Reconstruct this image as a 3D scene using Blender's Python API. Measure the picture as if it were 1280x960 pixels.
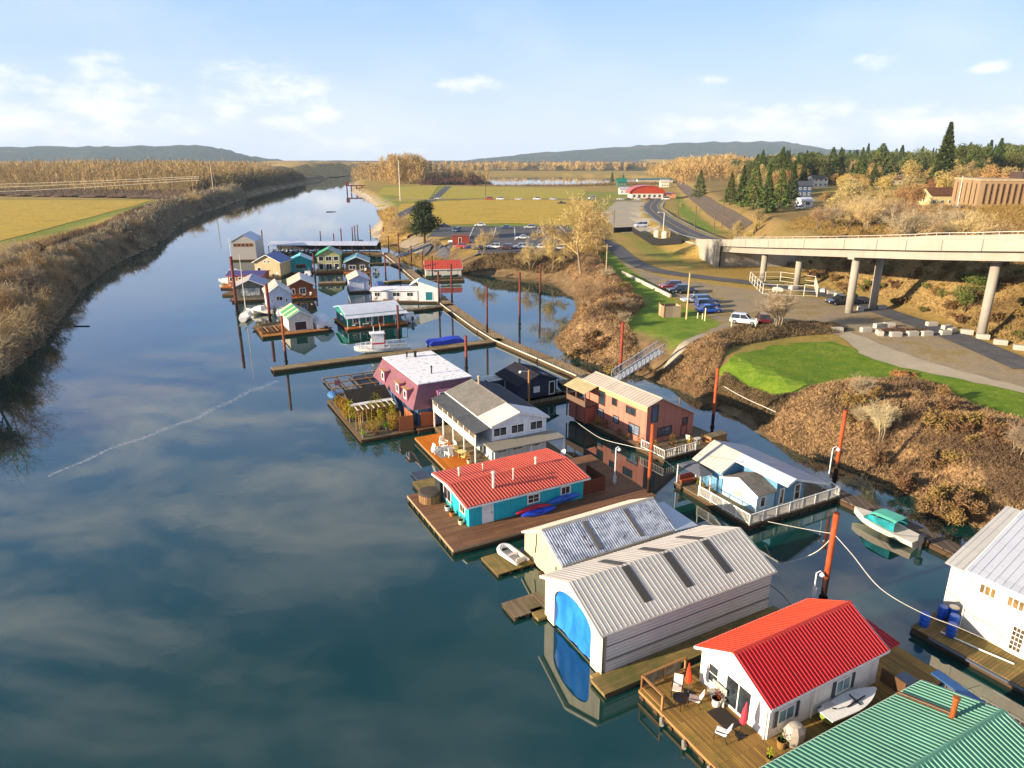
import bpy, bmesh, math, random
import numpy as np
from mathutils import Vector, Matrix

for o in list(bpy.data.objects):
    bpy.data.objects.remove(o)
SC = bpy.context.scene
COL = SC.collection
R = math.radians
rnd = random.Random(7)

# ------------------------------------------------------------------ camera
CAM_H = 30.0
FPX = 870.0                       # focal length in pixels of a 1280 wide picture
PITCH = math.atan((480 - 199) / FPX)
cam = bpy.data.cameras.new('camera')
cam.sensor_width = 36
cam.lens = 36 * FPX / 1280
cam.clip_start = 0.5
cam.clip_end = 60000
camo = bpy.data.objects.new('camera', cam)
camo.location = (0, 0, CAM_H)
camo.rotation_euler = (math.pi / 2 - PITCH, 0, 0)
COL.objects.link(camo)
SC.camera = camo

# ------------------------------------------------------------------ sun and sky
SUN_EL = 15.0
SUN_AZ = 202.0                    # direction towards the sun, degrees from +X
sd = Vector((math.cos(R(SUN_AZ)) * math.cos(R(SUN_EL)), math.sin(R(SUN_AZ)) * math.cos(R(SUN_EL)), math.sin(R(SUN_EL))))
sl = bpy.data.lights.new('sun', 'SUN')
sl.energy = 5.0
sl.angle = R(0.5)
sl.color = (1.0, 0.82, 0.60)
slo = bpy.data.objects.new('sun', sl)
slo.rotation_euler = sd.to_track_quat('Z', 'Y').to_euler()
slo.location = (-60, -60, 80)
COL.objects.link(slo)
SC.view_settings.view_transform = 'Standard'
SC.view_settings.look = 'None'
SC.view_settings.gamma = 1
SC.view_settings.use_curve_mapping = False
SC.view_settings.exposure = 1.2
SC.cycles.volume_step_rate = 8
SC.cycles.volume_bounces = 0
SC.cycles.max_bounces = 6

W = bpy.data.worlds.new('World')
SC.world = W
W.use_nodes = True
nt = W.node_tree
nt.nodes.clear()
def N(t, **k):
    n = nt.nodes.new(t)
    for a, b in k.items():
        setattr(n, a, b)
    return n
def LK(a, b):
    nt.links.new(a, b)
def wmath(op, a, b=None, clamp=False):
    n = N('ShaderNodeMath', operation=op, use_clamp=clamp)
    for i, v in enumerate((a, b)):
        if v is None: continue
        if isinstance(v, (int, float)): n.inputs[i].default_value = v
        else: LK(v, n.inputs[i])
    return n.outputs[0]
sky = N('ShaderNodeTexSky', sky_type='NISHITA', sun_disc=False)
sky.sun_elevation = R(SUN_EL)
sky.sun_rotation = R(90 - SUN_AZ)
sky.air_density = 1.0
sky.dust_density = 0.6
sky.ozone_density = 2.2
tc = N('ShaderNodeTexCoord')
sep = N('ShaderNodeSeparateXYZ'); LK(tc.outputs['Generated'], sep.inputs[0])
zz = wmath('MAXIMUM', sep.outputs[2], 0.0)
den = wmath('ADD', zz, 0.10)
px = wmath('DIVIDE', sep.outputs[0], den)
py = wmath('DIVIDE', sep.outputs[1], den)
cmb = N('ShaderNodeCombineXYZ'); LK(px, cmb.inputs[0]); LK(py, cmb.inputs[1])
# high streaky cloud, seen mostly as reflections in the water
mp = N('ShaderNodeMapping'); LK(cmb.outputs[0], mp.inputs[0])
mp.inputs['Scale'].default_value = (0.9, 1.7, 1); mp.inputs['Rotation'].default_value = (0, 0, R(20)); mp.inputs['Location'].default_value = (3.1, 1.7, 0)
n1 = N('ShaderNodeTexNoise'); LK(mp.outputs[0], n1.inputs['Vector'])
n1.inputs['Scale'].default_value = 1.9; n1.inputs['Detail'].default_value = 9; n1.inputs['Roughness'].default_value = 0.62; n1.inputs['Distortion'].default_value = 0.4
r1 = N('ShaderNodeValToRGB'); LK(n1.outputs[0], r1.inputs[0])
r1.color_ramp.elements[0].position = 0.44; r1.color_ramp.elements[1].position = 0.70
hi = wmath('MULTIPLY', r1.outputs[0], 0.95)
upm = N('ShaderNodeMapRange'); LK(sep.outputs[2], upm.inputs[0])
upm.inputs[1].default_value = 0.20; upm.inputs[2].default_value = 0.27
hi = wmath('MULTIPLY', hi, upm.outputs[0])
dnm = N('ShaderNodeMapRange'); LK(sep.outputs[2], dnm.inputs[0]); dnm.inputs[1].default_value = .50; dnm.inputs[2].default_value = .68; dnm.inputs[3].default_value = 1.0; dnm.inputs[4].default_value = .35
hi = wmath('MULTIPLY', hi, dnm.outputs[0])
# low cumulus near the horizon: azimuth / elevation space
az = wmath('ARCTAN2', sep.outputs[0], sep.outputs[1])
cm2 = N('ShaderNodeCombineXYZ'); LK(az, cm2.inputs[0]); LK(wmath('MULTIPLY', sep.outputs[2], 2.3), cm2.inputs[1])
def blob(a0, z0, ra, rz):
    """soft elliptical mask round azimuth a0 (deg) and height z0"""
    da = wmath('DIVIDE', wmath('SUBTRACT', az, R(a0)), R(ra))
    dz = wmath('DIVIDE', wmath('SUBTRACT', sep.outputs[2], z0), rz)
    d = wmath('SQRT', wmath('ADD', wmath('MULTIPLY', da, da), wmath('MULTIPLY', dz, dz)))
    m = N('ShaderNodeMapRange'); LK(d, m.inputs[0]); m.inputs[1].default_value = 1.0; m.inputs[2].default_value = 0.0
    return m.outputs[0]
def el(py_): return math.sin(math.atan((480 - py_) / FPX) - PITCH)
def azd(px_): return math.degrees(math.atan((px_ - 640) / (FPX * math.cos(PITCH) + 0.0)))
blobs = [(azd(30), el(140), 7, .075), (azd(190), el(132), 8, .06), (azd(120), el(160), 14, .05), (azd(370), el(118), 6.5, .055), (azd(420), el(148), 7, .04), (azd(325), el(140), 4, .03),
         (azd(595), el(106), 3.5, .018), (azd(945), el(162), 11, .045), (azd(1080), el(165), 10, .045), (azd(1040), el(88), 2.2, .02), (azd(1245), el(160), 6, .045), (azd(470), el(183), 8, .025),
         (azd(853), el(104), 2.2, .012), (azd(1156), el(102), 2, .011), (azd(855), el(160), 9, .03), (azd(-120), el(130), 9, .06), (azd(1400), el(130), 9, .06)]
acc = None
for b in blobs:
    v = blob(*b)
    acc = v if acc is None else wmath('MAXIMUM', acc, v)
n2 = N('ShaderNodeTexNoise'); LK(cm2.outputs[0], n2.inputs['Vector'])
n2.inputs['Scale'].default_value = 17; n2.inputs['Detail'].default_value = 8; n2.inputs['Roughness'].default_value = 0.6
lo = wmath('ADD', wmath('MULTIPLY', acc, 0.75), wmath('MULTIPLY', wmath('SUBTRACT', n2.outputs[0], 0.5), 2.2))
r2 = N('ShaderNodeMapRange', interpolation_type='SMOOTHSTEP'); LK(lo, r2.inputs[0]); r2.inputs[1].default_value = 0.15; r2.inputs[2].default_value = 1.0
lo = wmath('MULTIPLY', wmath('MULTIPLY', r2.outputs[0], wmath('MULTIPLY', acc, 3.0, True)), 0.8)
# thin veil everywhere
n3 = N('ShaderNodeTexNoise'); LK(cm2.outputs[0], n3.inputs['Vector']); n3.inputs['Scale'].default_value = 4.5; n3.inputs['Detail'].default_value = 6
veil = N('ShaderNodeMapRange'); LK(n3.outputs[0], veil.inputs[0]); veil.inputs[1].default_value = 0.45; veil.inputs[2].default_value = 0.8; veil.inputs[4].default_value = 0.22
cm = wmath('MAXIMUM', wmath('MAXIMUM', hi, lo), veil.outputs[0], True)
# pale milky air low on the horizon
horm = N('ShaderNodeMapRange', interpolation_type='SMOOTHSTEP'); LK(sep.outputs[2], horm.inputs[0])
horm.inputs[1].default_value = 0.20; horm.inputs[2].default_value = -0.03; horm.inputs[4].default_value = 0.75
mixh = N('ShaderNodeMixRGB'); LK(horm.outputs[0], mixh.inputs[0]); LK(sky.outputs[0], mixh.inputs[1]); mixh.inputs[2].default_value = (4.4, 5.0, 6.0, 1)
grd = N('ShaderNodeValToRGB'); LK(sep.outputs[2], grd.inputs[0])
ge = grd.color_ramp.elements; ge.new(.09); ge.new(.2); ge.new(.45); ge.new(.62)
for e_, (p_, c_) in zip(ge, ((0.0, (.74, .78, .92)), (.08, (.54, .66, .93)), (.2, (.33, .53, .97)), (.36, (.26, .43, .84)), (.62, (.07, .15, .29)), (1.0, (.06, .13, .28)))): e_.position = p_; e_.color = c_ + (1,)
gsc = N('ShaderNodeMixRGB', blend_type='MULTIPLY'); gsc.inputs[0].default_value = 1; LK(grd.outputs[0], gsc.inputs[1]); gsc.inputs[2].default_value = (4.0, 4.0, 4.0, 1)
mixg = N('ShaderNodeMixRGB'); mixg.inputs[0].default_value = .88; LK(mixh.outputs[0], mixg.inputs[1]); LK(gsc.outputs[0], mixg.inputs[2])
mixc = N('ShaderNodeMixRGB'); LK(cm, mixc.inputs[0]); LK(mixg.outputs[0], mixc.inputs[1]); mixc.inputs[2].default_value = (4.3, 4.15, 4.2, 1)
bg = N('ShaderNodeBackground'); LK(mixc.outputs[0], bg.inputs[0]); bg.inputs[1].default_value = 0.13
wo = N('ShaderNodeOutputWorld'); LK(bg.outputs[0], wo.inputs[0])

# ------------------------------------------------------------------ helpers: space
def G(px_, py_, z=0.0):
    """point at height z seen at pixel (px, py) of the 1280 x 960 photograph"""
    dx = (px_ - 640) / FPX; dy = (480 - py_) / FPX
    c, s = math.cos(PITCH), math.sin(PITCH)
    Y = c + dy * s; Z = -s + dy * c
    t = (z - CAM_H) / Z
    return (dx * t, Y * t)

def polydist(x, y, poly):
    """signed distance to a closed polygon, positive inside (numpy arrays)"""
    P = np.array(poly, float); Q = np.roll(P, -1, 0)
    d = np.full(x.shape, 1e18); ins = np.zeros(x.shape, bool)
    for (x1, y1), (x2, y2) in zip(P, Q):
        ex, ey = x2 - x1, y2 - y1
        L2 = ex * ex + ey * ey + 1e-12
        t = np.clip(((x - x1) * ex + (y - y1) * ey) / L2, 0, 1)
        d = np.minimum(d, (x - x1 - t * ex) ** 2 + (y - y1 - t * ey) ** 2)
        c = ((y1 > y) != (y2 > y)) & (x < (x2 - x1) * (y - y1) / (y2 - y1 + 1e-18) + x1)
        ins ^= c
    d = np.sqrt(d)
    return np.where(ins, d, -d)
def linedist(x, y, pts):
    """distance to an open polyline, signed: positive on its right side"""
    best = np.full(x.shape, 1e18); sg = np.ones(x.shape)
    for (x1, y1), (x2, y2) in zip(pts[:-1], pts[1:]):
        ex, ey = x2 - x1, y2 - y1
        t = np.clip(((x - x1) * ex + (y - y1) * ey) / (ex * ex + ey * ey), 0, 1)
        dd = (x - x1 - t * ex) ** 2 + (y - y1 - t * ey) ** 2
        cr = ex * (y - y1) - ey * (x - x1)
        m = dd < best
        best = np.where(m, dd, best); sg = np.where(m, np.where(cr < 0, 1, -1), sg)
    return np.sqrt(best) * sg
def sstep(a, b, v):
    t = np.clip((v - a) / (b - a), 0, 1)
    return t * t * (3 - 2 * t)
def vnoise(x, y, s, seed=0):
    """cheap smooth value noise, -1..1"""
    r = np.zeros(np.shape(x), float)
    g = np.random.RandomState(seed)
    for k in range(5):
        a = g.uniform(0, 6.283); f = s * (0.6 + 0.25 * k)
        ph = g.uniform(0, 6.283, 2)
        r += np.sin((x * math.cos(a) + y * math.sin(a)) * f + ph[0]) * np.cos((-x * math.sin(a) + y * math.cos(a)) * f * 0.8 + ph[1])
    return r / 2.6

LBANK = [(-60, -60), (-62, 40), (-66, 70), (-71.5, 89.4), (-74.9, 100.7), (-78.8, 112.4), (-89.3, 135.9), (-104, 168), (-114, 195), (-121.4, 219.1), (-134.4, 272.9), (-160.3, 341.8), (-179.9, 414.2), (-232.4, 660.6), (-250.2, 790.9), (-290, 1143)]
RBANK = [(62, -60), (56, 10), (50, 35), (44, 46), (40.3, 52), (38, 60), (34, 66), (30.6, 69), (28.2, 73.6), (27.5, 79), (24.7, 84.5), (22.8, 89.4), (19.6, 95), (14.8, 102.9), (7.8, 109.9), (7.0, 117.8), (11.3, 133.7), (13.6, 145.3), (13.8, 158.9), (10.3, 176), (0.0, 185), (-8.8, 188.5), (-15, 194.7), (-22.0, 213.7), (-31.8, 232.5), (-40.5, 254.7), (-53.1, 275.7), (-62, 307.0), (-68.5, 369.6), (-82.6, 447.8), (-119.0, 578.5), (-155.3, 693.3), (-215, 984.2)]
RIVER = LBANK + [(-330, 1300), (-300, 1500), (-240, 1290), (-215, 984.2)] + RBANK[::-1][1:]
POND = [(-82.2, 1202.0), (-60, 1400), (91.4, 1383.7), (212.0, 1250.0), (190, 1000), (120, 830), (60, 775), (0.0, 764.6), (-26.9, 810.1)]
FOOT = [(64, -60), (66, 40), (70, 75), (71.5, 92), (73, 107), (71, 118), (68, 132), (66, 150), (70, 190), (76, 217), (84, 300), (100, 400), (140, 600), (260, 1200), (500, 2600)]
def terrain(x, y):
    x = np.asarray(x, float); y = np.asarray(y, float)
    dr = polydist(x, y, RIVER); dp = polydist(x, y, POND)
    dw = np.maximum(dr, dp)                           # >0 in the water
    s = -dw
    wob = vnoise(x, y, 0.5, 3) * 0.5 + vnoise(x, y, 0.17, 4) * 0.6
    left = linedist(x, y, LBANK) < 0
    bank = np.where(s > 0, 3.9 * sstep(0, 9, s + wob * np.clip(s / 3, 0, 1)), -2.5 * sstep(0, 5, -s))
    z = bank
    lev = np.where(left, 2.0 * sstep(4, 14, s) - 2.6 * sstep(18, 34, s), 0)
    z = z + np.where(s > 0, lev, 0)
    f = linedist(x, y, FOOT)
    f = np.where(y < 30, f, f)
    hill = np.clip(7.0 * sstep(0, 13, f) + 0.045 * np.clip(f - 13, 0, 420) * sstep(0, 250, y + 60), 0, 24)
    hill = np.where(f > 0, hill + sstep(10, 60, f) * vnoise(x, y, 0.03, 5) * 1.2, 0)
    z = z + np.where(left, 0, hill)
    amp = np.clip((np.abs(s) - 9) / 20, 0, 1) * np.where(left, 0.25, 0.0)
    z = z + vnoise(x, y, 0.05, 6) * amp
    # highway embankment beyond the abutment
    hx_ = np.interp(y, [196, 225, 260, 330, 404, 472, 520], [60, 59.5, 61.6, 68, 78, 94, 104]); hz_ = np.interp(y, [196, 225, 260, 330, 404], [7.7, 6.4, 5.7, 5.0, 4.2])
    emb = hz_ - np.clip(np.abs(x - hx_) - 6.5, 0, 99) * 0.42 - np.clip(196 - y, 0, 99) * 2.0
    z = np.where((y > 185) & (y < 560), np.maximum(z, emb), z)
    # lawn shelf lies a little lower than the gravel
    sh = np.exp(-(((x - 46) / 13) ** 2 + ((y - 84) / 13) ** 2))
    z = z - 0.5 * sh * sstep(4, 12, s)
    return z
def tz(x, y):
    return float(terrain(np.array([x]), np.array([y]))[0])
def GT(px_, py_, off=0.0):
    """first hit of the pixel's ray with the terrain"""
    a = np.linspace(0, 1, 500)
    dx = (px_ - 640) / FPX; dy = (480 - py_) / FPX
    c, s = math.cos(PITCH), math.sin(PITCH)
    Y = c + dy * s; Z = -s + dy * c
    t = 20 * (120 ** a)
    for _ in range(2):
        X_, Y_, Z_ = dx * t, Y * t, CAM_H + Z * t
        h = np.maximum(terrain(X_, Y_), 0)
        k = np.argmax(Z_ <= h + off)
        if Z_[k] > h[k] + off: k = len(t) - 1
        t = np.linspace(t[max(k - 1, 0)], t[k], 60)
    return (float(dx * t[-1]), float(Y * t[-1]), float(max(0, tz(dx * t[-1], Y * t[-1]))))

# ------------------------------------------------------------------ helpers: materials
def lin(h):
    h = h.lstrip('#')
    v = [int(h[i:i + 2], 16) / 255 for i in (0, 2, 4)]
    return tuple(((c / 12.92) if c <= 0.04045 else ((c + 0.055) / 1.055) ** 2.4) for c in v) + (1.0,)
def col(c):
    if isinstance(c, str): return lin(c)
    return tuple(c) + (1.0,) if len(c) == 3 else tuple(c)
MATS = {}
class Mat:
    def __init__(s, name, rough=0.7, metal=0.0, spec=0.4):
        s.m = bpy.data.materials.new(name); s.m.use_nodes = True
        s.t = s.m.node_tree; s.b = s.t.nodes['Principled BSDF']
        s.b.inputs['Roughness'].default_value = rough
        s.b.inputs['Metallic'].default_value = metal
        s.b.inputs['Specular IOR Level'].default_value = spec
        s.co = s.t.nodes.new('ShaderNodeTexCoord')
    def n(s, t, **k):
        n = s.t.nodes.new(t)
        for a, b in k.items(): setattr(n, a, b)
        return n
    def l(s, a, b): s.t.links.new(a, b)
    def vec(s, scale=(1, 1, 1), rot=(0, 0, 0), src='Object'):
        mp_ = s.n('ShaderNodeMapping'); s.l(s.co.outputs[src], mp_.inputs[0])
        mp_.inputs['Scale'].default_value = scale; mp_.inputs['Rotation'].default_value = rot
        return mp_.outputs[0]
    def noise(s, sc, det=4, rough=0.55, scale=(1, 1, 1), src='Object', rot=(0, 0, 0)):
        n = s.n('ShaderNodeTexNoise'); s.l(s.vec(scale, rot, src), n.inputs['Vector'])
        n.inputs['Scale'].default_value = sc; n.inputs['Detail'].default_value = det; n.inputs['Roughness'].default_value = rough
        return n.outputs[0]
    def ramp(s, fac, stops):
        r = s.n('ShaderNodeValToRGB'); s.l(fac, r.inputs[0]); e = r.color_ramp.elements
        while len(e) < len(stops): e.new(0.5)
        for i, (p, c) in enumerate(stops): e[i].position = p; e[i].color = col(c)
        return r.outputs[0]
    def mix(s, fac, a, b, mode='MIX'):
        m = s.n('ShaderNodeMixRGB', blend_type=mode)
        for i, v in enumerate((fac, a, b)):
            if isinstance(v, (int, float)): m.inputs[i].default_value = v
            elif isinstance(v, (tuple, str)): m.inputs[i].default_value = col(v)
            else: s.l(v, m.inputs[i])
        return m.outputs[0]
    def thr(s, fac, a, b):
        m = s.n('ShaderNodeMapRange'); s.l(fac, m.inputs[0]); m.inputs[1].default_value = a; m.inputs[2].default_value = b
        return m.outputs[0]
    def color(s, c):
        if isinstance(c, (tuple, str)): s.b.inputs['Base Color'].default_value = col(c)
        else: s.l(c, s.b.inputs['Base Color'])
        return s
    def bump(s, h, strength=0.3, dist=0.05):
        b = s.n('ShaderNodeBump'); s.l(h, b.inputs['Height']); b.inputs['Strength'].default_value = strength; b.inputs['Distance'].default_value = dist
        s.l(b.outputs[0], s.b.inputs['Normal']); return s
def cached(f):
    def g(*a, **k):
        key = (f.__name__,) + a + tuple(sorted(k.items()))
        if key not in MATS: MATS[key] = f(*a, **k)
        return MATS[key]
    return g
def hx(c, k):
    c = col(c); return tuple(min(1, v * k) for v in c[:3])
@cached
def paint(c, rough=0.6, dirt=0.25):
    m = Mat('paint', rough)
    d = m.noise(1.3, 6, 0.65); st = m.noise(3.0, 4, 0.6, (1, 1, 0.15))
    a = m.mix(m.thr(d, 0.42, 0.8), col(c), hx(c, 0.68))
    m.color(m.mix(m.thr(st, 0.5, 0.85), a, hx(c, 1 - dirt * 1.6)))
    return m.m
@cached
def siding(c, pitch=0.2, vert=False, dirt=0.2):
    m = Mat('siding', 0.65)
    w = m.n('ShaderNodeTexWave', wave_type='BANDS', bands_direction='X' if vert else 'Z', wave_profile='SAW')
    m.l(m.vec(), w.inputs['Vector']); w.inputs['Scale'].default_value = 0.314 / pitch
    if vert:
        vv = m.n('ShaderNodeVectorMath', operation='DOT_PRODUCT'); m.l(m.co.outputs['Object'], vv.inputs[0]); vv.inputs[1].default_value = (1, 1, 0)
        cc = m.n('ShaderNodeCombineXYZ'); m.l(vv.outputs['Value'], cc.inputs[0]); m.l(cc.outputs[0], w.inputs['Vector'])
    d = m.noise(1.0, 6, 0.65); st = m.noise(2.2, 4, 0.6, (1, 1, 0.12))
    a = m.mix(m.thr(d, 0.4, 0.85), col(c), hx(c, 0.72))
    a = m.mix(m.thr(st, 0.5, 0.8), a, hx(c, 1 - dirt * 1.7))
    a = m.mix(m.thr(w.outputs[0], 0.9, 1.0), a, hx(c, 0.5))
    m.color(a); m.bump(w.outputs[0], 0.5, 0.02)
    return m.m
@cached
def planks(c, c2, width=0.14, along='x', rough=0.8, moss=0.0):
    m = Mat('planks', rough, 0, 0.25)
    b = m.n('ShaderNodeTexBrick'); m.l(m.vec((1, 1, 1), (0, 0, 0 if along == 'x' else R(90))), b.inputs['Vector'])
    b.inputs['Scale'].default_value = 1; b.inputs['Brick Width'].default_value = 3.1; b.inputs['Row Height'].default_value = width
    b.inputs['Mortar Size'].default_value = width * 0.07; b.inputs['Color1'].default_value = col(c); b.inputs['Color2'].default_value = col(c2)
    b.inputs['Mortar'].default_value = hx(c2, 0.25) + (1,)
    sc = (1, 8, 1) if along == 'x' else (8, 1, 1)
    g = m.noise(2.2, 7, 0.7, sc); big = m.noise(0.45, 5, 0.65)
    a = m.mix(m.thr(g, 0.35, 0.75), b.outputs[0], hx(c2, 0.55), 'MIX')
    a = m.mix(m.thr(big, 0.42, 0.72), b.outputs[0], a)
    if moss: a = m.mix(m.thr(m.noise(0.8, 6, 0.7), 0.62 - moss * 0.3, 0.9 - moss * 0.3), a, (0.10, 0.11, 0.03))
    m.color(a); m.bump(b.outputs[1], -0.4, 0.02)
    return m.m
@cached
def metal_roof(c, rust=0.0, rough=0.35, spotty=0.0, rustc='#6b2f18', fade=0.75):
    m = Mat('metal_roof', rough, 0.0, 0.5)
    d = m.noise(0.7, 6, 0.6); f = m.noise(5, 5, 0.7)
    a = m.mix(m.thr(d, 0.35, 0.8), col(c), hx(c, fade))
    a = m.mix(m.thr(f, 0.55, 0.9), a, hx(c, fade * 0.8))
    pb = m.n('ShaderNodeTexBrick'); m.l(m.vec(), pb.inputs['Vector']); pb.inputs['Scale'].default_value = 1; pb.inputs['Brick Width'].default_value = .95; pb.inputs['Row Height'].default_value = 2.6; pb.inputs['Mortar Size'].default_value = .012; pb.inputs['Color1'].default_value = (1, 1, 1, 1); pb.inputs['Color2'].default_value = (.86, .86, .87, 1); pb.inputs['Mortar'].default_value = (.62, .6, .58, 1)
    a = m.mix(.8, a, pb.outputs[0], 'MULTIPLY'); a = m.mix(m.thr(m.noise(2.6, 9, .75), .60, .72), a, m.mix(.6, hx(c, .6), (.16, .13, .09)))
    if rust: a = m.mix(m.thr(m.noise(1.6, 8, 0.72), 0.70 - rust * 0.12, 0.74 - rust * 0.1), a, rustc)
    if spotty: a = m.mix(m.thr(m.noise(2.4, 7, 0.75), 0.63, 0.66), a, (0.06, 0.03, 0.025))
    m.color(a); return m.m
@cached
def corrugated(c, pitch=0.2, axis='X', rust=0.0, rough=0.4, fade=0.75, rustc='#6b3a1c'):
    m = Mat('corrugated', rough, 0.0, 0.5)
    w = m.n('ShaderNodeTexWave', wave_type='BANDS', bands_direction=axis, wave_profile='SIN'); m.l(m.vec(), w.inputs['Vector']); w.inputs['Scale'].default_value = 0.314 / pitch
    d = m.noise(0.8, 6, 0.6); st = m.noise(1.6, 5, 0.6, (1, 1, 1))
    a = m.mix(m.thr(d, 0.35, 0.8), col(c), hx(c, fade))
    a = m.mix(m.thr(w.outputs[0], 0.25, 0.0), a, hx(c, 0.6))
    if rust: a = m.mix(m.thr(m.noise(1.9, 8, 0.72), 0.70 - rust * 0.15, 0.76 - rust * 0.12), a, rustc)
    m.color(a); m.bump(w.outputs[0], 0.7, 0.03)
    return m.m
@cached
def shingle(c, c2, s=0.3):
    m = Mat('shingle', 0.9, 0, 0.2)
    b = m.n('ShaderNodeTexBrick'); m.l(m.vec(), b.inputs['Vector'])
    b.inputs['Brick Width'].default_value = s; b.inputs['Row Height'].default_value = s * 0.5; b.inputs['Scale'].default_value = 1
    b.inputs['Color1'].default_value = col(c); b.inputs['Color2'].default_value = col(c2); b.inputs['Mortar'].default_value = hx(c2, 0.5) + (1,); b.inputs['Mortar Size'].default_value = 0.012
    a = m.mix(m.thr(m.noise(0.9, 7, 0.7), 0.4, 0.8), b.outputs[0], hx(c2, 0.6))
    m.color(a); m.bump(m.noise(14, 3), 0.3, 0.02); return m.m
@cached
def rusty(c='#b5542a', c2='#6d3320'):
    m = Mat('rusted_steel', 0.75, 0.1, 0.3)
    a = m.mix(m.thr(m.noise(2.4, 8, 0.75, (1, 1, .5)), 0.40, 0.62), col(c), col(c2))
    zsep = m.n('ShaderNodeSeparateXYZ'); m.l(m.co.outputs['Object'], zsep.inputs[0])
    wet = m.n('ShaderNodeMapRange'); m.l(zsep.outputs[2], wet.inputs[0]); wet.inputs[1].default_value = 2.4; wet.inputs[2].default_value = 1.9
    m.color(m.mix(wet.outputs[0], a, '#2e1a16')); m.bump(m.noise(9, 4), 0.3, 0.02); return m.m
@cached
def plain(c, rough=0.6, metal=0.0, spec=0.4):
    m = Mat('plain', rough, metal, spec)
    m.color(m.mix(m.thr(m.noise(2.5, 6, 0.65), 0.4, 0.85), col(c), hx(c, 0.75))); return m.m
@cached
def glass(c='#20262b', rough=0.06):
    m = Mat('window_glass', rough, 0.0, 0.9)
    m.color(m.mix(m.thr(m.noise(1.1, 3), 0.4, 0.65), col(c), hx(c, 2.4))); return m.m
@cached
def concrete(c=(0.42, 0.38, 0.31), s=0.5, rough=0.85):
    m = Mat('concrete', rough, 0, 0.25)
    a = m.mix(m.thr(m.noise(s, 7, 0.65), 0.35, 0.8), col(c), hx(c, 0.78))
    a = m.mix(m.thr(m.noise(1.2, 5, 0.7, (1, 1, 0.12)), 0.55, 0.85), a, hx(c, 0.6))
    m.color(a); m.bump(m.noise(6, 5), 0.15, 0.03); return m.m
@cached
def leafy(c, c2, c3=None, sc=0.7, rough=0.8):
    m = Mat('foliage', rough, 0, 0.15)
    a = m.mix(m.thr(m.noise(sc, 4, 0.6), 0.35, 0.65), col(c), col(c2))
    if c3: a = m.mix(m.thr(m.noise(sc * 7, 3, 0.7), 0.48, 0.7), a, col(c3))
    oi = m.n('ShaderNodeObjectInfo')
    hs = m.n('ShaderNodeHueSaturation'); m.l(a, hs.inputs['Color'])
    mr = m.n('ShaderNodeMapRange'); m.l(oi.outputs['Random'], mr.inputs[0]); mr.inputs[3].default_value = 0.75; mr.inputs[4].default_value = 1.25
    m.l(mr.outputs[0], hs.inputs['Value'])
    mh = m.n('ShaderNodeMapRange'); m.l(oi.outputs['Random'], mh.inputs[0]); mh.inputs[3].default_value = 0.485; mh.inputs[4].default_value = 0.515
    m.l(mh.outputs[0], hs.inputs['Hue'])
    m.color(hs.outputs[0])
    return m.m

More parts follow.
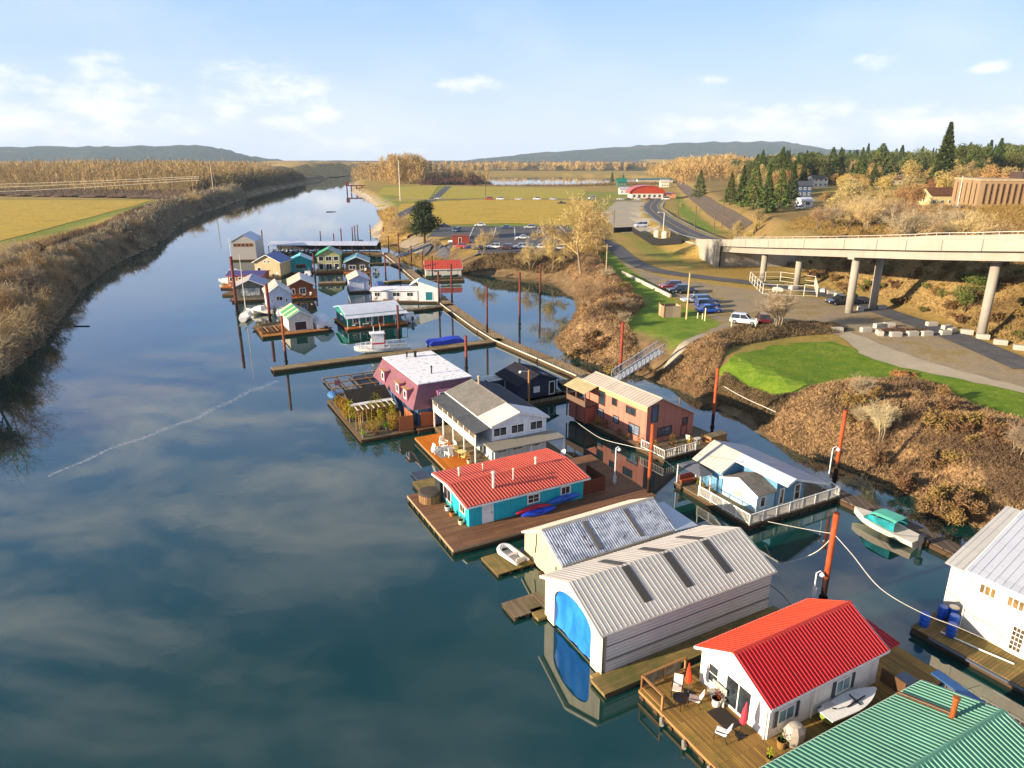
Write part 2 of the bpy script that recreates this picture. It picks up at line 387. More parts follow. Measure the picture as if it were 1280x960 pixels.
# ------------------------------------------------------------------ helpers: meshes and objects
class MB:
    def __init__(s): s.v = []; s.f = []
    def add(s, vs, fs):
        n = len(s.v); s.v += [tuple(p) for p in vs]; s.f += [tuple(i + n for i in f) for f in fs]; return s
    def box(s, x0, x1, y0, y1, z0, z1):
        return s.add([(x0, y0, z0), (x1, y0, z0), (x1, y1, z0), (x0, y1, z0), (x0, y0, z1), (x1, y0, z1), (x1, y1, z1), (x0, y1, z1)],
                     [(0, 3, 2, 1), (4, 5, 6, 7), (0, 1, 5, 4), (1, 2, 6, 5), (2, 3, 7, 6), (3, 0, 4, 7)])
    def obox(s, c, t, n, u, a, b, h):
        """box centred at c; half sizes a, b, h along the unit vectors t, n, u"""
        c, t, n, u = Vector(c), Vector(t) * a, Vector(n) * b, Vector(u) * h
        vs = [c + t * i + n * j + u * k for k in (-1, 1) for j in (-1, 1) for i in (-1, 1)]
        return s.add(vs, [(0, 2, 3, 1), (4, 5, 7, 6), (0, 1, 5, 4), (1, 3, 7, 5), (3, 2, 6, 7), (2, 0, 4, 6)])
    def bar(s, p, q, w=0.05, h=None):
        p, q = Vector(p), Vector(q); d = q - p; L = d.length
        if L < 1e-6: return s
        d.normalize(); up = Vector((0, 0, 1)) if abs(d.z) < 0.95 else Vector((1, 0, 0))
        t = d.cross(up).normalized(); u = t.cross(d)
        return s.obox((p + q) / 2, d, t, u, L / 2, w / 2, (h or w) / 2)
    def tube(s, pts, r, n=8, cap=True):
        pts = [Vector(p) for p in pts]; rs = r if isinstance(r, (list, tuple)) else [r] * len(pts)
        base = len(s.v); prev = None
        for i, p in enumerate(pts):
            d = (pts[min(i + 1, len(pts) - 1)] - pts[max(i - 1, 0)]).normalized()
            if prev is None:
                a = Vector((0, 0, 1)) if abs(d.z) < 0.9 else Vector((1, 0, 0)); t = d.cross(a).normalized()
            else:
                t = (prev - d * prev.dot(d)).normalized()
            prev = t; u = d.cross(t)
            for k in range(n):
                a = 2 * math.pi * k / n
                s.v.append(tuple(p + (t * math.cos(a) + u * math.sin(a)) * rs[i]))
        for i in range(len(pts) - 1):
            for k in range(n):
                a = base + i * n + k; b = base + i * n + (k + 1) % n
                s.f.append((a, b, b + n, a + n))
        if cap:
            s.f.append(tuple(base + k for k in range(n))[::-1]); s.f.append(tuple(base + (len(pts) - 1) * n + k for k in range(n)))
        return s
    def lathe(s, c, prof, n=12):
        c = Vector(c); return s.tube([c + Vector((0, 0, z)) for r, z in prof], [max(r, 0.001) for r, z in prof], n)
    def prism(s, pts, vec):
        """closed polygon pts (3D) swept by vec"""
        n = len(pts); v = Vector(vec); a = [Vector(p) for p in pts]
        return s.add(a + [p + v for p in a], [tuple(range(n))[::-1], tuple(range(n, 2 * n))] + [(i, (i + 1) % n, (i + 1) % n + n, i + n) for i in range(n)])
    def loft(s, rings, close=True):
        n = len(rings[0]); b = len(s.v)
        for r_ in rings: s.v += [tuple(p) for p in r_]
        for i in range(len(rings) - 1):
            for k in range(n):
                s.f.append((b + i * n + k, b + i * n + (k + 1) % n, b + (i + 1) * n + (k + 1) % n, b + (i + 1) * n + k))
        if close:
            s.f.append(tuple(b + k for k in range(n))[::-1]); s.f.append(tuple(b + (len(rings) - 1) * n + k for k in range(n)))
        return s
    def blob(s, c, r, n=8, m=6, jit=0.0, seed=0):
        g = random.Random(seed); rx, ry, rz = r if isinstance(r, tuple) else (r, r, r)
        rings = []
        for i in range(m + 1):
            a = math.pi * i / m - math.pi / 2
            rings.append([(c[0] + math.cos(a) * rx * math.cos(2 * math.pi * k / n) * (1 + g.uniform(-jit, jit)), c[1] + math.cos(a) * ry * math.sin(2 * math.pi * k / n) * (1 + g.uniform(-jit, jit)), c[2] + math.sin(a) * rz * (1 + g.uniform(-jit, jit) * .5)) for k in range(n)])
        return s.loft(rings)
    def build(s, name, mat, parent=None, smooth=False):
        me = bpy.data.meshes.new(name); me.from_pydata(s.v, [], s.f)
        me.materials.append(mat)
        if smooth: me.polygons.foreach_set('use_smooth', [True] * len(me.polygons))
        me.update()
        o = bpy.data.objects.new(name, me); COL.objects.link(o)
        if parent: o.parent = parent
        return o
def npmesh(name, V, F, mat, parent=None, uvcol=None):
    """V (n,3) float array, F (m,k) int array of equal sized faces"""
    me = bpy.data.meshes.new(name); V = np.ascontiguousarray(V, np.float32); F = np.ascontiguousarray(F, np.int32)
    me.vertices.add(len(V)); me.vertices.foreach_set('co', V.ravel())
    me.loops.add(F.size); me.loops.foreach_set('vertex_index', F.ravel())
    me.polygons.add(len(F)); me.polygons.foreach_set('loop_start', np.arange(0, F.size, F.shape[1], dtype=np.int32))
    me.update(calc_edges=True); me.validate()
    me.materials.append(mat)
    o = bpy.data.objects.new(name, me); COL.objects.link(o)
    if parent: o.parent = parent
    return o
def tag(o, label=None, cat=None, group=None, kind=None):
    if label: o['label'] = label
    if cat: o['category'] = cat
    if group: o['group'] = group
    if kind: o['kind'] = kind
    return o
def thing(name, label, cat, loc=(0, 0, 0), rz=0.0, group=None):
    o = bpy.data.objects.new(name, None); o.empty_display_size = 0.3
    o.location = loc if len(loc) == 3 else (loc[0], loc[1], 0); o.rotation_euler = (0, 0, R(rz)); COL.objects.link(o)
    return tag(o, label, cat, group)
def dup(o, parent=None, **k):
    c = o.copy(); COL.objects.link(c)
    if parent: c.parent = parent
    for ch in [q for q in KIDS(o)]: dup(ch, c)
    for a, b in k.items():
        if a == 'loc': c.location = b
        elif a == 'rz': c.rotation_euler[2] = R(b)
        elif a == 'sc': c.scale = (b, b, b) if not isinstance(b, tuple) else b
        elif a == 'label': c['label'] = b
        elif a == 'group': c['group'] = b
    return c
def KIDS(o): return list(o.children)
HAZE = 7e-5
# ------------------------------------------------------------------ ground, water, hills
def axis_pts(segs):
    out = []
    for a, b, st in segs:
        n = max(1, int(round((b - a) / st))); out += list(np.linspace(a, b, n, endpoint=False))
    out.append(segs[-1][1]); return np.array(out)
xs = axis_pts([(-14000, -3000, 1200), (-3000, -1000, 180), (-1000, -400, 25), (-400, -130, 6), (-130, -58, 1.6), (-58, 0, 6), (0, 95, 1.2), (95, 200, 4), (200, 500, 12), (500, 1500, 60), (1500, 4000, 250), (4000, 14000, 1200)])
ys = axis_pts([(-60, 20, 8), (20, 240, 1.4), (240, 420, 4), (420, 900, 9), (900, 2000, 40), (2000, 5000, 250), (5000, 14000, 1200)])
XX, YY = np.meshgrid(xs, ys)
ZZ = terrain(XX.ravel(), YY.ravel())
nx, ny = len(xs), len(ys)
V = np.stack([XX.ravel(), YY.ravel(), ZZ], 1)
ii = (np.arange(ny - 1)[:, None] * nx + np.arange(nx - 1)[None, :]).ravel()
F = np.stack([ii, ii + 1, ii + 1 + nx, ii + nx], 1)
gm = Mat('ground_soil_and_grass', 0.95, 0, 0.1)
zs = gm.n('ShaderNodeAttribute', attribute_name='zone')
sp = gm.n('ShaderNodeSeparateColor'); gm.l(zs.outputs['Color'], sp.inputs[0])
base = gm.ramp(gm.noise(0.035, 8, 0.62), [(0.30, (0.34, 0.23, 0.05)), (0.5, (0.43, 0.29, 0.08)), (0.62, (0.26, 0.22, 0.045)), (0.75, (0.47, 0.34, 0.12))])
base = gm.mix(gm.thr(gm.noise(1.3, 6, 0.7), 0.4, 0.75), base, (0.20, 0.15, 0.045))
grn = gm.ramp(gm.noise(0.6, 7, 0.65), [(0.35, (0.10, 0.19, 0.02)), (0.6, (0.19, 0.26, 0.03)), (0.8, (0.26, 0.24, 0.05))])
dirt = gm.ramp(gm.noise(0.5, 7, 0.7), [(0.3, (0.09, 0.06, 0.035)), (0.55, (0.18, 0.12, 0.06)), (0.75, (0.28, 0.19, 0.09))])
grav = gm.ramp(gm.noise(0.25, 8, 0.7), [(0.3, (0.20, 0.165, 0.115)), (0.55, (0.30, 0.25, 0.18)), (0.75, (0.36, 0.28, 0.17))])
c = gm.mix(sp.outputs[1], base, grn)
c = gm.mix(sp.outputs[2], c, dirt)
c = gm.mix(sp.outputs[0], c, grav)
gm.color(c); gm.bump(gm.noise(1.5, 6, 0.7), 0.5, 0.25)
ground = tag(npmesh('ground', V, F, gm.m), 'tan and green river plain with wooded rise on the right', kind='structure')
def zone_weights(x, y):
    wob = vnoise(x, y, 0.8, 11) * 0.8 + vnoise(x, y, 0.3, 12) * 1.2
    s = -polydist(x, y, RIVER)
    left = linedist(x, y, LBANK) < 0
    dirtw = np.where(left, sstep(27, 20, s + wob), sstep(9, 6.5, s + wob))
    f = linedist(x, y, FOOT)
    dirtw = np.maximum(dirtw, np.where((f > 0) & (y > 60), 0.55 * sstep(-0.5, 3, f + wob) * sstep(90, 20, f), 0))
    farbank = (s < 30) & (y > 230) & ~left
    dirtw = np.where(farbank, dirtw * 0.15, dirtw)
    green = np.zeros_like(x)
    for poly, w in GREENS:
        green = np.maximum(green, w * sstep(-1.5, 1.0, polydist(x, y, poly) + wob))
    gv = np.where(farbank, sstep(9, 3, s + wob), 0)
    return gv, green, dirtw
def T4(*pp, z=4): return [G(a, b, z) for a, b in pp]
GREENS = [(T4((905, 446), (880, 428), (840, 425), (790, 400), (810, 380), (760, 330), (740, 300), (790, 335), (838, 372), (900, 405), (850, 428)), 1.0),
          (T4((700, 300), (760, 330), (800, 370), (780, 410), (815, 440), (870, 440), (905, 440), (880, 412), (830, 392)), 1.0),
          (T4((545, 237), (800, 240), (790, 262), (545, 262)), 0.55), (T4((480, 232), (560, 232), (540, 255), (470, 258)), 0.6),
          (T4((700, 272), (720, 285), (540, 292), (545, 283)), 0.8),
          (T4((780, 290), (830, 312), (870, 335), (815, 322)), 0.5), (T4((845, 240), (866, 265), (900, 292), (870, 285), (846, 262)), 0.9),
          (T4((0, 270), (200, 252), (120, 278), (0, 308), z=3), 0.75), (T4((0, 250), (190, 250), (60, 262), (0, 262), z=3), 0.6)]
gv, gr, dw_ = zone_weights(V[:, 0].astype(float), V[:, 1].astype(float))
ca = ground.data.color_attributes.new('zone', 'FLOAT_COLOR', 'POINT')
ca.data.foreach_set('color', np.stack([gv, gr, dw_, np.ones_like(gv)], 1).astype(np.float32).ravel())

wm = Mat('river_water', 0.02, 0, 0.5)
wm.b.inputs['IOR'].default_value = 1.95
wm.color(wm.mix(wm.thr(wm.noise(0.02, 3), 0.35, 0.7), (0.002, 0.030, 0.025), (0.003, 0.042, 0.034)))
bn = wm.n('ShaderNodeBump'); wv = wm.noise(0.55, 3, 0.5); wv2 = wm.noise(0.06, 2, 0.5)
calm = wm.mix(1.0, wv, wm.thr(wv2, 0.40, 0.75), 'MULTIPLY')
wm.l(calm, bn.inputs['Height']); bn.inputs['Strength'].default_value = 0.22; bn.inputs['Distance'].default_value = 0.06
wm.l(bn.outputs[0], wm.b.inputs['Normal'])
wb = MB(); wb.add([(-700, -60, 0), (700, -60, 0), (700, 2200, 0), (-700, 2200, 0)], [(0, 1, 2, 3)])
tag(wb.build('river_water', wm.m), 'calm dark river water reflecting sky and houses', kind='structure')

def sheet(name, pts, mat, off=0.06, cell=2.0, label=None, wob=0.0, seed=0, kind='structure'):
    """polygon draped over the terrain"""
    if wob:
        g = random.Random(seed); q = []
        for (a, b) in zip(pts, pts[1:] + pts[:1]):
            n = max(1, int(math.dist(a, b) / 1.5))
            for k in range(n):
                t = k / n; q.append((a[0] + (b[0] - a[0]) * t + g.uniform(-wob, wob), a[1] + (b[1] - a[1]) * t + g.uniform(-wob, wob)))
        pts = q
    bm = bmesh.new(); bm.faces.new([bm.verts.new((p[0], p[1], 0)) for p in pts])
    x0, x1 = min(p[0] for p in pts), max(p[0] for p in pts); y0, y1 = min(p[1] for p in pts), max(p[1] for p in pts)
    for ax, a, b in ((0, x0, x1), (1, y0, y1)):
        v = math.floor(a / cell) * cell + cell
        while v < b:
            nrm = (1, 0, 0) if ax == 0 else (0, 1, 0); co = (v, 0, 0) if ax == 0 else (0, v, 0)
            bmesh.ops.bisect_plane(bm, geom=bm.verts[:] + bm.edges[:] + bm.faces[:], plane_co=co, plane_no=nrm)
            v += cell
    bmesh.ops.triangulate(bm, faces=bm.faces[:])
    bm.verts.ensure_lookup_table()
    xy = np.array([v.co[:2] for v in bm.verts]); z = terrain(xy[:, 0], xy[:, 1])
    for v, h in zip(bm.verts, z): v.co.z = h + off
    for f in bm.faces:
        if f.normal.z < 0: f.normal_flip()
    me = bpy.data.meshes.new(name); bm.to_mesh(me); bm.free(); me.materials.append(mat)
    o = bpy.data.objects.new(name, me); COL.objects.link(o)
    return tag(o, label, kind=kind)
def ribbon(pts, w):
    """polygon round a centre line"""
    L, Rr = [], []
    for i, p in enumerate(pts):
        a = Vector(pts[max(i - 1, 0)][:2]); b = Vector(pts[min(i + 1, len(pts) - 1)][:2]); d = (b - a).normalized(); n = Vector((-d.y, d.x))
        ww = w[i] if isinstance(w, (list, tuple)) else w
        L.append((p[0] + n.x * ww / 2, p[1] + n.y * ww / 2)); Rr.append((p[0] - n.x * ww / 2, p[1] - n.y * ww / 2))
    return L + Rr[::-1]
def smooth_line(pts, n=6):
    out = []
    P = [pts[0]] + list(pts) + [pts[-1]]
    for i in range(1, len(P) - 2):
        for k in range(n):
            t = k / n; a, b, c_, d = P[i - 1], P[i], P[i + 1], P[i + 2]
            out.append(tuple(0.5 * ((2 * b[j]) + (-a[j] + c_[j]) * t + (2 * a[j] - 5 * b[j] + 4 * c_[j] - d[j]) * t * t + (-a[j] + 3 * b[j] - 3 * c_[j] + d[j]) * t ** 3) for j in range(len(b))))
    out.append(tuple(pts[-1])); return out

def groundmat(name, stops, sc=0.3, bumps=0.3, fine=None):
    m = Mat(name, 0.95, 0, 0.12)
    a = m.ramp(m.noise(sc, 8, 0.68), stops)
    if fine: a = m.mix(m.thr(m.noise(fine[0], 5, 0.7), 0.42, 0.75), a, fine[1])
    m.color(a); m.bump(m.noise(3, 6, 0.7), bumps, 0.1); return m.m
M_asphalt = groundmat('asphalt', [(0.3, (0.075, 0.075, 0.085)), (0.6, (0.12, 0.118, 0.12)), (0.8, (0.16, 0.15, 0.145))], 0.4, 0.1)
M_gravel = groundmat('gravel', [(0.28, (0.17, 0.14, 0.10)), (0.42, (0.27, 0.22, 0.16)), (0.54, (0.35, 0.27, 0.16)), (0.62, (0.28, 0.20, 0.06)), (0.72, (0.38, 0.30, 0.20)), (0.85, (0.26, 0.21, 0.15))], 0.13, 0.3, (2.5, (0.22, 0.18, 0.12)))
M_pale = groundmat('pale_gravel', [(0.3, (0.33, 0.29, 0.21)), (0.7, (0.45, 0.38, 0.27))], 0.4, 0.2)
M_lawn = groundmat('lawn_grass', [(0.3, (0.075, 0.15, 0.010)), (0.45, (0.13, 0.22, 0.016)), (0.6, (0.19, 0.26, 0.024)), (0.78, (0.28, 0.28, 0.05))], 0.35, 0.9, (2.2, (0.075, 0.12, 0.015)))
M_field = groundmat('dry_field_grass', [(0.25, (0.38, 0.25, 0.03)), (0.5, (0.56, 0.38, 0.05)), (0.7, (0.40, 0.30, 0.04)), (0.85, (0.60, 0.43, 0.12))], 0.05, 0.2, (0.5, (0.26, 0.18, 0.04)))
M_field2 = groundmat('green_field_grass', [(0.3, (0.34, 0.29, 0.035)), (0.5, (0.46, 0.36, 0.05)), (0.7, (0.30, 0.27, 0.03)), (0.85, (0.50, 0.38, 0.12))], 0.05, 0.2, (0.5, (0.22, 0.19, 0.04)))
M_line = plain('#cfcabd', 0.8)

LAWN = T4((896, 455), (925, 445), (960, 437), (1000, 431), (1040, 430), (1075, 440), (1110, 452), (1200, 472), (1290, 492), (1290, 545), (1260, 545), (1215, 520), (1175, 492), (1130, 480), (1060, 483), (1012, 494), (970, 488), (925, 470), z=3.5)
sheet('lawn', LAWN, M_lawn, 0.10, 2, 'bright green lawn between the brambles and the gravel', 0.5, 1)
FIELD = T4((540, 252), (640, 247), (745, 251), (740, 262), (716, 282), (640, 279), (545, 281), (495, 275), (500, 255))
sheet('dry_field', FIELD, M_field, 0.12, 20, 'golden brown field beside the parking lot')
sheet('green_field', T4((565, 233), (735, 236), (722, 249), (640, 247), (545, 249)), M_field2, 0.10, 20, 'olive green field before the pond')
sheet('river_meadow', T4((480, 234), (548, 232), (536, 249), (497, 255), (465, 250)), M_field2, 0.10, 20, 'olive meadow by the river bend')
sheet('island_meadow', [G(a, b, 3) for a, b in ((-200, 258), (0, 251), (190, 251), (150, 263), (95, 277), (0, 303), (-200, 345))], M_field, 0.12, 12, 'yellow green meadow behind the left bank')
PLOT = T4((548, 283), (710, 282), (730, 312), (655, 316), (560, 317), (520, 309))
sheet('parking_lot', PLOT, M_asphalt, 0.07, 10, 'asphalt parking lot with white stall lines')
GRAV = T4((768, 322), (800, 345), (840, 368), (868, 385), (905, 404), (868, 420), (835, 434), (850, 437), (915, 415), (990, 413), (1050, 418), (1100, 436), (1170, 455), (1290, 488), (1290, 455), (1190, 418), (1100, 392), (1040, 376), (975, 366), (900, 357), (830, 347), (790, 332))
sheet('gravel_lot', GRAV, M_gravel, 0.06, 2, 'brown gravel lot under the viaduct', 0.35, 2)
sheet('gravel_edge', T4((1050, 420), (1062, 414), (1105, 432), (1170, 454), (1290, 486), (1290, 493), (1200, 472), (1110, 452), (1075, 440)), M_pale, 0.14, 2, 'pale sandy strip between lawn and gravel', 0.3, 3)
LROAD = smooth_line([GT(*p)[:2] for p in ((700, 294), (735, 297), (762, 305), (783, 322), (815, 337), (870, 346), (940, 354), (1000, 362), (1050, 373), (1110, 392), (1190, 420), (1290, 462))])
sheet('lower_road', ribbon(LROAD, 5.0), M_asphalt, 0.13, 2, 'narrow asphalt road curving under the viaduct')
HR = [(60, 200), (59.5, 225), (61.6, 260), (68, 330), (78, 404), (94, 472), (104, 520)]
HROAD = smooth_line(HR)
sheet('highway_road', ribbon([p for p in HROAD if p[1] > 199], 8.5), M_asphalt, 0.10, 2.5, 'curving asphalt highway running away past the fields')
sheet('highway_path', ribbon([(p[0] + 6.3, p[1]) for p in HROAD if p[1] > 199], 1.6), M_pale, 0.10, 2.5, 'pale footway beside the highway')
for s_ in (-1, 1): sheet('road_marking', ribbon([(p[0] + s_ * 3.9, p[1]) for p in HROAD if p[1] > 199], .18), M_line, 0.115, 2.5, 'white edge line of the highway')
sheet('road_marking', ribbon([(p[0], p[1]) for p in HROAD if p[1] > 199], .22), plain('#c9a53a', .8), 0.115, 2.5, 'yellow centre line of the highway')
sheet('field_lot', T4((752, 268), (770, 252), (800, 250), (818, 262), (826, 290), (776, 291)), M_pale, 0.09, 6, 'bare pale lot beside the highway', 0.6, 5)
sheet('field_track', ribbon(smooth_line(T4((490, 275), (525, 256), (543, 248), (560, 233))), 6), M_asphalt, 0.16, 4, 'dark track crossing the fields')
sheet('field_row_track', ribbon(T4((480, 250), (600, 249), (745, 250), (800, 252)), 7), M_gravel, 0.18, 6, 'gravel track where vehicles park between the fields')
sheet('footpath', ribbon(T4((836, 438), (855, 430), (885, 418)), 1.6), M_pale, 0.16, 2, 'pale footpath from the gangway up to the gravel lot')
sheet('beach', [G(*p, 0.6) for p in ((455, 248), (470, 262), (468, 275), (448, 292), (485, 300), (500, 292), (476, 272), (478, 260), (462, 247), (438, 236), (432, 238))], M_pale, 0.10, 3, 'pale sandy river shore', 0.8, 4)
sheet('boat_ramp', T4((470, 306), (545, 300), (560, 307), (540, 314), (500, 315)), M_asphalt, 0.10, 2, 'dark launch ramp behind the docks')
RAIL = smooth_line([GT(*p)[:2] for p in ((846, 226), (856, 236), (885, 257), (930, 287))])
M_ballast = groundmat('ballast', [(0.3, (0.07, 0.055, 0.045)), (0.7, (0.13, 0.10, 0.075))], 0.5)
sheet('railway_bed', ribbon(RAIL, 6), M_ballast, 0.2, 4, 'dark ballast bed of the railway')

# drifting line of foam on the river
rs_ = np.random.RandomState(9); A_ = np.array(G(62, 596)); B_ = np.array(G(350, 476)); nf = 2600; t_ = rs_.uniform(0, 1, nf); ctr = A_ + (B_ - A_) * t_[:, None]; nrm_ = np.array([-(B_ - A_)[1], (B_ - A_)[0]]); nrm_ = nrm_ / np.linalg.norm(nrm_)
ctr = ctr + nrm_ * (np.sin(t_ * 9) * .5 + np.sin(t_ * 31 + 1) * .2 + rs_.normal(size=nf) * (.10 + .28 * t_))[:, None]; sz = rs_.uniform(.018, .07, (nf, 1)); an = rs_.uniform(0, 6.28, nf)
fv = np.stack([np.concatenate([ctr + sz * np.stack([np.cos(an + k * 1.57), np.sin(an + k * 1.57)], 1) * (1.0 if k % 2 else .5), np.full((nf, 1), .012)], 1) for k in range(4)], 1).reshape(-1, 3)
tag(npmesh('foam_line', fv, np.arange(4 * nf).reshape(nf, 4), plain('#d9dee4', .5)), 'thin drifting line of pale foam crossing the open river', kind='stuff')
@cached
def mottled_roof(a, b, c):
    m = Mat('mottled_roof', .4, .2, .5)
    x = m.mix(m.thr(m.noise(1.1, 8, .75), .44, .60), col(a), col(b)); x = m.mix(m.thr(m.noise(1.3, 9, .8), .585, .61), x, col(c)); x = m.mix(m.thr(m.noise(2.6, 6, .75), .62, .65), x, (.05, .035, .03))
    m.color(x); return m.m
# ------------------------------------------------------------------ building kit
M_white = paint('#e6e2d8', 0.6, 0.12)
M_trim = paint('#efece4', 0.5, 0.05)
M_glass = glass()
M_glassb = glass('#3a4a55')
M_dark = plain('#15130f', 0.9)
M_float = plain('#2b2119', 0.95)
M_log = plain('#4a3824', 0.95)
M_deck_brown = planks('#8f6648', '#6d4d38', 0.14)
M_deck_grey = planks('#8c7a60', '#6b5b45', 0.15, 'x', 0.9, 0.4)
M_deck_moss = planks('#a08450', '#7d6840', 0.15, 'x', 0.9, 0.7)
M_deck_orange = planks('#d07a1c', '#b9650f', 0.14)
M_dock = planks('#8b7757', '#66563d', 0.3, 'y', 0.9, 0.2)
M_wood = plain('#a07444', 0.85)
M_wood_dark = plain('#5b4028', 0.9)
M_steel = plain('#9aa0a6', 0.4, 0.6)
M_black = plain('#101114', 0.5)

def cornerbasis(side):
    return {'f': (Vector((-1, 0, 0)), Vector((0, 1, 0))), 'b': (Vector((1, 0, 0)), Vector((0, 1, 0))),
            'r': (Vector((0, -1, 0)), Vector((1, 0, 0))), 'l': (Vector((0, 1, 0)), Vector((1, 0, 0)))}[side]
def opening(root, L, W, side, u, z, w, h, kind='win', frame=None, pane=None, nx_=1, ny_=1, off=0.0, name=None, fw=0.06, x0=0.0, y0=0.0):
    """window or door on a wall; u along the wall, z the sill height, off a wall offset outwards"""
    n, t = cornerbasis(side)
    p = {'f': Vector((x0, u, 0)), 'b': Vector((x0 + L, u, 0)), 'r': Vector((u, y0, 0)), 'l': Vector((u, y0 + W, 0))}[side] + n * off
    up = Vector((0, 0, 1)); c_ = p + up * (z + h / 2)
    frame = frame or M_trim; pane = pane or M_glass
    m = MB()
    for s in (-1, 1):
        m.obox(c_ + t * s * (w / 2), t, n, up, fw, 0.045, h / 2 + fw)
        m.obox(c_ + up * s * (h / 2), t, n, up, w / 2 - fw, 0.04, fw)
    for i in range(1, nx_): m.obox(c_ + t * (w * (i / nx_ - .5)), t, n, up, fw * .4, 0.036, h / 2 - fw)
    for i in range(1, ny_): m.obox(c_ + up * (h * (i / ny_ - .5)), t, n, up, w / 2 - fw, 0.033, fw * .35)
    if kind == 'door':
        fr = m.build(name or 'door', frame, root)
        MB().obox(c_, t, n, up, w / 2 - fw * .5, 0.02, h / 2).build('door_panel', pane, fr)
        MB().obox(c_ + t * (w * .36) + n * .06 - up * .05, t, n, up, .03, .035, .05).build('handle', M_steel, fr)
    else:
        fr = m.build(name or 'window', frame, root)
        MB().obox(c_, t, n, up, w / 2 - fw * .5, 0.018, h / 2).build('pane', pane, fr)
    return fr
def slope_panel(m, e0, e1, r1, r0, th=0.08, rib=None, rh=0.04, rw=0.35):
    """one roof slope e0-e1 (eave) r0-r1 (ridge) with raised ribs running down the slope"""
    e0, e1, r1, r0 = map(Vector, (e0, e1, r1, r0))
    n = (e1 - e0).cross(r0 - e0).normalized()
    if n.z < 0: n = -n
    m.add([e0, e1, r1, r0, e0 - n * th, e1 - n * th, r1 - n * th, r0 - n * th], [(0, 1, 2, 3), (7, 6, 5, 4), (0, 4, 5, 1), (1, 5, 6, 2), (2, 6, 7, 3), (3, 7, 4, 0)])
    if rib:
        Lr = (e1 - e0).length; k = max(2, int(Lr / rib)); w = rw / k / 2
        for i in range(k):
            a = (i + .5) / k
            pts = []
            for b, hh in ((a - w, 0), (a - w * .55, rh), (a + w * .55, rh), (a + w, 0)):
                pts.append((e0.lerp(e1, b) + n * (hh + .002), r0.lerp(r1, b) + n * (hh + .002)))
            q = [p for pr in pts for p in pr]
            m.add(q, [(0, 2, 3, 1), (2, 4, 5, 3), (4, 6, 7, 5), (0, 6, 4, 2)])
    return m
def gable_parts(root, L, W, z0, ze, zr, o, wall, roof, f=0.5, zel=None, rib=None, rh=0.04, fascia=None, ox=None, two=None, x0=0.0, y0=0.0, gable=None, th=0.08, ridge=True, rw=0.4, roofname='roof', wallname='wall'):
    ox = o if ox is None else ox; zel = ze if zel is None else zel
    yr = f * W
    s1 = (zr - ze) / (yr + o); s2 = (zr - zel) / (W + o - yr)
    w0 = ze + s1 * o - th - .02; w1 = zel + s2 * o - th - .02
    prof = [(0, z0), (0, w0), (yr, zr - th - .02), (W, w1), (W, z0)]
    m = MB(); m.prism([(x0, y0 + a, b) for a, b in prof], (L, 0, 0))
    wl = m.build(wallname, wall, root)
    r = MB()
    slope_panel(r, (x0 - ox, y0 - o, ze), (x0 + L + ox, y0 - o, ze), (x0 + L + ox, y0 + yr, zr), (x0 - ox, y0 + yr, zr), th, rib, rh, rw)
    if two: ra = r.build(roofname, roof, root); r = MB()
    slope_panel(r, (x0 - ox, y0 + W + o, zel), (x0 + L + ox, y0 + W + o, zel), (x0 + L + ox, y0 + yr, zr), (x0 - ox, y0 + yr, zr), th, rib, rh, rw)
    rf = r.build(roofname, two or roof, root)
    if ridge:
        c_ = MB(); c_.prism([(x0 - ox - .01, y0 + yr - .18, zr - .18 * s1 + .03), (x0 - ox - .01, y0 + yr, zr + .07), (x0 - ox - .01, y0 + yr + .18, zr - .18 * s2 + .03), (x0 - ox - .01, y0 + yr, zr - .0)], (L + 2 * ox + .02, 0, 0))
        c_.build('ridge_cap', two or roof, rf)
    if fascia:
        m = MB()
        for xx in (x0 - ox - .02, x0 + L + ox + .02):
            m.bar((xx, y0 - o, ze - .09), (xx, y0 + yr, zr - .09), .04, .16); m.bar((xx, y0 + yr, zr - .09), (xx, y0 + W + o, zel - .09), .04, .16)
        m.bar((x0 - ox, y0 - o - .02, ze - .09), (x0 + L + ox, y0 - o - .02, ze - .09), .04, .15); m.bar((x0 - ox, y0 + W + o + .02, zel - .09), (x0 + L + ox, y0 + W + o + .02, zel - .09), .04, .15)
        m.build('fascia', fascia, root)
    return wl, rf
def deck_parts(root, x0, x1, y0, y1, z=0.5, mat=None, logs=True, skirt=None, name='deck'):
    d = MB(); d.box(x0, x1, y0, y1, z - .08, z); dk = d.build(name, mat or M_deck_grey, root)
    m = MB(); m.box(x0 + .1, x1 - .1, y0 + .1, y1 - .1, -.35, z - .082)
    if logs:
        n = max(2, int((y1 - y0) / 1.2))
        for i in range(n + 1):
            yy = y0 + .25 + (y1 - y0 - .5) * i / n; m.tube([(x0 - .02, yy, .08), (x1 + .02, yy, .08)], .2, 8)
    m.build('float', M_log, root)
    if skirt:
        s = MB()
        for a, b in (((x0, y0), (x1, y0)), ((x1, y0), (x1, y1)), ((x1, y1), (x0, y1)), ((x0, y1), (x0, y0))): s.bar((a[0], a[1], z - .12), (b[0], b[1], z - .12), .08, .2)
        s.build('rub_rail', skirt, dk)
    return dk
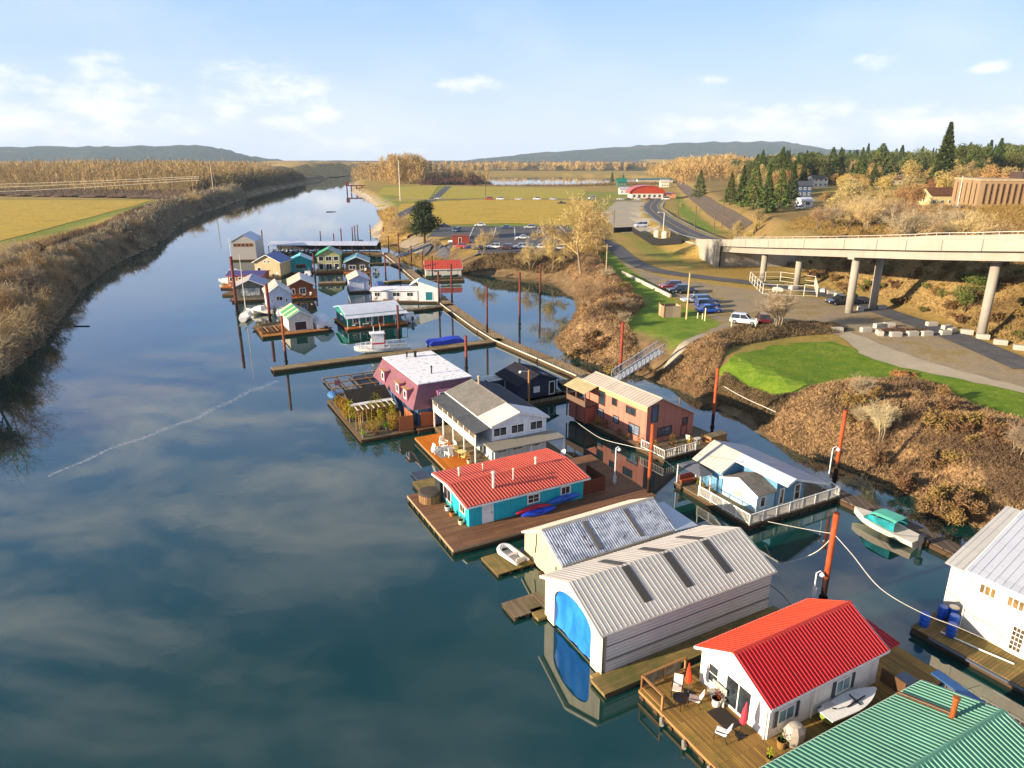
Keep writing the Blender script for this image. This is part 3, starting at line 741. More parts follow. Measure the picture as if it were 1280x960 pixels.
def railing(root, pts, z, h=1.0, mat=None, bal=0.15, post=1.6, name='railing', panel=None):
    m = MB()
    for a, b in zip(pts[:-1], pts[1:]):
        L_ = math.dist(a, b); n = max(1, round(L_ / post))
        P = lambda t, zz: (a[0] + (b[0] - a[0]) * t, a[1] + (b[1] - a[1]) * t, zz)
        for i in range(n + 1): m.bar(P(i / n, z), P(i / n, z + h + .05), .09)
        m.bar(P(0, z + h), P(1, z + h), .1, .06); m.bar(P(0, z + .12), P(1, z + .12), .05, .05)
        if bal:
            k = int(L_ / bal)
            for i in range(1, k): m.bar(P(i / k, z + .12), P(i / k, z + h), .03)
    return m.build(name, mat or M_trim, root)
def pipe(root, x, y, z0, z1, r=.08, mat=None, cap=True, name='vent_pipe'):
    m = MB(); m.tube([(x, y, z0), (x, y, z1)], r, 10)
    if cap: m.tube([(x, y, z1 + .03), (x, y, z1 + .1), (x, y, z1 + .22)], [r * 1.7, r * 1.7, .02], 10)
    return m.build(name, mat or M_steel, root)

# ------------------------------------------------------------------ FOREGROUND FLOAT HOMES
# 1. bright red metal roof, white walls
redh = thing('float_home', 'white float home with bright red metal roof and sliding door in the foreground', 'float home', (13.55, 29.45), 28.5)
Lr, Wr = 9.0, 5.1
deck_parts(redh, -3.6, 13.2, -1.7, 6.2, .55, planks('#a8853f', '#7c6036', 0.15, 'y', 0.85, 0.35), skirt=M_wood)
gable_parts(redh, Lr, Wr, .55, 2.92, 4.45, .28, siding('#f1efe9', 0.25), metal_roof('#c40d16', fade=.82, rough=.4), rib=.26, rh=.05, two=metal_roof('#dd3f22', fade=.85, rough=.4), fascia=M_trim, ox=.35, rw=.22)  # sunlight painted into the orange slope, shade into the deeper red one
rr = MB(); slope_panel(rr, (9.35, -.1, 2.75), (10.7, -.1, 2.75), (10.7, 2.2, 3.0), (9.35, 2.2, 3.0), .06, .26, .04, .22); rr.build('awning', metal_roof('#c40d16', fade=.82, rough=.4), redh)
opening(redh, Lr, Wr, 'f', 2.15, .65, 1.9, 1.95, 'win', name='sliding_door', nx_=2, fw=.08)
opening(redh, Lr, Wr, 'f', 4.05, 1.15, .8, 1.25, 'win', ny_=2)
opening(redh, Lr, Wr, 'r', 1.3, 1.25, 1.25, .9, 'win', nx_=2, pane=glass('#5f7f86'))
opening(redh, Lr, Wr, 'r', 5.9, 1.25, 1.2, .9, 'win', nx_=2, pane=glass('#5f7f86'))
for a in (.48, 2.12, 5.1, 6.7): MB().box(a - .13, a + .13, -.06, -.003, 1.2, 2.2).build('shutter', plain('#3c4650'), redh)
for p_ in ([(-.08, .15, .55), (-.08, .15, 2.7)], [(3.3, -.09, .6), (3.3, -.09, 2.4)]): MB().tube(p_, .05, 8).build('downpipe', M_trim, redh)
m = MB(); m.box(4.05, 4.75, -.5, -.1, .62, 1.2); m.tube([(4.4, -.52, .92), (4.4, -.50, .92)], .22, 14); m.build('heat_pump', plain('#c9c7bf', .5), redh)
m = MB()
for a, b in (((-3.5, 4.3), (-3.5, 6.1)), ((-3.5, 6.1), (-.2, 6.1))): 
    L_ = math.dist(a, b); n = max(1, round(L_ / 1.6))
    for i in range(n + 1):
        t = i / n; x, y = a[0] + (b[0] - a[0]) * t, a[1] + (b[1] - a[1]) * t; m.bar((x, y, .55), (x, y, 1.55), .12)
    m.bar((a[0], a[1], 1.55), (b[0], b[1], 1.55), .14, .06); m.bar((a[0], a[1], .75), (b[0], b[1], .75), .1, .06)
m.build('railing', M_wood, redh)
m = MB(); m.box(-3.3, -.6, 6.085, 6.095, .8, 1.5); m.build('windscreen', glass('#555a50'), redh)
m = MB(); m.bar((-.6, -1.6, .95), (9.4, -1.6, .95), .08, .25); 
for i in range(6): m.bar((-.6 + 2 * i, -1.6, .5), (-.6 + 2 * i, -1.6, 1.2), .12)
m.bar((9.3, -1.6, 1.1), (9.3, -.1, 1.1), .08, .9); m.build('fence', M_wood_dark, redh)
m = MB()
for yy in (4.0, 2.2, .3): MB().tube([(-3.75, yy, .35), (-4.05, yy - .35, .3)], .12, 8).build('fender', plain('#8f887a'), redh)
m = MB(); m.box(-1.4, -.3, 1.4, 3.0, .553, .575); tag(m.build('doormat', plain('#2c2622', .95), None), 'dark mat lying before the sliding door', 'doormat'); dm = bpy.data.objects['doormat']; dm.location = redh.location; dm.rotation_euler = redh.rotation_euler
ld = MB(); ld.box(9.9, 11.2, -1.2, -.35, .552, .75)
sp_ = ld.build('crate', plain('#5b6f80')); tag(sp_, 'flat blue grey crate on the deck behind the red-roofed home', 'crate'); sp_.location = redh.location; sp_.rotation_euler = redh.rotation_euler

def on(root, x, y, z=.55):
    """world position of a local point of a placed root"""
    a = root.rotation_euler[2]; return (root.location.x + x * math.cos(a) - y * math.sin(a), root.location.y + x * math.sin(a) + y * math.cos(a), z)
def deg(root): return math.degrees(root.rotation_euler[2])

# closed patio umbrellas
def umbrella(label, loc, c, h=2.3, lean=0.0):
    t = thing('patio_umbrella', label, 'umbrella', loc)
    m = MB(); m.tube([(0, 0, 0), (lean, 0, h)], .025, 8); m.build('pole', M_steel, t)
    m = MB(); m.tube([(0, 0, 0), (0, 0, .06)], .26, 12)
    for k in range(3): m.bar((0, 0, .06), (.45 * math.cos(k * 2.1), .45 * math.sin(k * 2.1), .03), .05)
    m.build('base', M_black, t)
    m = MB(); m.tube([(lean * .35, 0, h * .35), (lean * .45, 0, h * .42), (lean * .7, 0, h * .7), (lean * .98, 0, h + .03)], [.11, .2, .14, .02], 9); m.build('canopy', plain(c, .8), t)
umbrella('closed orange red umbrella beside the cushioned chairs on the front deck', on(redh, -1.3, 4.6), '#e0401c', 2.1, -.1)
umbrella('closed pink red umbrella near the corner of the white wall', on(redh, -1.0, .9), '#c83848', 2.2, .15)
def sling_chair(label, loc, rz, c, group=None):
    t = thing('patio_chair', label, 'chair', loc, rz, group)
    m = MB(); m.tube([(.35, .25, .42), (-.2, .25, .38), (-.45, .25, 1.0)], .02, 6); m.tube([(.35, -.25, .42), (-.2, -.25, .38), (-.45, -.25, 1.0)], .02, 6); m.build('frame', M_black, t)
    m = MB(); m.prism([(.36, -.25, .44), (-.2, -.25, .40), (-.46, -.25, 1.02), (-.42, -.25, 1.04), (-.16, -.25, .47), (.36, -.25, .5)], (0, .5, 0)); m.build('seat', plain(c, .8), t)
    for s in (-1, 1):
        m = MB(); m.tube([(.35, s * .27, .42), (.4, s * .27, 0)], .02, 6); m.build('leg', M_black, t)
        m = MB(); m.tube([(-.15, s * .27, .38), (-.35, s * .27, 0)], .02, 6); m.build('leg', M_black, t)
        m = MB(); m.bar((.3, s * .29, .62), (-.3, s * .29, .66), .05, .03); m.build('armrest', M_black, t)
    return t
sling_chair('cushioned patio chair left of the small table on the front deck', on(redh, -1.9, 4.9), 250, '#e8d8c8')
sling_chair('cushioned patio chair right of the small table on the front deck', on(redh, -1.6, 3.7), 160, '#e6cfc0')
sling_chair('white sling lounge chair beside the pink umbrella', on(redh, -2.0, 1.2), 150, '#e9e9ea')
t = thing('patio_table', 'small dark round table between the two cushioned chairs', 'table', on(redh, -2.5, 4.0))
m = MB(); m.tube([(0, 0, .68), (0, 0, .72)], .42, 16); m.build('tabletop', M_black, t)
for k in range(4): MB().bar((.3 * math.cos(k * 1.57), .3 * math.sin(k * 1.57), 0), (.2 * math.cos(k * 1.57), .2 * math.sin(k * 1.57), .68), .03).build('leg', M_black, t)
def planter(label, loc, r, h, pc, leaf, group=None, lh=.4):
    t = thing('planter', label, 'planter', loc, 0, group)
    m = MB(); m.lathe((0, 0, 0), [(r * .75, 0), (r, h * .85), (r * 1.08, h), (r * .9, h), (r * .85, h * .9)], 12); m.build('pot', plain(pc, .7), t)
    g = random.Random(int(loc[0] * 10)); m = MB()
    for k in range(60):
        a, rr_ = g.uniform(0, 6.28), g.uniform(0, r * 1.2); z = h + g.uniform(0, lh)
        p = Vector((math.cos(a) * rr_, math.sin(a) * rr_, z)); d = Vector((g.uniform(-1, 1), g.uniform(-1, 1), g.uniform(0, 1))) * .12
        m.add([p, p + d, p + d + Vector((.04, 0, .05))], [(0, 1, 2)])
    m.build('plant', leafy(leaf, hx(leaf, .5)), t); return t
planter('white bowl planter with red flowers by the window', on(redh, -.55, 3.15), .3, .5, '#d5d0c6', '#8a3a20')
planter('dark round planter at the corner of the white home', on(redh, .3, -.7), .26, .5, '#8a6a3a', '#2c4a1c')
planter('small pot with yellow green grass at the deck edge', on(redh, -1.0, -1.1), .18, .35, '#6b5a30', '#8f9a20', lh=.5)
m = MB(); m.lathe((0, 0, 0), [(.5, 0), (.62, .35), (.6, .8), (.35, 1.12), (.1, 1.18)], 9); o = m.build('barbecue_cover', plain('#b9aea0', .75)); tag(o, 'grey fabric cover over a barbecue by the wall', 'barbecue'); o.location = on(redh, 1.15, -.75); o.scale = (1.1, .8, 1); o.rotation_euler = (0, 0, R(28))
m = MB(); m.bar((0, 0, .45), (0, 1.1, .45), .4, .06); m.bar((-.18, 0, .9), (-.18, 1.1, .9), .05, .4)
for a in (.1, 1.0): m.bar((0, a, 0), (0, a, .45), .3, .05)
o = m.build('bench', plain('#a9a89c')); tag(o, 'small grey bench beneath the front window of the white home', 'bench'); o.location = on(redh, -.35, 3.9); o.rotation_euler = (0, 0, R(28.5 + 180))
# small sailing dinghy hull on the side deck
def hull_rings(L_, B_, D_, nseg=12, bow=1.0, stern=.7, rise=.25, half=False):
    rings = []
    for i in range(nseg + 1):
        t = i / nseg; x = L_ * (t - .5)
        w = B_ / 2 * (1 - max(0, (t - .45) / .55) ** 2.2 * bow) * (stern + (1 - stern) * min(1, t / .45)); w = max(w, .02)
        top = D_ + rise * t ** 2; bot = .0 + (D_ * .7) * max(0, (t - .7) / .3) ** 2
        rings.append([(x, -w, top), (x, -w * .85, bot + (top - bot) * .4), (x, -w * .3, bot), (x, w * .3, bot), (x, w * .85, bot + (top - bot) * .4), (x, w, top)])
    return rings
def dinghy():
    t = thing('sailing_dinghy', 'white and green sailing dinghy stored along the side wall', 'dinghy', on(redh, 5.7, -.75, .75), 28.5)
    m = MB(); m.loft(hull_rings(4.2, 1.25, .35, 12, .9, .75, .1)); m.build('hull', plain('#7d8f3a', .4), t)
    m = MB(); rg = hull_rings(4.2, 1.25, .35, 12, .9, .75, .1); top = [r_[0] for r_ in rg] + [r_[5] for r_ in rg[::-1]]
    m.prism([(p[0] * 1.02, p[1] * 1.04, p[2] + .01) for p in top], (0, 0, .06)); m.build('hull_deck', plain('#e9e9e6', .35), t)
    m = MB(); m.bar((-.6, -.2, .5), (.9, -.2, .62), .06); m.bar((.2, -.45, .5), (.2, .3, .62), .06); m.bar((-1.2, 0, .48), (-1.6, 0, .7), .06); m.build('thwart', M_black, t)
dinghy()

# 2. green corrugated roof at the lower edge
grn = thing('float_home', 'float home under a green corrugated roof at the bottom edge', 'float home', (19.0, 22.0), 28.5)
GE, GR = 3.05, 4.25
pe0 = G(965, 952, GE); pe1 = G(1152.5, 850, GE); pr0 = G(1147, 962, GR); pr1 = G(1237, 899, GR)
gth = math.degrees(math.atan2(pe1[1] - pe0[1], pe1[0] - pe0[0])); grn.rotation_euler[2] = R(gth)
ca_, sa_ = math.cos(R(gth)), math.sin(R(gth))
def toloc(p, o0): dx, dy = p[0] - o0[0], p[1] - o0[1]; return (dx * ca_ + dy * sa_, -dx * sa_ + dy * ca_)
yr_ = toloc(pr1, pe1)[1]
grn.location = (pe1[0], pe1[1], 0)      # far left eave corner; local -x runs toward the viewer, local -y to the right
Wg = -2 * yr_
gable_parts(grn, 12, Wg - .6, .55, GE, GR, .3, siding('#d9d4c4', .25), metal_roof('#62a084', .0, .55, fade=.76), x0=-12.3, y0=-(Wg - .3), rib=.27, rh=.055, two=metal_roof('#579078', .0, .55, fade=.76), fascia=M_trim, ox=.3, rw=.35)
deck_parts(grn, -13, 2.5, -Wg - 1, .6, .5, M_deck_brown)
m = MB(); slope_panel(m, (.33, -Wg * .98, GE - .1), (1.0, -Wg * .98, GE - .12), (1.0, -.2, GE + .45), (.33, -.2, GE + .5), .06); m.build('awning', metal_roof('#2c5f95', .0, .4), grn)
m = MB(); m.tube([(-2.3, yr_ * .72, 3.6), (-2.3, yr_ * .72, 5.0)], .13, 10); m.tube([(-2.3, yr_ * .72, 5.02), (-2.3, yr_ * .72, 5.15)], .17, 10); m.build('stovepipe', rusty('#a5612c', '#7c3f1c'), grn)
m = MB()
for a in (0, .13): m.obox((-2.35 + a * 1.4, yr_ * .36, (GE + GR) / 2 + .0), (1, 0, 0), Vector((0, yr_, (GR - GE))).normalized(), Vector((0, 1, 0)), .05, abs(yr_) * .36, .03)
m.build('rust_flashing', rusty('#8c4a22', '#6a3318'), grn)

# 3. big pale boathouse with the blue tarpaulin
big = thing('boathouse', 'large pale corrugated boathouse with bright blue tarpaulin door', 'boathouse', (5.4, 34.7), 28.0)
La, Wa = 14.0, 6.7
m = MB()
wallA = siding('#b7b1a8', 0.3)
w_ = MB()
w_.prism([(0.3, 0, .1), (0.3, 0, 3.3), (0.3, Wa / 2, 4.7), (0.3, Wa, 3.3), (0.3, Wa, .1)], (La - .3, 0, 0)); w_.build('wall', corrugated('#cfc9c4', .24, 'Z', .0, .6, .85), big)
zA, rA = 3.33, 4.9
rf_ = MB(); slope_panel(rf_, (-.3, -.2, zA), (La + .2, -.2, zA), (La + .2, Wa / 2, rA), (-.3, Wa / 2, rA), .07, .34, .016, .3)
rfo = rf_.build('roof', metal_roof('#cac4b8', .0, .5, fade=.84), big)
rf_ = MB(); slope_panel(rf_, (-.3, Wa + .2, zA), (La + .2, Wa + .2, zA), (La + .2, Wa / 2, rA), (-.3, Wa / 2, rA), .07, .34, .016, .3)
rf2 = rf_.build('roof', metal_roof('#cfc6b8', .0, .5, fade=.88), big)
for xx in (3.6, 7.0, 10.4):
    for sgn, prt in ((1, rfo), (-1, rf2)):
        ya, yb = (.7, Wa / 2 - .15) if sgn > 0 else (Wa / 2 + .15, Wa - .9)
        za = lambda y: zA + (rA - zA) * ((y + .2) / (Wa / 2 + .2) if sgn > 0 else (Wa + .2 - y) / (Wa / 2 + .2)) + .05
        MB().add([(xx, ya, za(ya)), (xx + .6, ya, za(ya)), (xx + .6, yb, za(yb)), (xx, yb, za(yb)), (xx, ya, za(ya) - .04), (xx + .6, ya, za(ya) - .04), (xx + .6, yb, za(yb) - .04), (xx, yb, za(yb) - .04)], [(0, 1, 2, 3), (4, 7, 6, 5), (0, 4, 5, 1), (2, 6, 7, 3), (1, 5, 6, 2), (0, 3, 7, 4)]).build('skylight_panel', plain('#4a4640', .5), prt)
# front face with an arched opening
def arch(a):  # opening outline, from bottom right up and over to bottom left
    pts = []
    for k in range(13):
        t = math.pi * k / 12; pts.append((Wa / 2 + math.cos(t) * a * (1 if True else 0), 2.35 + math.sin(t) * 1.25))
    return pts
ar = arch(2.15)
outer = [(0, .1), (0, 3.25), (Wa / 2, 4.78), (Wa, 3.25), (Wa, .1)]
m = MB()
n = len(ar)
op = [(ar[0][0], .1)] if False else []
ys_in = [(ar[0][0] * 0 + Wa / 2 + (Wa / 2 - 2.15) * 0 + 2.15, .1)] if False else None
ring_in = [(Wa / 2 + 2.15, .1)] + ar + [(Wa / 2 - 2.15, .1)]
def ztop(y): return 3.25 + (4.78 - 3.25) * (1 - abs(y - Wa / 2) / (Wa / 2))
fr_v, fr_f = [], []
ring_out = [(Wa, .1)] + [(Wa / 2 + math.cos(math.pi * k / 12) * Wa / 2, 0) for k in range(13)] + [(0, .1)]
ring_out = [(y, z if i in (0, 14) else ztop(y)) for i, (y, z) in enumerate(ring_out)]
for xx in (0.0, .28):
    fr_v += [(xx, y, z) for y, z in ring_in] + [(xx, y, z) for y, z in ring_out]
K = 15
for i in range(K - 1):
    fr_f += [(i, i + 1, K + i + 1, K + i), (2 * K + i, 3 * K + i, 3 * K + i + 1, 2 * K + i + 1), (i, 2 * K + i, 2 * K + i + 1, i + 1)]
MB().add(fr_v, fr_f).build('front_wall', siding('#cfc4ae', .3, True), big)
g = random.Random(5); m = MB(); NY, NZ = 14, 14; vs = []
for i in range(NY + 1):
    for j in range(NZ + 1):
        y = Wa / 2 - 2.12 + 4.24 * i / NY; tt = abs(y - Wa / 2) / 2.12; zt = 2.35 + 1.22 * math.sqrt(max(0, 1 - tt * tt)); z = .3 + (zt - .3) * j / NZ
        vs.append((.12 + .05 * math.sin(i * 1.3 + j * .35) + g.uniform(-.012, .012) + .1 * math.sin(math.pi * j / NZ), y, z))
m.add(vs, [(i * (NZ + 1) + j, (i + 1) * (NZ + 1) + j, (i + 1) * (NZ + 1) + j + 1, i * (NZ + 1) + j + 1) for i in range(NY) for j in range(NZ)])
tm = Mat('blue_tarp', .45); tm.color(tm.mix(tm.thr(tm.noise(1.2, 5, .6, (1, 1, .4)), .35, .7), '#1463dd', '#2f86ff')); tm.bump(tm.noise(2.2, 5), .4, .1)
m.build('tarpaulin', tm.m, big, True)
m = MB(); m.bar((-.32, -.2, zA - .1), (-.32, Wa / 2, rA - .1), .05, .2); m.bar((-.32, Wa + .2, zA - .1), (-.32, Wa / 2, rA - .1), .05, .2)
m.bar((-.3, -.24, zA - .08), (La + .2, -.24, zA - .08), .05, .14); m.build('fascia', paint('#d2cabb'), big)
m = MB(); m.bar((.3, -.03, 1.15), (La, -.03, 1.15), .05, .06); m.bar((.3, -.03, 2.2), (La, -.03, 2.2), .03, .05); m.build('batten', plain('#6e675e'), big)
m = MB()
m.box(-.8, La + .6, -1.5, -.05, .12, .34); m.box(-.6, 1.5, -.02, .3, .1, .3) ; m.box(-.7, .2, Wa - .3, Wa + .9, .1, .3); m.build('walkway', M_deck_moss, big)
m = MB()
for yy in (-1.3, -.6, Wa + .3): m.tube([(-.7, yy, .02), (La + .5, yy, .02)], .22, 8)
m.build('float', M_log, big)

# 4. smaller rusty-roofed boathouse and its low platform
sm = thing('boathouse', 'smaller cream boathouse with rust spotted corrugated roof', 'boathouse', (3.65, 43.7), 29.5)
Lb, Wb = 10.4, 5.4
gable_parts(sm, Lb, Wb, .15, 2.22, 3.74, .15, siding('#cdbd97', .26), mottled_roof('#c6cad2', '#858d9c', '#5f2c1c'), rib=.21, rh=.02, two=metal_roof('#c4baa9', 0, .5, 0), fascia=paint('#ddd3bd'), ox=.15, rw=.42)
rp = [o for o in sm.children if o.name.startswith('roof')][0]
for xx in (3.3, 7.2):
    za = lambda y: 2.22 + (3.74 - 2.22) * (y + .15) / (Wb / 2 + .15) + .06
    MB().add([(xx, .1, za(.1)), (xx + .4, .1, za(.1)), (xx + .4, 2.4, za(2.4)), (xx, 2.4, za(2.4)), (xx, .1, za(.1) - .05), (xx + .4, .1, za(.1) - .05), (xx + .4, 2.4, za(2.4) - .05), (xx, 2.4, za(2.4) - .05)], [(0, 1, 2, 3), (4, 7, 6, 5), (0, 4, 5, 1), (2, 6, 7, 3), (1, 5, 6, 2), (0, 3, 7, 4)]).build('skylight_panel', plain('#6d6862', .5), rp)
MB().tube([(-.05, 3.6, 2.9), (-.06, 3.55, 2.2), (-.05, 3.75, 1.2)], .03, 6).build('cable', M_black, sm); MB().tube([(-.05, .8, .3), (-.05, .8, 1.6)], .04, 6).build('cable', M_black, sm)
m = MB(); slope_panel(m, (Lb + .1, -.3, 2.2), (Lb + 2.4, -.3, 2.0), (Lb + 2.4, Wb * .7, 2.25), (Lb + .1, Wb * .7, 2.45), .06)
for a in (0, Wb * .6): m.bar((Lb + 2.2, a, .3), (Lb + 2.2, a, 2.0), .1)
m.build('awning', metal_roof('#b9c2cc', fade=.9), sm)
m = MB()
for yy in (-.2, 2.6, Wb + .2): m.tube([(-.3, yy, .02), (Lb + .5, yy, .02)], .22, 8)
m.box(.1, Lb, .0, Wb, -.3, .14); m.build('float', M_log, sm)
def raft(label, loc, rz, w, l, mat, z=.3, name='raft'):
    t = thing(name, label, 'platform', loc, rz)
    MB().box(0, l, 0, w, z - .08, z).build('deck', mat, t)
    m = MB()
    for i in range(4): m.tube([(.0, .2 + (w - .4) * i / 3, z - .28), (l, .2 + (w - .4) * i / 3, z - .28)], .17, 8)
    m.build('float', M_log, t); return t
p = G(602, 690, .3); raft('weathered square platform holding the white inflatable boat', (G(667.6, 704, .3)), 29.5 + 90, 3.2, 2.75, M_deck_moss)
p = G(650, 742, .3); raft('small weathered grey platform beside the blue tarpaulin boathouse', (G(690, 757, .3)), 118, 3.0, 1.9, M_deck_grey)
def inflatable(label, loc, rz, c='#e9e6e2'):
    t = thing('inflatable_boat', label, 'boat', loc, rz)
    pts = []
    for k in range(25):
        a = -math.pi * .5 + math.pi * k / 24; pts.append((.75 + math.cos(a) * .55, math.sin(a) * .55, .28 + .14 * max(0, math.cos(a))))
    pts = [(-1.35, -.55, .25)] + pts + [(-1.35, .55, .25)]
    MB().tube(pts, [.12] + [.2] * (len(pts) - 2) + [.12], 10).build('tube', plain(c, .45), t, True)
    m = MB(); m.box(-1.1, .9, -.4, .4, .1, .16); m.build('floor', plain('#cfc6bd'), t)
    m = MB(); m.box(-1.12, -1.02, -.42, .42, .1, .55); m.build('transom', plain('#d9d4cc'), t)
    MB().bar((-.1, -.45, .4), (-.1, .45, .4), .22, .05).build('seat', plain('#d9d0c6'), t)
inflatable('white inflatable dinghy resting on the square platform', G(640, 697, .3) + (.3,), 128)

# 5. turquoise home with the long salmon red roof
tq = thing('float_home', 'turquoise float home with long faded red ribbed roof', 'float home', (-3.6, 52.0), 27.9)
Lt, Wt = 11.4, 6.7
deck_parts(tq, -2.6, 17.6, -2.7, 8.0, .55, M_deck_brown, skirt=plain('#a08a68', .9))
mt = siding('#1fb4c4', .5, True, .1)
gable_parts(tq, Lt, Wt, .55, 2.66, 3.12, .45, mt, metal_roof('#c4523e', 0, .55, fade=.78), rib=.3, rh=.07, fascia=M_trim, rw=.45)
opening(tq, Lt, Wt, 'r', 1.75, .6, .95, 1.85, 'door', pane=paint('#f0ecec'), name='door')
opening(tq, Lt, Wt, 'r', 6.2, 1.35, 1.15, .8, nx_=2, ny_=2); opening(tq, Lt, Wt, 'r', 9.5, 1.4, .95, .75, nx_=2)
opening(tq, Lt, Wt, 'f', 1.3, 1.3, 1.0, .9, nx_=2, frame=paint('#e9d9a8')); opening(tq, Lt, Wt, 'f', 4.6, 1.0, 1.6, 1.2, nx_=2, frame=paint('#e9c7c0'))
for (a, b, c_, r_) in ((1.3, 4.9, 3.6, .1), (3.0, 1.4, 4.3, .13), (5.2, 1.9, 3.9, .06), (8.4, 3.5, 3.7, .1), (3.6, 4.8, 3.55, .05)): pipe(tq, a, b, 2.8, c_, r_, paint('#d8cdbb'))
m = MB()
for (a, b, c2_) in ((3.2, 7.6, 1.25), (8.6, 10.4, 3.1)): m.bar((a, c2_, 3.05), (b, c2_, 3.05), .04, .03)
m.build('conduit', plain('#8b3a30'), tq)
m = MB(); m.bar((Lt + .3, .4, .55), (Lt + .3, .4, 2.0), .1); m.box(Lt + .1, Lt + 2.6, .3, .36, .6, 2.0); m.box(Lt + 2.6, Lt + 2.66, .3, 3.4, .6, 2.0); m.build('fence', plain('#6d3520', .9), tq)
m = MB(); m.bar((Lt + 1.3, 5.4, .55), (Lt + 1.3, 5.4, 2.6), .06); m.build('dish_pole', M_steel, tq)
t = thing('satellite_dish', 'pale satellite dish on a pole behind the turquoise home', 'dish', on(tq, Lt + 1.3, 5.4, 2.6), 200)
m = MB(); m.lathe((0, 0, 0), [(.05, 0), (.3, .06), (.42, .16), (.40, .17), (.28, .09), (.02, .03)], 16); d_ = m.build('reflector', plain('#d8d5cd', .4), t); d_.rotation_euler = (0, R(55), 0)
MB().bar((0, 0, 0), (.4, 0, .35), .04).build('feed_arm', M_steel, t)
t = thing('hot_tub', 'round wooden hot tub with dark cover on the front deck', 'hot tub', on(tq, -1.1, 6.1), 28)
MB().lathe((0, 0, 0), [(1.0, 0), (1.02, .5), (1.02, .78)], 20).build('tub', planks('#9a7a50', '#7d6040', .12, 'y'), t)
MB().lathe((0, 0, .785), [(1.08, 0), (1.08, .1), (.9, .2), (.05, .24)], 20).build('cover', plain('#4a4238', .8), t)
m = MB(); m.box(.75, .85, -.6, .6, .8, 1.9); m.build('screen', plain('#2a2f30'), t)
def kayak(label, loc, rz, c, tilt=R(78)):
    t = thing('kayak', label, 'kayak', loc, rz)
    rg = []
    for i in range(15):
        u = i / 14; x = 3.6 * (u - .5); w = .34 * math.sin(math.pi * u) ** .7 + .01; h = .2 * math.sin(math.pi * u) ** .5 + .01; zc = .12 * (2 * u - 1) ** 2
        rg.append([(x, w * math.cos(a), zc + h * math.sin(a)) for a in [k * math.pi / 4 for k in range(8)]])
    b = MB().loft(rg).build('hull', plain(c, .3), t, True); b.rotation_euler = (tilt, 0, 0)
    m = MB(); m.tube([(.45 * math.cos(a), .2 * math.sin(a), .19) for a in [k * math.pi / 6 for k in range(13)]], .03, 6, False); cc = m.build('cockpit_rim', M_black, t); cc.rotation_euler = (tilt, 0, 0)
kayak('red kayak leaning against the turquoise wall', on(tq, 6.0, -.35, .95), 28, '#c4223c')
kayak('bright blue kayak lying on the deck below the red one', on(tq, 6.3, -.75, .75), 28, '#2350d8', R(35))
kayak('blue kayak hung higher to the right on the turquoise wall', on(tq, 9.2, -.3, 1.15), 29, '#2a63c8')
for k, (a, b, lab, c1) in enumerate(((-.45, 3.6, 'white pot against the short turquoise wall', '#e0ddd6'), (-.5, 2.5, 'orange clay pot against the short turquoise wall', '#b8703a'), (-.4, .8, 'cream pot at the front corner of the turquoise home', '#d8cba0'))):
    planter(lab, on(tq, a, b), .25, .4, c1, '#5a5a2a')
m = MB(); m.blob((0, 0, 0), (.28, .28, .34), 12, 8); o = m.build('mooring_buoy', plain('#e8e2d4', .4), None, True); tag(o, 'white round buoy floating beside the brown deck', 'buoy'); o.location = G(596, 681, .15) + (.15,)
raft('low weathered raft between the red roof and the orange deck', G(562, 615, .35), 118, 2.4, 3.6, M_deck_moss, .4)
raft('slim grey dock frame off the left of the red roof home', G(548, 608, .2), 118, 1.3, 4.2, plain('#3a4458'), .2)
# ------------------------------------------------------------------ MIDDLE ROW
def lp(root, px_, py_, z):
    """local coordinates of a pixel's point at height z in a placed root"""
    g = G(px_, py_, z); a = root.rotation_euler[2]; dx, dy = g[0] - root.location.x, g[1] - root.location.y
    return (dx * math.cos(a) + dy * math.sin(a), -dx * math.sin(a) + dy * math.cos(a))
# 6. white two storey house with sunroom
wh = thing('float_home', 'white two-storey float home with grey roof and glazed upper porch', 'float home', (3.6, 68.3), 116.8)
L2, W2 = 12.0, 6.3
deck_parts(wh, -3.0, 12.4, -1.4, 8.2, .5, M_deck_grey)
gable_parts(wh, L2, W2, .5, 4.43, 5.45, .2, siding('#e3e6ea', .2), shingle('#4d525c', '#454a55'), two=shingle('#8f8a80', '#7d786f'), fascia=M_trim, ox=.3)  # sun side's light put into the paler, warmer shingle; shaded side darker
m = MB(); slope_panel(m, (-.35, W2 + .25, 4.47), (3.0, W2 + .25, 4.47), (3.0, W2 / 2 + .1, 5.5), (-.35, W2 / 2 + .1, 5.5), .05, .4, .03); m.build('roof_patch', metal_roof('#e9e0cf'), wh)
m = MB(); slope_panel(m, (-.35, -.22, 4.46), (2.6, -.22, 4.46), (2.6, W2 / 2 - .1, 5.48), (-.35, W2 / 2 - .1, 5.48), .05); m.build('roof_patch', metal_roof('#d9dde4'), wh)
m = MB(); slope_panel(m, (-.2, W2 + 2.0, 3.95), (12.2, W2 + 2.0, 3.95), (12.2, W2 - .02, 4.36), (-.2, W2 - .02, 4.36), .07); m.build('porch_roof', shingle('#5c5f63', '#4f5256'), wh)
m = MB(); m.box(0, 12, W2 + .01, W2 + 1.85, 2.45, 2.62); m.box(0, 12, W2 + 1.75, W2 + 1.83, 2.62, 3.25)
for i in range(9): m.box(i * 1.49, i * 1.49 + .12, W2 + 1.73, W2 + 1.85, 2.62, 3.9)
m.box(0, 12, W2 + 1.75, W2 + 1.83, 3.75, 3.92); m.build('upper_porch', siding('#e9e4d6', 5), wh)
m = MB(); m.box(.1, 11.9, W2 + 1.775, W2 + 1.8, 3.26, 3.74); m.build('porch_glazing', glass('#4a4438'), wh)
m = MB()
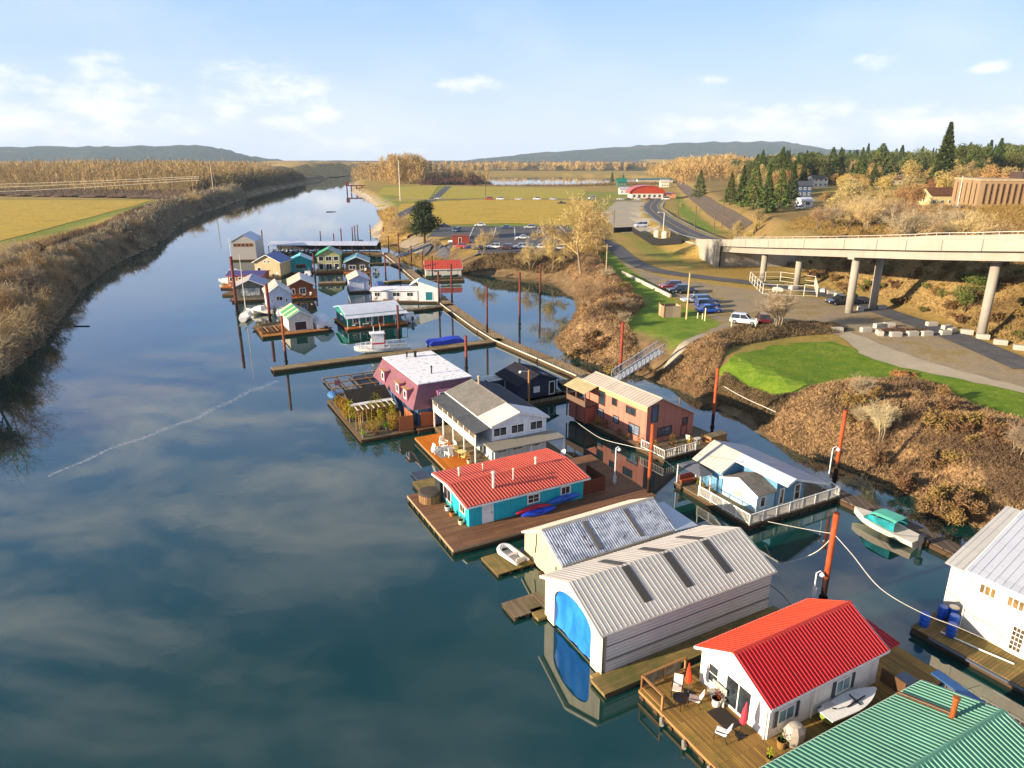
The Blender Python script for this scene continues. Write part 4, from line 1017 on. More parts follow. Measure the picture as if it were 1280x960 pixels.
for x in (.1, 3, 6, 9, 11.8): MB().box(x, x + .14, W2 + 1.7, W2 + 1.84, .5, 2.44).build('post', M_trim, wh)
m.add([(0, 0, 0)], []) if False else None
for u in (1.2, 3.4, 5.4): opening(wh, L2, W2, 'f', u, 3.15, 1.5, .95, nx_=2)
for u, w in ((1.4, 1.4), (3.4, 1.2), (5.2, 1.1)): opening(wh, L2, W2, 'f', u, 1.3, w, .8, nx_=2)
opening(wh, L2, W2, 'l', 2.2, .6, 1.8, 1.7, nx_=2); opening(wh, L2, W2, 'l', 5.6, 1.1, 1.0, 1.0); opening(wh, L2, W2, 'l', 8.4, .55, .9, 1.8, 'door', pane=M_trim, name='door')
m = MB(); m.box(-2.4, -.02, -.9, W2 + 1.0, 2.62, 2.76); m.build('balcony_floor', plain('#8d8778'), wh)
for y in (-.8, 3.0, W2 + .8): MB().bar((-2.3, y, .5), (-2.3, y, 2.6), .12).build('post', M_trim, wh)
pipe(wh, 10.2, W2 / 2, 5.2, 6.3, .12, plain('#b39b7d'))
t = thing('deck_float', 'bright orange stained deck beside the white two-storey home', 'deck', (3.6, 68.3), 116.8)
deck_parts(t, .4, 9.8, 8.25, 11.2, .48, M_deck_orange, skirt=M_wood)
MB().box(3.2, 6.2, 8.9, 10.7, .483, .50).build('rug', plain('#7d868c', .95), t)
def adirondack(label, loc, rz, group='white garden chairs on the orange deck'):
    t = thing('garden_chair', label, 'chair', loc, rz, group)
    m = MB(); m.obox((0, 0, .35), (1, 0, .15), (0, 1, 0), (-.15, 0, 1), .28, .28, .03); m.build('seat', M_trim, t)
    m = MB(); m.obox((-.38, 0, .72), (.3, 0, 1), (0, 1, 0), (1, 0, -.3), .42, .28, .025); m.build('backrest', M_trim, t)
    for s in (-1, 1):
        MB().box(-.35, .35, s * .3 - .06, s * .3 + .06, .55, .58).build('armrest', M_trim, t)
        MB().box(.25, .31, s * .27 - .03, s * .27 + .03, 0, .56).build('leg', M_trim, t); MB().box(-.4, -.34, s * .27 - .03, s * .27 + .03, 0, .6).build('leg', M_trim, t)
    return t
for lab, x, y, r_ in (('white garden chair nearest the corner of the grey rug', 6.1, 9.2, 200), ('white garden chair at the right edge of the grey rug', 4.3, 8.9, 100), ('white garden chair on the open side of the grey rug', 4.6, 10.6, 280), ('white garden chair at the lower end of the grey rug', 3.3, 9.8, 20)):
    adirondack(lab, on(wh, x, y, .5), r_ + 116)
def small_table(label, loc, c, r_=.35, h=.5, group=None):
    t = thing('side_table', label, 'table', loc, 0, group)
    MB().tube([(0, 0, h), (0, 0, h + .04)], r_, 14).build('tabletop', plain(c), t)
    for k in range(4): MB().bar((r_ * .7 * math.cos(k * 1.57), r_ * .7 * math.sin(k * 1.57), 0), (r_ * .6 * math.cos(k * 1.57), r_ * .6 * math.sin(k * 1.57), h), .03).build('leg', plain(c), t)
small_table('low round white table on the grey rug', on(wh, 4.8, 9.7, .5), '#e5e5e2')
small_table('cream garden table on the orange deck under the porch', on(wh, 2.3, 8.7, .5), '#e0d08a', .5, .7)
for lab, x, y, r_ in (('cream garden chair left of the cream table', 3.1, 8.8, 200), ('cream garden chair right of the cream table', 1.5, 8.7, 20)): sling_chair(lab, on(wh, x, y, .5), r_ + 116, '#e3d27c')
planter('tall planter with rusty grass by the near porch post', on(wh, .7, 8.6, .5), .22, .4, '#cfc7b0', '#b8772a', lh=.9)

# 7. mauve mansard house
mv = thing('float_home', 'mauve mansard float home with flat snow white roof and dormers', 'float home', (-10.5, 75), 118)
deck_parts(mv, -.6, 15.6, -8.6, .65, .5, M_deck_brown)
MB().box(.3, 14.9, -7.7, .2, .5, 2.7).build('ground_floor_wall', siding('#31567a', .22), mv)
mz = siding('#7d4f5a', .3, True, .3)
m = MB(); m.loft([[(0, -8.2, 2.7), (15.2, -8.2, 2.7), (15.2, .9, 2.7), (0, .9, 2.7)], [(1.5, -7.1, 5.2), (14.5, -7.1, 5.2), (14.5, -.45, 5.2), (1.5, -.45, 5.2)]]); m.build('mansard_wall', mz, mv)
rm = Mat('white_roof_coating', .6); rm.color(rm.mix(rm.thr(rm.noise(1.5, 9, .8), .54, .62), '#eceae8', '#8d8d92')); MB().box(1.4, 14.6, -7.2, -.35, 5.202, 5.3).build('roof', rm.m, mv)
def dormer(x, side='l'):
    m = MB()
    if side == 'l':
        m.prism([(x - .65, .75, 3.1), (x - .65, .75, 4.5), (x - .65, -.35, 4.75), (x - .65, -.35, 3.1)], (1.3, 0, 0)); d = m.build('dormer', paint('#a5687e'), mv)
        MB().box(x - .8, x + .8, -.4, .95, 4.52, 4.6).build('dormer_roof', paint('#c98f62'), d)
        opening(mv, 15, .75, 'l', x, 3.35, .8, .9)
for x in (2.9, 5.6, 11.2): dormer(x)
m = MB(); m.prism([(.35, -4.1, 3.2), (.35, -2.4, 3.2), (.35, -2.4, 4.4), (.35, -4.1, 4.4)], (.6, 0, 0)); m.build('dormer', paint('#8c5676'), mv)
opening(mv, 15, 5, 'f', -3.25, 3.3, 1.3, .95, nx_=2, x0=.33)
pipe(mv, 4.6, -3.3, 5.3, 6.1, .08, M_black); pipe(mv, 12.6, -4.2, 5.3, 5.9, .18, M_black); pipe(mv, 13.0, -3.2, 5.3, 5.8, .1, M_black)
MB().box(-.02, .28, -1.9, -.0, .55, 2.2).build('cedar_panel', plain('#8a4b2a', .9), mv)
MB().box(.02, .27, -5.4, -4.2, .55, 2.4).build('door', plain('#a34a2e'), mv)
# garden float
gf = thing('garden_float', 'weathered garden float crowded with stakes and potted plants', 'float', (-10.5, 75), 118)
deck_parts(gf, -.3, 14.9, .9, 7.2, .42, M_deck_grey, skirt=M_wood_dark)
m = MB()
for x, y in ((.0, .9), (1.5, .9)): m.box(x, x + 1.4, y, y + .06, .45, 2.3)
m.box(.0, .06, .95, 2.6, .45, 2.2); m.build('fence', plain('#9c5a34', .9), gf)
sh = thing('garden_shed', 'open garden shed with dark shingle roof and white slatted pergola', 'shed', (-10.5, 75), 118)
zc = 2.6
for x, y in ((6.2, 1.5), (6.2, 6.0), (9.6, 1.5), (9.6, 6.0)): MB().bar((x, y, .42), (x, y, 2.3), .13).build('post', M_wood, sh)
MB().box(9.3, 9.55, 1.5, 6, .45, 2.4).build('back_wall', plain('#7a5636', .9), sh)
m = MB(); slope_panel(m, (6.6, 1.2, 2.35), (6.6, 6.4, 2.35), (9.2, 6.4, 3.3), (9.2, 1.2, 3.3), .08); m.build('roof', shingle('#3b362e', '#2d2924'), sh)
m = MB(); slope_panel(m, (6.0, 1.2, 2.26), (6.0, 6.4, 2.26), (6.6, 6.4, 2.36), (6.6, 1.2, 2.36), .05); m.build('roof_edge', M_white, sh)
for i in range(8): MB().bar((4.4, 1.5 + .65 * i, 2.2), (6.1, 1.5 + .65 * i, 2.3), .12, .05).build('pergola_slat', M_trim, sh)
MB().bar((4.5, 1.2, 2.1), (4.5, 6.4, 2.1), .1).build('beam', M_wood, sh)
for y in (1.5, 6.0): MB().bar((4.5, y, .42), (4.5, y, 2.1), .1).build('post', M_wood, sh)
M_trellis = plain('#b79c62', .9)
g = random.Random(11)
stk = None
for i in range(46):
    x, y = g.uniform(.8, 8.5), g.uniform(1.6, 6.8); h = g.uniform(1.2, 2.0)
    if stk is None:
        stk = MB().tube([(0, 0, 0), (.02, .02, 1)], [.035, .025], 6).build('garden_stake', M_trellis)
        tag(stk, 'thin weathered wooden stake standing among the potted plants', 'stake', 'stakes on the garden float'); o = stk
    else: o = stk.copy(); COL.objects.link(o)
    o.location = on(gf, x, y, .42); o.scale = (1, 1, h); o.rotation_euler = (g.uniform(-.08, .08), g.uniform(-.08, .08), 0)
def tuft_mesh(name, r_, h, n, mat, seed, w=.05, up=.7):
    g = random.Random(seed); V_ = []; F_ = []
    for k in range(n):
        a = g.uniform(0, 6.28); q = g.uniform(0, 1) ** .6 * r_; z = g.uniform(.05, 1) * h * (1 - .4 * (q / r_) ** 2)
        p = Vector((q * math.cos(a), q * math.sin(a), z)); d = Vector((g.gauss(0, 1), g.gauss(0, 1), g.gauss(0, 1) + up)).normalized() * g.uniform(.5, 1.6) * w * 2.4
        s = d.cross(Vector((g.gauss(0, 1), g.gauss(0, 1), g.gauss(0, 1)))).normalized() * w * .5
        i = len(V_); V_ += [p - s, p + s, p + d + s * .4, p + d - s * .4]; F_.append((i, i + 1, i + 2, i + 3))
    V_ = np.array([tuple(v) for v in V_]); me = npmesh(name, V_, np.array(F_), mat)
    return me
def pot_plant(label, loc, leaf, c, h=.9, seed=0, group='potted plants on the garden float'):
    t = thing('potted_plant', label, 'plant', loc, 0, group)
    MB().lathe((0, 0, 0), [(.16, 0), (.22, .28), (.2, .3), (.02, .27)], 10).build('pot', plain(c), t)
    f = tuft_mesh('foliage', .4, h, 220, leafy(leaf, hx(leaf, .55)), seed); f.parent = t; f.location = (0, 0, .25); return t
kinds = [pot_plant('dry golden grass plant among the stakes', on(gf, 2, 3, .42), '#a8862a', '#6b4a30', 1.2, 1), pot_plant('yellow green bush among the stakes', on(gf, 5.6, 6.2, .42), '#9a9a14', '#30363a', 1.8, 2), pot_plant('olive brown plant among the stakes', on(gf, 7, 2.5, .42), '#6e5a26', '#8a5a3a', 1.0, 3)]
pl = ['dry golden grass plant among the stakes', 'yellow green bush among the stakes', 'olive brown plant among the stakes']
for i in range(58):
    k = g.choice((0, 0, 0, 1, 2, 2)); x, y = g.uniform(.5, 13.5), g.uniform(1.3, 6.8)
    if x > 9 and y < 4: y += 2.5
    dup(kinds[k], loc=on(gf, x, y, .42), sc=g.uniform(.8, 1.5), rz=g.uniform(0, 360), label=pl[k])
pot_plant('low bright green plant at the front edge of the garden float', on(gf, 1.6, 3.6, .42), '#5f9a1e', '#7a7a72', .7, 8, None)
pot_plant('pale green plant at the outer corner of the garden float', on(gf, .4, 6.7, .42), '#8a9a4a', '#7a7a72', .6, 9, None)
lf = thing('open_log_float', 'open framed dark log float behind the garden float', 'float', (-10.5, 75), 118)
for y in (-2.4, -.4, 1.6, 3.6, 5.4): MB().bar((16.5, y, .3), (24.6, y, .3), .18).build('beam', M_log, lf)
for x in (16.6, 19.2, 21.8, 24.5): MB().bar((x, -2.5, .42), (x, 5.5, .42), .22, .1).build('plank', M_wood, lf)
MB().box(18, 24, -2.2, 1.2, .05, .28).build('black_liner', M_black, lf)
def barrel(label, loc, c='#1d4fb0', h=.9, r_=.3, group=None):
    t = thing('barrel', label, 'barrel', loc, 0, group)
    MB().lathe((0, 0, 0), [(r_ * .92, 0), (r_, .05), (r_, h * .33), (r_ * 1.04, h * .35), (r_, h * .37), (r_, h * .64), (r_ * 1.04, h * .66), (r_, h * .68), (r_, h * .95), (r_ * .92, h)], 18).build('drum', plain(c, .4), t, True)
    MB().lathe((0, 0, h + .002), [(r_ * .9, 0), (r_ * .88, .02)], 18).build('lid', plain(c, .4), t); return t
t = thing('covered_boat', 'small boat under a blue grey cover beside the garden float', 'boat', on(gf, 15.9, 6.2, .1), 120)
MB().loft(hull_rings(3.6, 1.4, .5)).build('hull', plain('#3b4a5a'), t)
m = MB(); m.blob((-.1, 0, .55), (1.4, .68, .5), 12, 6, .06, 3); m.build('boat_cover', plain('#3f6f9e', .8), t)
MB().box(-2.0, -1.8, -.25, .25, .2, 1.0).build('outboard_motor', M_black, t)
MB().box(16.0, 16.4, 1, 6.6, .35, .55).build('box_beam', M_wood, lf)
t = thing('flag_bunting', 'faded red white and blue flag draped on the log float', 'flag', on(gf, 17.6, 5.4, .4), 20)
MB().bar((0, 0, 0), (0, 0, 1.8), .05).build('pole', M_wood, t)
m = MB(); m.add([(0, .02, 1.7), (.75, .12, 1.55), (.7, .0, .9), (0, .02, 1.0), (0, .0, 1.7), (.75, .1, 1.55), (.7, -.02, .9), (0, 0, 1.0)], [(0, 1, 2, 3), (7, 6, 5, 4)]); m.build('cloth', plain('#b06a72'), t)

# 8. navy house
nv = thing('float_home', 'dark navy float home with black shingle roof and skylight', 'float home', (.9, 84.6), 118)
deck_parts(nv, -1.0, 6.6, -6.8, .6, .5, M_deck_grey)
gable_parts(nv, 6.0, 5.6, .5, 2.6, 3.6, .35, siding('#27304a', .25, True), shingle('#33323c', '#25242c'), f=.5, y0=-5.6, zel=2.4)
opening(nv, 6, 5.6, 'f', -2.6, 1.2, .8, .7, y0=0, x0=0, pane=glass('#c9c9b8')); opening(nv, 6, 5.6, 'f', -4.9, .6, .8, 1.7, 'door', pane=M_dark, name='door')
opening(nv, 6, 5.6, 'l', 4.2, 1.1, .7, .9, y0=-5.6)
m = MB(); m.add([(.8, -4.9, 2.93), (2.0, -4.9, 2.93), (2.0, -4.0, 3.25), (.8, -4.0, 3.25), (.8, -4.9, 2.86), (2.0, -4.9, 2.86), (2.0, -4.0, 3.18), (.8, -4.0, 3.18)], [(0, 1, 2, 3), (0, 4, 5, 1), (1, 5, 6, 2), (2, 6, 7, 3), (3, 7, 4, 0)]); m.build('skylight', glass('#2d5fa0'), nv)
m = MB(); m.box(4.0, 6.4, -.1, 1.8, .5, 2.1); m.build('lean_to', siding('#2c2f3a', .3), nv)
m = MB()
for i in range(6): m.box(4.0 + i * .45, 4.2 + i * .45, -.1, 2.4, 2.2, 2.24)
m.build('white_slats', M_trim, nv)

# 9. salmon house
sa = thing('float_home', 'salmon pink two-storey float home with pale metal roof', 'float home', (20.4, 73.3), 121.3)
deck_parts(sa, -3.8, 11.8, -1.8, 7.9, .5, M_deck_grey)
ms = siding('#ba7663', .9, True, .12)
gable_parts(sa, 11, 7, .5, 2.85, 5.65, .25, ms, metal_roof('#cbbfae', fade=.88), f=.74, zel=5.05, rib=.5, rh=.04, two=metal_roof('#c8bba8', fade=.88), ox=.3, rw=.15)
MB().box(.02, 8.4, 7.003, 7.03, 4.35, 4.95).build('cream_frieze', paint('#dcc27a'), sa)
for (u, z, w, h) in ((2.6, 3.3, 1.5, .8), (5.4, 3.5, .8, .8), (7.6, 2.9, 1.0, 1.6), (1.9, 1.2, 1.7, 1.1), (5.0, 1.5, .9, .8), (7.8, 1.3, 1.1, 1.0)): opening(sa, 11, 7, 'l', u, z, w, h, nx_=2 if w > 1.2 else 1, frame=plain('#3a2f2c'), pane=glass('#5a6470') if z < 2 else M_glass, off=.005 if z < 2.5 else .03)
for (u, z, w, h, k) in ((5.9, 3.0, .9, 1.9, 'win'), (4.3, 1.1, 2.0, 1.0, 'win'), (1.3, 1.9, .7, .7, 'win')): opening(sa, 11, 7, 'f', u, z, w, h, nx_=2 if w > 1.2 else 1, frame=plain('#4a3530'), pane=glass('#39414c'))
opening(sa, 11, 7, 'f', 1.4, .55, .85, 1.2, 'door', pane=plain('#a9685a'), frame=plain('#7a4438'), name='door')
m = MB(); m.box(8.5, 12.2, 7.03, 8.8, 2.55, 2.7); m.box(8.5, 12.2, 8.74, 8.8, 2.7, 3.3); m.box(12.14, 12.2, 7.03, 8.74, 2.7, 3.3)
for x in (8.55, 10.3, 12.1): m.bar((x, 8.75, .5), (x, 8.75, 4.4), .12)
m.build('balcony', plain('#6b5444', .9), sa)
m = MB(); slope_panel(m, (8.3, 9.1, 4.35), (12.4, 9.1, 4.35), (12.4, 7.1, 5.0), (8.3, 7.1, 5.0), .06, .4); m.build('balcony_roof', metal_roof('#cbb987'), sa)
MB().box(8.6, 11.9, 7.05, 8.6, .5, 2.4).build('enclosed_porch', siding('#a45a48', .3, True), sa)
railing(sa, [(-3.7, 3.2), (-3.7, 7.7), (-.2, 7.7)], .5, .9, M_trim, .25)
g = random.Random(4)
for i, (x, y, kd) in enumerate(((-1.0, 6.6, 0), (-2.2, 7.0, 2), (-3.0, 5.4, 0), (-1.2, 4.2, 2), (-2.8, 3.2, 0), (.5, 7.5, 2), (2.3, 7.5, 0), (3.8, 7.5, 2), (6.3, 7.5, 2), (7.6, 7.6, 0), (-2.4, 1.0, 2))):
    dup(kinds[kd], loc=on(sa, x, y, .5), sc=g.uniform(.6, .95), rz=g.uniform(0, 360), label='small potted plant on the deck of the salmon home', group='potted plants round the salmon home')
sling_chair('white chair on the cluttered deck of the salmon home', on(sa, -1.8, 2.4, .5), 60, '#d9d6cd'); small_table('small pale table on the cluttered deck of the salmon home', on(sa, -2.6, 1.9, .5), '#cfcabb', .4, .65)
t = thing('storage_bench', 'weathered wooden storage bench at the far end of the salmon deck', 'bench', on(sa, -2.9, -.6, .5), 121); MB().box(-.5, .5, -1.2, 1.2, 0, .7).build('box', M_wood, t); MB().box(-.55, .55, -1.25, 1.25, .7, .76).build('lid', M_deck_grey, t)
planter('yellow flowering tub at the far corner of the salmon home', on(sa, 12.0, 8.0, .5), .45, .45, '#5b4028', '#c79a1e', lh=.7)

# 10. light blue house
bl = thing('float_home', 'light blue float home with pale roofs and white railing', 'float home', (21.4, 54.5), 118)
deck_parts(bl, -1.3, 8.3, -9.4, 2.2, .5, M_deck_grey)
mb = siding('#5f93b4', .25, False, .08); mbl = siding('#a9cfe0', .25, False, .05)
m = MB(); m.prism([(4.3, -5.8, .5), (4.3, -5.8, 2.75), (4.3, -2.2, 4.0), (4.3, .0, 2.75), (4.3, .0, .5)], (3.2, 0, 0)); m.prism([(.0, -5.8, .5), (.0, -5.8, 2.75), (.0, -2.2, 4.0), (.0, -2.2, .5)], (4.29, 0, 0)); m.build('wall', mb, bl)
M_brf = metal_roof('#b9bdc8', fade=.9); 
m = MB(); slope_panel(m, (-1.9, -6.6, 2.7), (7.9, -6.6, 2.7), (7.9, -2.1, 4.15), (-1.9, -2.1, 4.15), .08, .5, .03, .12); m.build('roof', M_brf, bl)
m = MB(); slope_panel(m, (4.1, .5, 2.72), (7.9, .5, 2.72), (7.9, -2.1, 4.15), (4.1, -2.1, 4.15), .08, .5, .03, .12); m.build('roof', metal_roof('#cfc4b4', fade=.9), bl)
m = MB(); slope_panel(m, (-1.9, -1.2, 3.75), (4.1, -1.2, 3.75), (4.1, -2.1, 4.155), (-1.9, -2.1, 4.155), .08); m.build('roof', metal_roof('#b7c3d4', fade=.9), bl)
m = MB(); m.bar((-1.9, -1.18, 3.66), (4.1, -1.18, 3.66), .04, .2); m.bar((-1.93, -6.6, 2.62), (-1.93, -2.1, 4.07), .04, .2); m.bar((-1.93, -1.2, 3.67), (-1.93, -2.1, 4.07), .04, .2); m.bar((4.1, .5, 2.62), (4.1, -2.1, 4.07), .04, .2); m.build('fascia', M_trim, bl)
# cross gable at the front (ridge across)
m = MB(); m.prism([(.1, .0, .5), (.1, .0, 2.25), (2.15, .0, 2.95), (4.2, .0, 2.25), (4.2, .0, .5)], (0, -2.19, 0)); m.build('front_wing', mbl, bl)
m = MB(); slope_panel(m, (-.2, .25, 2.22), (-.2, -2.18, 2.22), (2.15, -2.18, 3.08), (2.15, .25, 3.08), .07); slope_panel(m, (4.4, .25, 2.25), (4.4, -2.18, 2.25), (2.15, -2.18, 3.08), (2.15, .25, 3.08), .07); m.build('front_wing_roof', shingle('#8d8882', '#777069'), bl)
m = MB(); m.bar((-.2, .27, 2.13), (2.15, .27, 3.0), .04, .18); m.bar((2.15, .27, 3.0), (4.4, .27, 2.15), .04, .18); m.bar((.12, .03, .5), (.12, .03, 2.2), .12); m.build('trim', M_trim, bl)
opening(bl, 0, 0, 'l', 2.3, 1.1, 1.1, .8, nx_=2, pane=glass('#d8c98a'))
opening(bl, 0, 0, 'f', -.7, .9, .6, 1.0, x0=.1); opening(bl, 0, 0, 'f', -2.9, .7, .5, 1.5); opening(bl, 0, 0, 'f', -4.9, .7, .7, 1.5, ny_=2)
railing(bl, [(5.0, 2.1), (-1.2, 2.1), (-1.2, -9.2), (.6, -9.2)], .5, .95, M_trim, .14)
m = MB(); m.obox((-1.27, -3.4, 1.0), (0, 1, .0), (1, 0, 0), (0, 0, 1), .05, .02, .3)
m.bar((-1.26, -3.1, .7), (-1.26, -3.1, 1.3), .05); m.bar((-1.26, -3.9, .7), (-1.26, -3.9, 1.3), .05); m.bar((-1.26, -3.1, 1.3), (-1.26, -3.9, .7), .05); m.build('lattice_ornament', M_trim, bl)
gz = thing('gazebo', 'grey fabric gazebo over the seating deck of the light blue home', 'gazebo', (21.4, 54.5), 118)
for x, y in ((5.0, 2.0), (8.1, 2.0), (8.1, -.4), (5.0, .75)): MB().bar((x, y, .5), (x, y, 2.4), .1).build('post', M_trim, gz)
m = MB(); c_ = (6.5, .9, 2.75)
for a, b in (((4.9, 2.1, 2.35), (8.2, 2.1, 2.35)), ((8.2, 2.1, 2.35), (8.2, -.5, 2.35)), ((8.2, -.5, 2.35), (4.9, .65, 2.35)), ((4.9, .65, 2.35), (4.9, 2.1, 2.35))): m.prism([a, b, c_], (0, 0, .03))
m.build('canopy', plain('#5d6068', .9), gz)
t = thing('garden_bench', 'rust red cushioned bench under the gazebo', 'bench', on(bl, 7.4, 1.2, .5), 118); MB().box(-.3, .3, -.9, .9, .3, .45).build('seat', plain('#9c4a2c'), t); MB().box(.25, .33, -.9, .9, .45, .95).build('backrest', plain('#9c4a2c'), t)
for s in (-.8, .8): MB().box(-.25, .25, s - .04, s + .04, 0, .3).build('leg', M_wood_dark, t)
for i, (x, y) in enumerate(((5.4, 1.4), (5.9, .9), (6.5, .7), (4.7, 1.0))): dup(kinds[(i * 2) % 3], loc=on(bl, x, y, .5), sc=.7, rz=i * 50, label='potted plant beside the gazebo of the light blue home', group='potted plants beside the gazebo')
# 11. white house at right edge
rw = thing('float_home', 'white lapped float home with grey metal roof at the right edge', 'float home', G(1201, 784, .55) + (0,), -58)
deck_parts(rw, -1.8, 11, -2.7, 9, .55, planks('#8f7548', '#6f5a38', .2, 'y', .9, .5))
mw = siding('#d9d0bc', .2, False, .06)
gable_parts(rw, 10, 12, .55, 4.95, 7.4, .5, mw, metal_roof('#a9afba', fade=.9), rib=.45, rh=.04, rw=.12, ox=.25, fascia=M_trim)
m = MB(); m.prism([(-1.7, .9, .55), (-1.7, .9, 4.2), (-1.7, 8, 6.2), (-1.7, 8, .55)], (1.69, 0, 0)); m.build('side_wing', mw, rw)
m = MB(); slope_panel(m, (-1.95, .5, 4.25), (-.27, .5, 4.25), (-.27, 8, 6.4), (-1.95, 8, 6.4), .08, .4, .03, .12); m.build('side_wing_roof', metal_roof('#b0b0ae', fade=.9), rw)
for u in (1.0, 2.6, 4.2, 6.5, 8.0): opening(rw, 10, 12, 'r', u, 3.55, 1.0, .75, nx_=3, pane=glass('#6b5638'), fw=.07)
opening(rw, 10, 12, 'r', 3.1, .6, .95, 2.0, 'door', pane=paint('#f0eee6'), name='french_door')
dr = [o for o in rw.children if o.name.startswith('french_door')][0]
m = MB()
for i in range(3):
    for j in range(5): m.box(2.8 + i * .21, 2.98 + i * .21, -.035, -.025, .85 + j * .33, 1.12 + j * .33)
m.build('pane', glass('#3a3028'), dr)
opening(rw, 10, 12, 'r', 6.6, .9, 1.1, 1.2, nx_=2)
m = MB(); m.tube([(-.05, -.08, .6), (-.05, -.08, 4.8)], .05, 8); m.build('downpipe', M_trim, rw)
m = MB(); m.tube([(-.4, -1.7, .62), (1.6, -1.4, .6), (3.6, -1.0, .6)], .05, 8); m.build('white_pipe', M_trim, rw)
for lab, x, y, c in (('blue drum standing alone at the outer corner of the deck', -1.4, -1.9, '#1f5fc4'), ('blue drum in front beside the white pipe', .1, -1.5, '#1b55b8'), ('blue drum behind, nearest the white side wing', -1.2, -.1, '#1b55b8'), ('blue drum pressed against the white wall', -.3, -.45, '#2a6ad0')): barrel(lab, on(rw, x, y, .55), c)
barrel('blue drum with a white lid beside the wall', on(rw, -.75, .35, .55), '#1b55b8'); 
o = MB().lathe((0, 0, 0), [(.31, 0), (.31, .06)], 16).build('drum_lid', plain('#d8d2c2')); tag(o, 'round white lid lying on a blue drum', 'lid'); o.location = on(rw, -.75, .35, 1.475)
m = MB(); m.bar((0, 0, 0), (6.5, 0, 0), .25, .1); o = m.build('wooden_ramp_board', plain('#4a5566', .8)); tag(o, 'long blue grey board along the outer edge of the right deck', 'board'); o.location = on(rw, -.6, -2.78, .45); o.rotation_euler = (0, 0, R(-58))
# ------------------------------------------------------------------ FAR CLUSTER OF FLOAT HOMES
def cottage(label, x, y, th, L, W, ze, zr, wall, roof, two=None, o=.3, wins=(), deck=(1.5, 1, .6, .6), dmat=None, rail=False, name='float_home', cat='float home', rib=None, fascia=None, base=.45, door=None, gable=None):
    t = thing(name, label, cat, (x, y), th)
    f_, b_, s_, l_ = deck
    deck_parts(t, -f_, L + b_, -s_, W + l_, base, dmat or M_deck_grey, logs=False)
    gable_parts(t, L, W, base, ze, zr, o, wall, roof, two=two, rib=rib, fascia=fascia, ridge=False)  # two roof colours carry light: warm sunlit slope, cooler shaded slope
    for wv_ in wins: opening(t, L, W, *wv_[:5], **(wv_[5] if len(wv_) > 5 else {}))
    if rail: railing(t, [(-f_ + .1, -s_ + .1), (-f_ + .1, W + l_ - .1)], base, .9, rail, .3)
    return t
Wn = dict(nx_=2)
cottage('brown cedar float home with cream roof and white-framed window', -45.0, 156.5, 108, 9, 5.0, 3.15, 4.6, siding('#8a4a22', .25), metal_roof('#b9b5b4', fade=.9), metal_roof('#d9bf97', fade=.9), .5,
        [('f', 2.3, 1.1, 1.3, 1.3, Wn), ('f', 4.3, 1.1, .6, 1.2), ('l', 3, 1.2, 1.2, 1.0, Wn)], (1.5, 1, .8, .8), M_deck_orange, M_wood, fascia=M_trim)
cottage('narrow white gabled float home with dark window pair', -45.6, 142.5, 113, 8, 4.8, 3.7, 5.6, siding('#c9cfe0', .22, dirt=.05), metal_roof('#8d919c', fade=.9), metal_roof('#c9b79c', fade=.9), .3,
        [('f', 2.4, 2.3, 1.3, .9, Wn), ('f', 1.0, 1.9, .35, .8), ('f', 3.9, 1.9, .3, .8)], (.6, .6, .5, .5), fascia=M_trim)
cottage('grey float home with big glass front under blue grey roof', -55.3, 154.6, 105, 8, 6.2, 3.1, 4.7, siding('#7a7468', .3), metal_roof('#47538a', fade=.9), metal_roof('#b7a593', fade=.9), .5,
        [('f', 3.1, 1.0, 4.2, 1.8, dict(nx_=4, pane=glass('#8f9088'), frame=plain('#5b5348')))], (2.0, 1, .5, .8), fascia=M_trim)
cottage('cream float home with royal blue roof', -61.5, 185, 84, 7, 7.0, 4.0, 6.1, siding('#cdb58a', .3), metal_roof('#1f3f8f', fade=.85), metal_roof('#2c4f9f', fade=.85), .5,
        [('f', 3.0, 3.9, .7, .5), ('f', 4.0, 3.9, .7, .5), ('f', 5.8, 1.2, 1.0, 1.4)], (1.0, 1, .6, .6), fascia=M_trim)
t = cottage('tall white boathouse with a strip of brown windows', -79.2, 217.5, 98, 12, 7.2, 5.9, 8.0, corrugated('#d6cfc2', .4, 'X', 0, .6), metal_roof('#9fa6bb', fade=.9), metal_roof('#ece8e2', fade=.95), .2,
        [('f', 1.2 + i * 1.2, 4.4, .9, .9, dict(nx_=2, frame=plain('#9c6a3a'), pane=glass('#4a3226'))) for i in range(5)], (.5, .5, .4, .4), name='boathouse', cat='boathouse')
cottage('turquoise float home with pale roof and orange porch', -55.6, 193.6, 104, 6, 5.6, 3.4, 4.9, siding('#1fa3a3', .3), metal_roof('#9b9fb4', fade=.9), metal_roof('#6fd0cf', fade=.9), .4,
        [('f', 2.8, 1.2, 2.6, 1.2, dict(nx_=3, frame=plain('#c97a34')))], (1.6, .8, .5, .5), rail=paint('#4db3b0'), fascia=paint('#35b0b0'))
cottage('two-storey cream float home with green roof and balcony', -47.6, 194.0, 100, 7, 6.2, 4.8, 6.6, siding('#b9b27a', .25), metal_roof('#1e5a4c', fade=.85), metal_roof('#2fa45a', fade=.85), .4,
        [('f', 1.1, 3.3, 1.3, 1.2), ('f', 3.1, 3.3, 1.6, 1.2, Wn), ('f', 5.1, 3.3, 1.3, 1.2), ('f', 1.0, .9, 1.2, 1.6), ('f', 3.1, .9, 1.6, 1.6, Wn), ('f', 5.2, .9, 1.2, 1.6)], (2.2, .8, .6, .6), M_deck_orange, plain('#4a5a3a'), fascia=paint('#3f8f5a'))
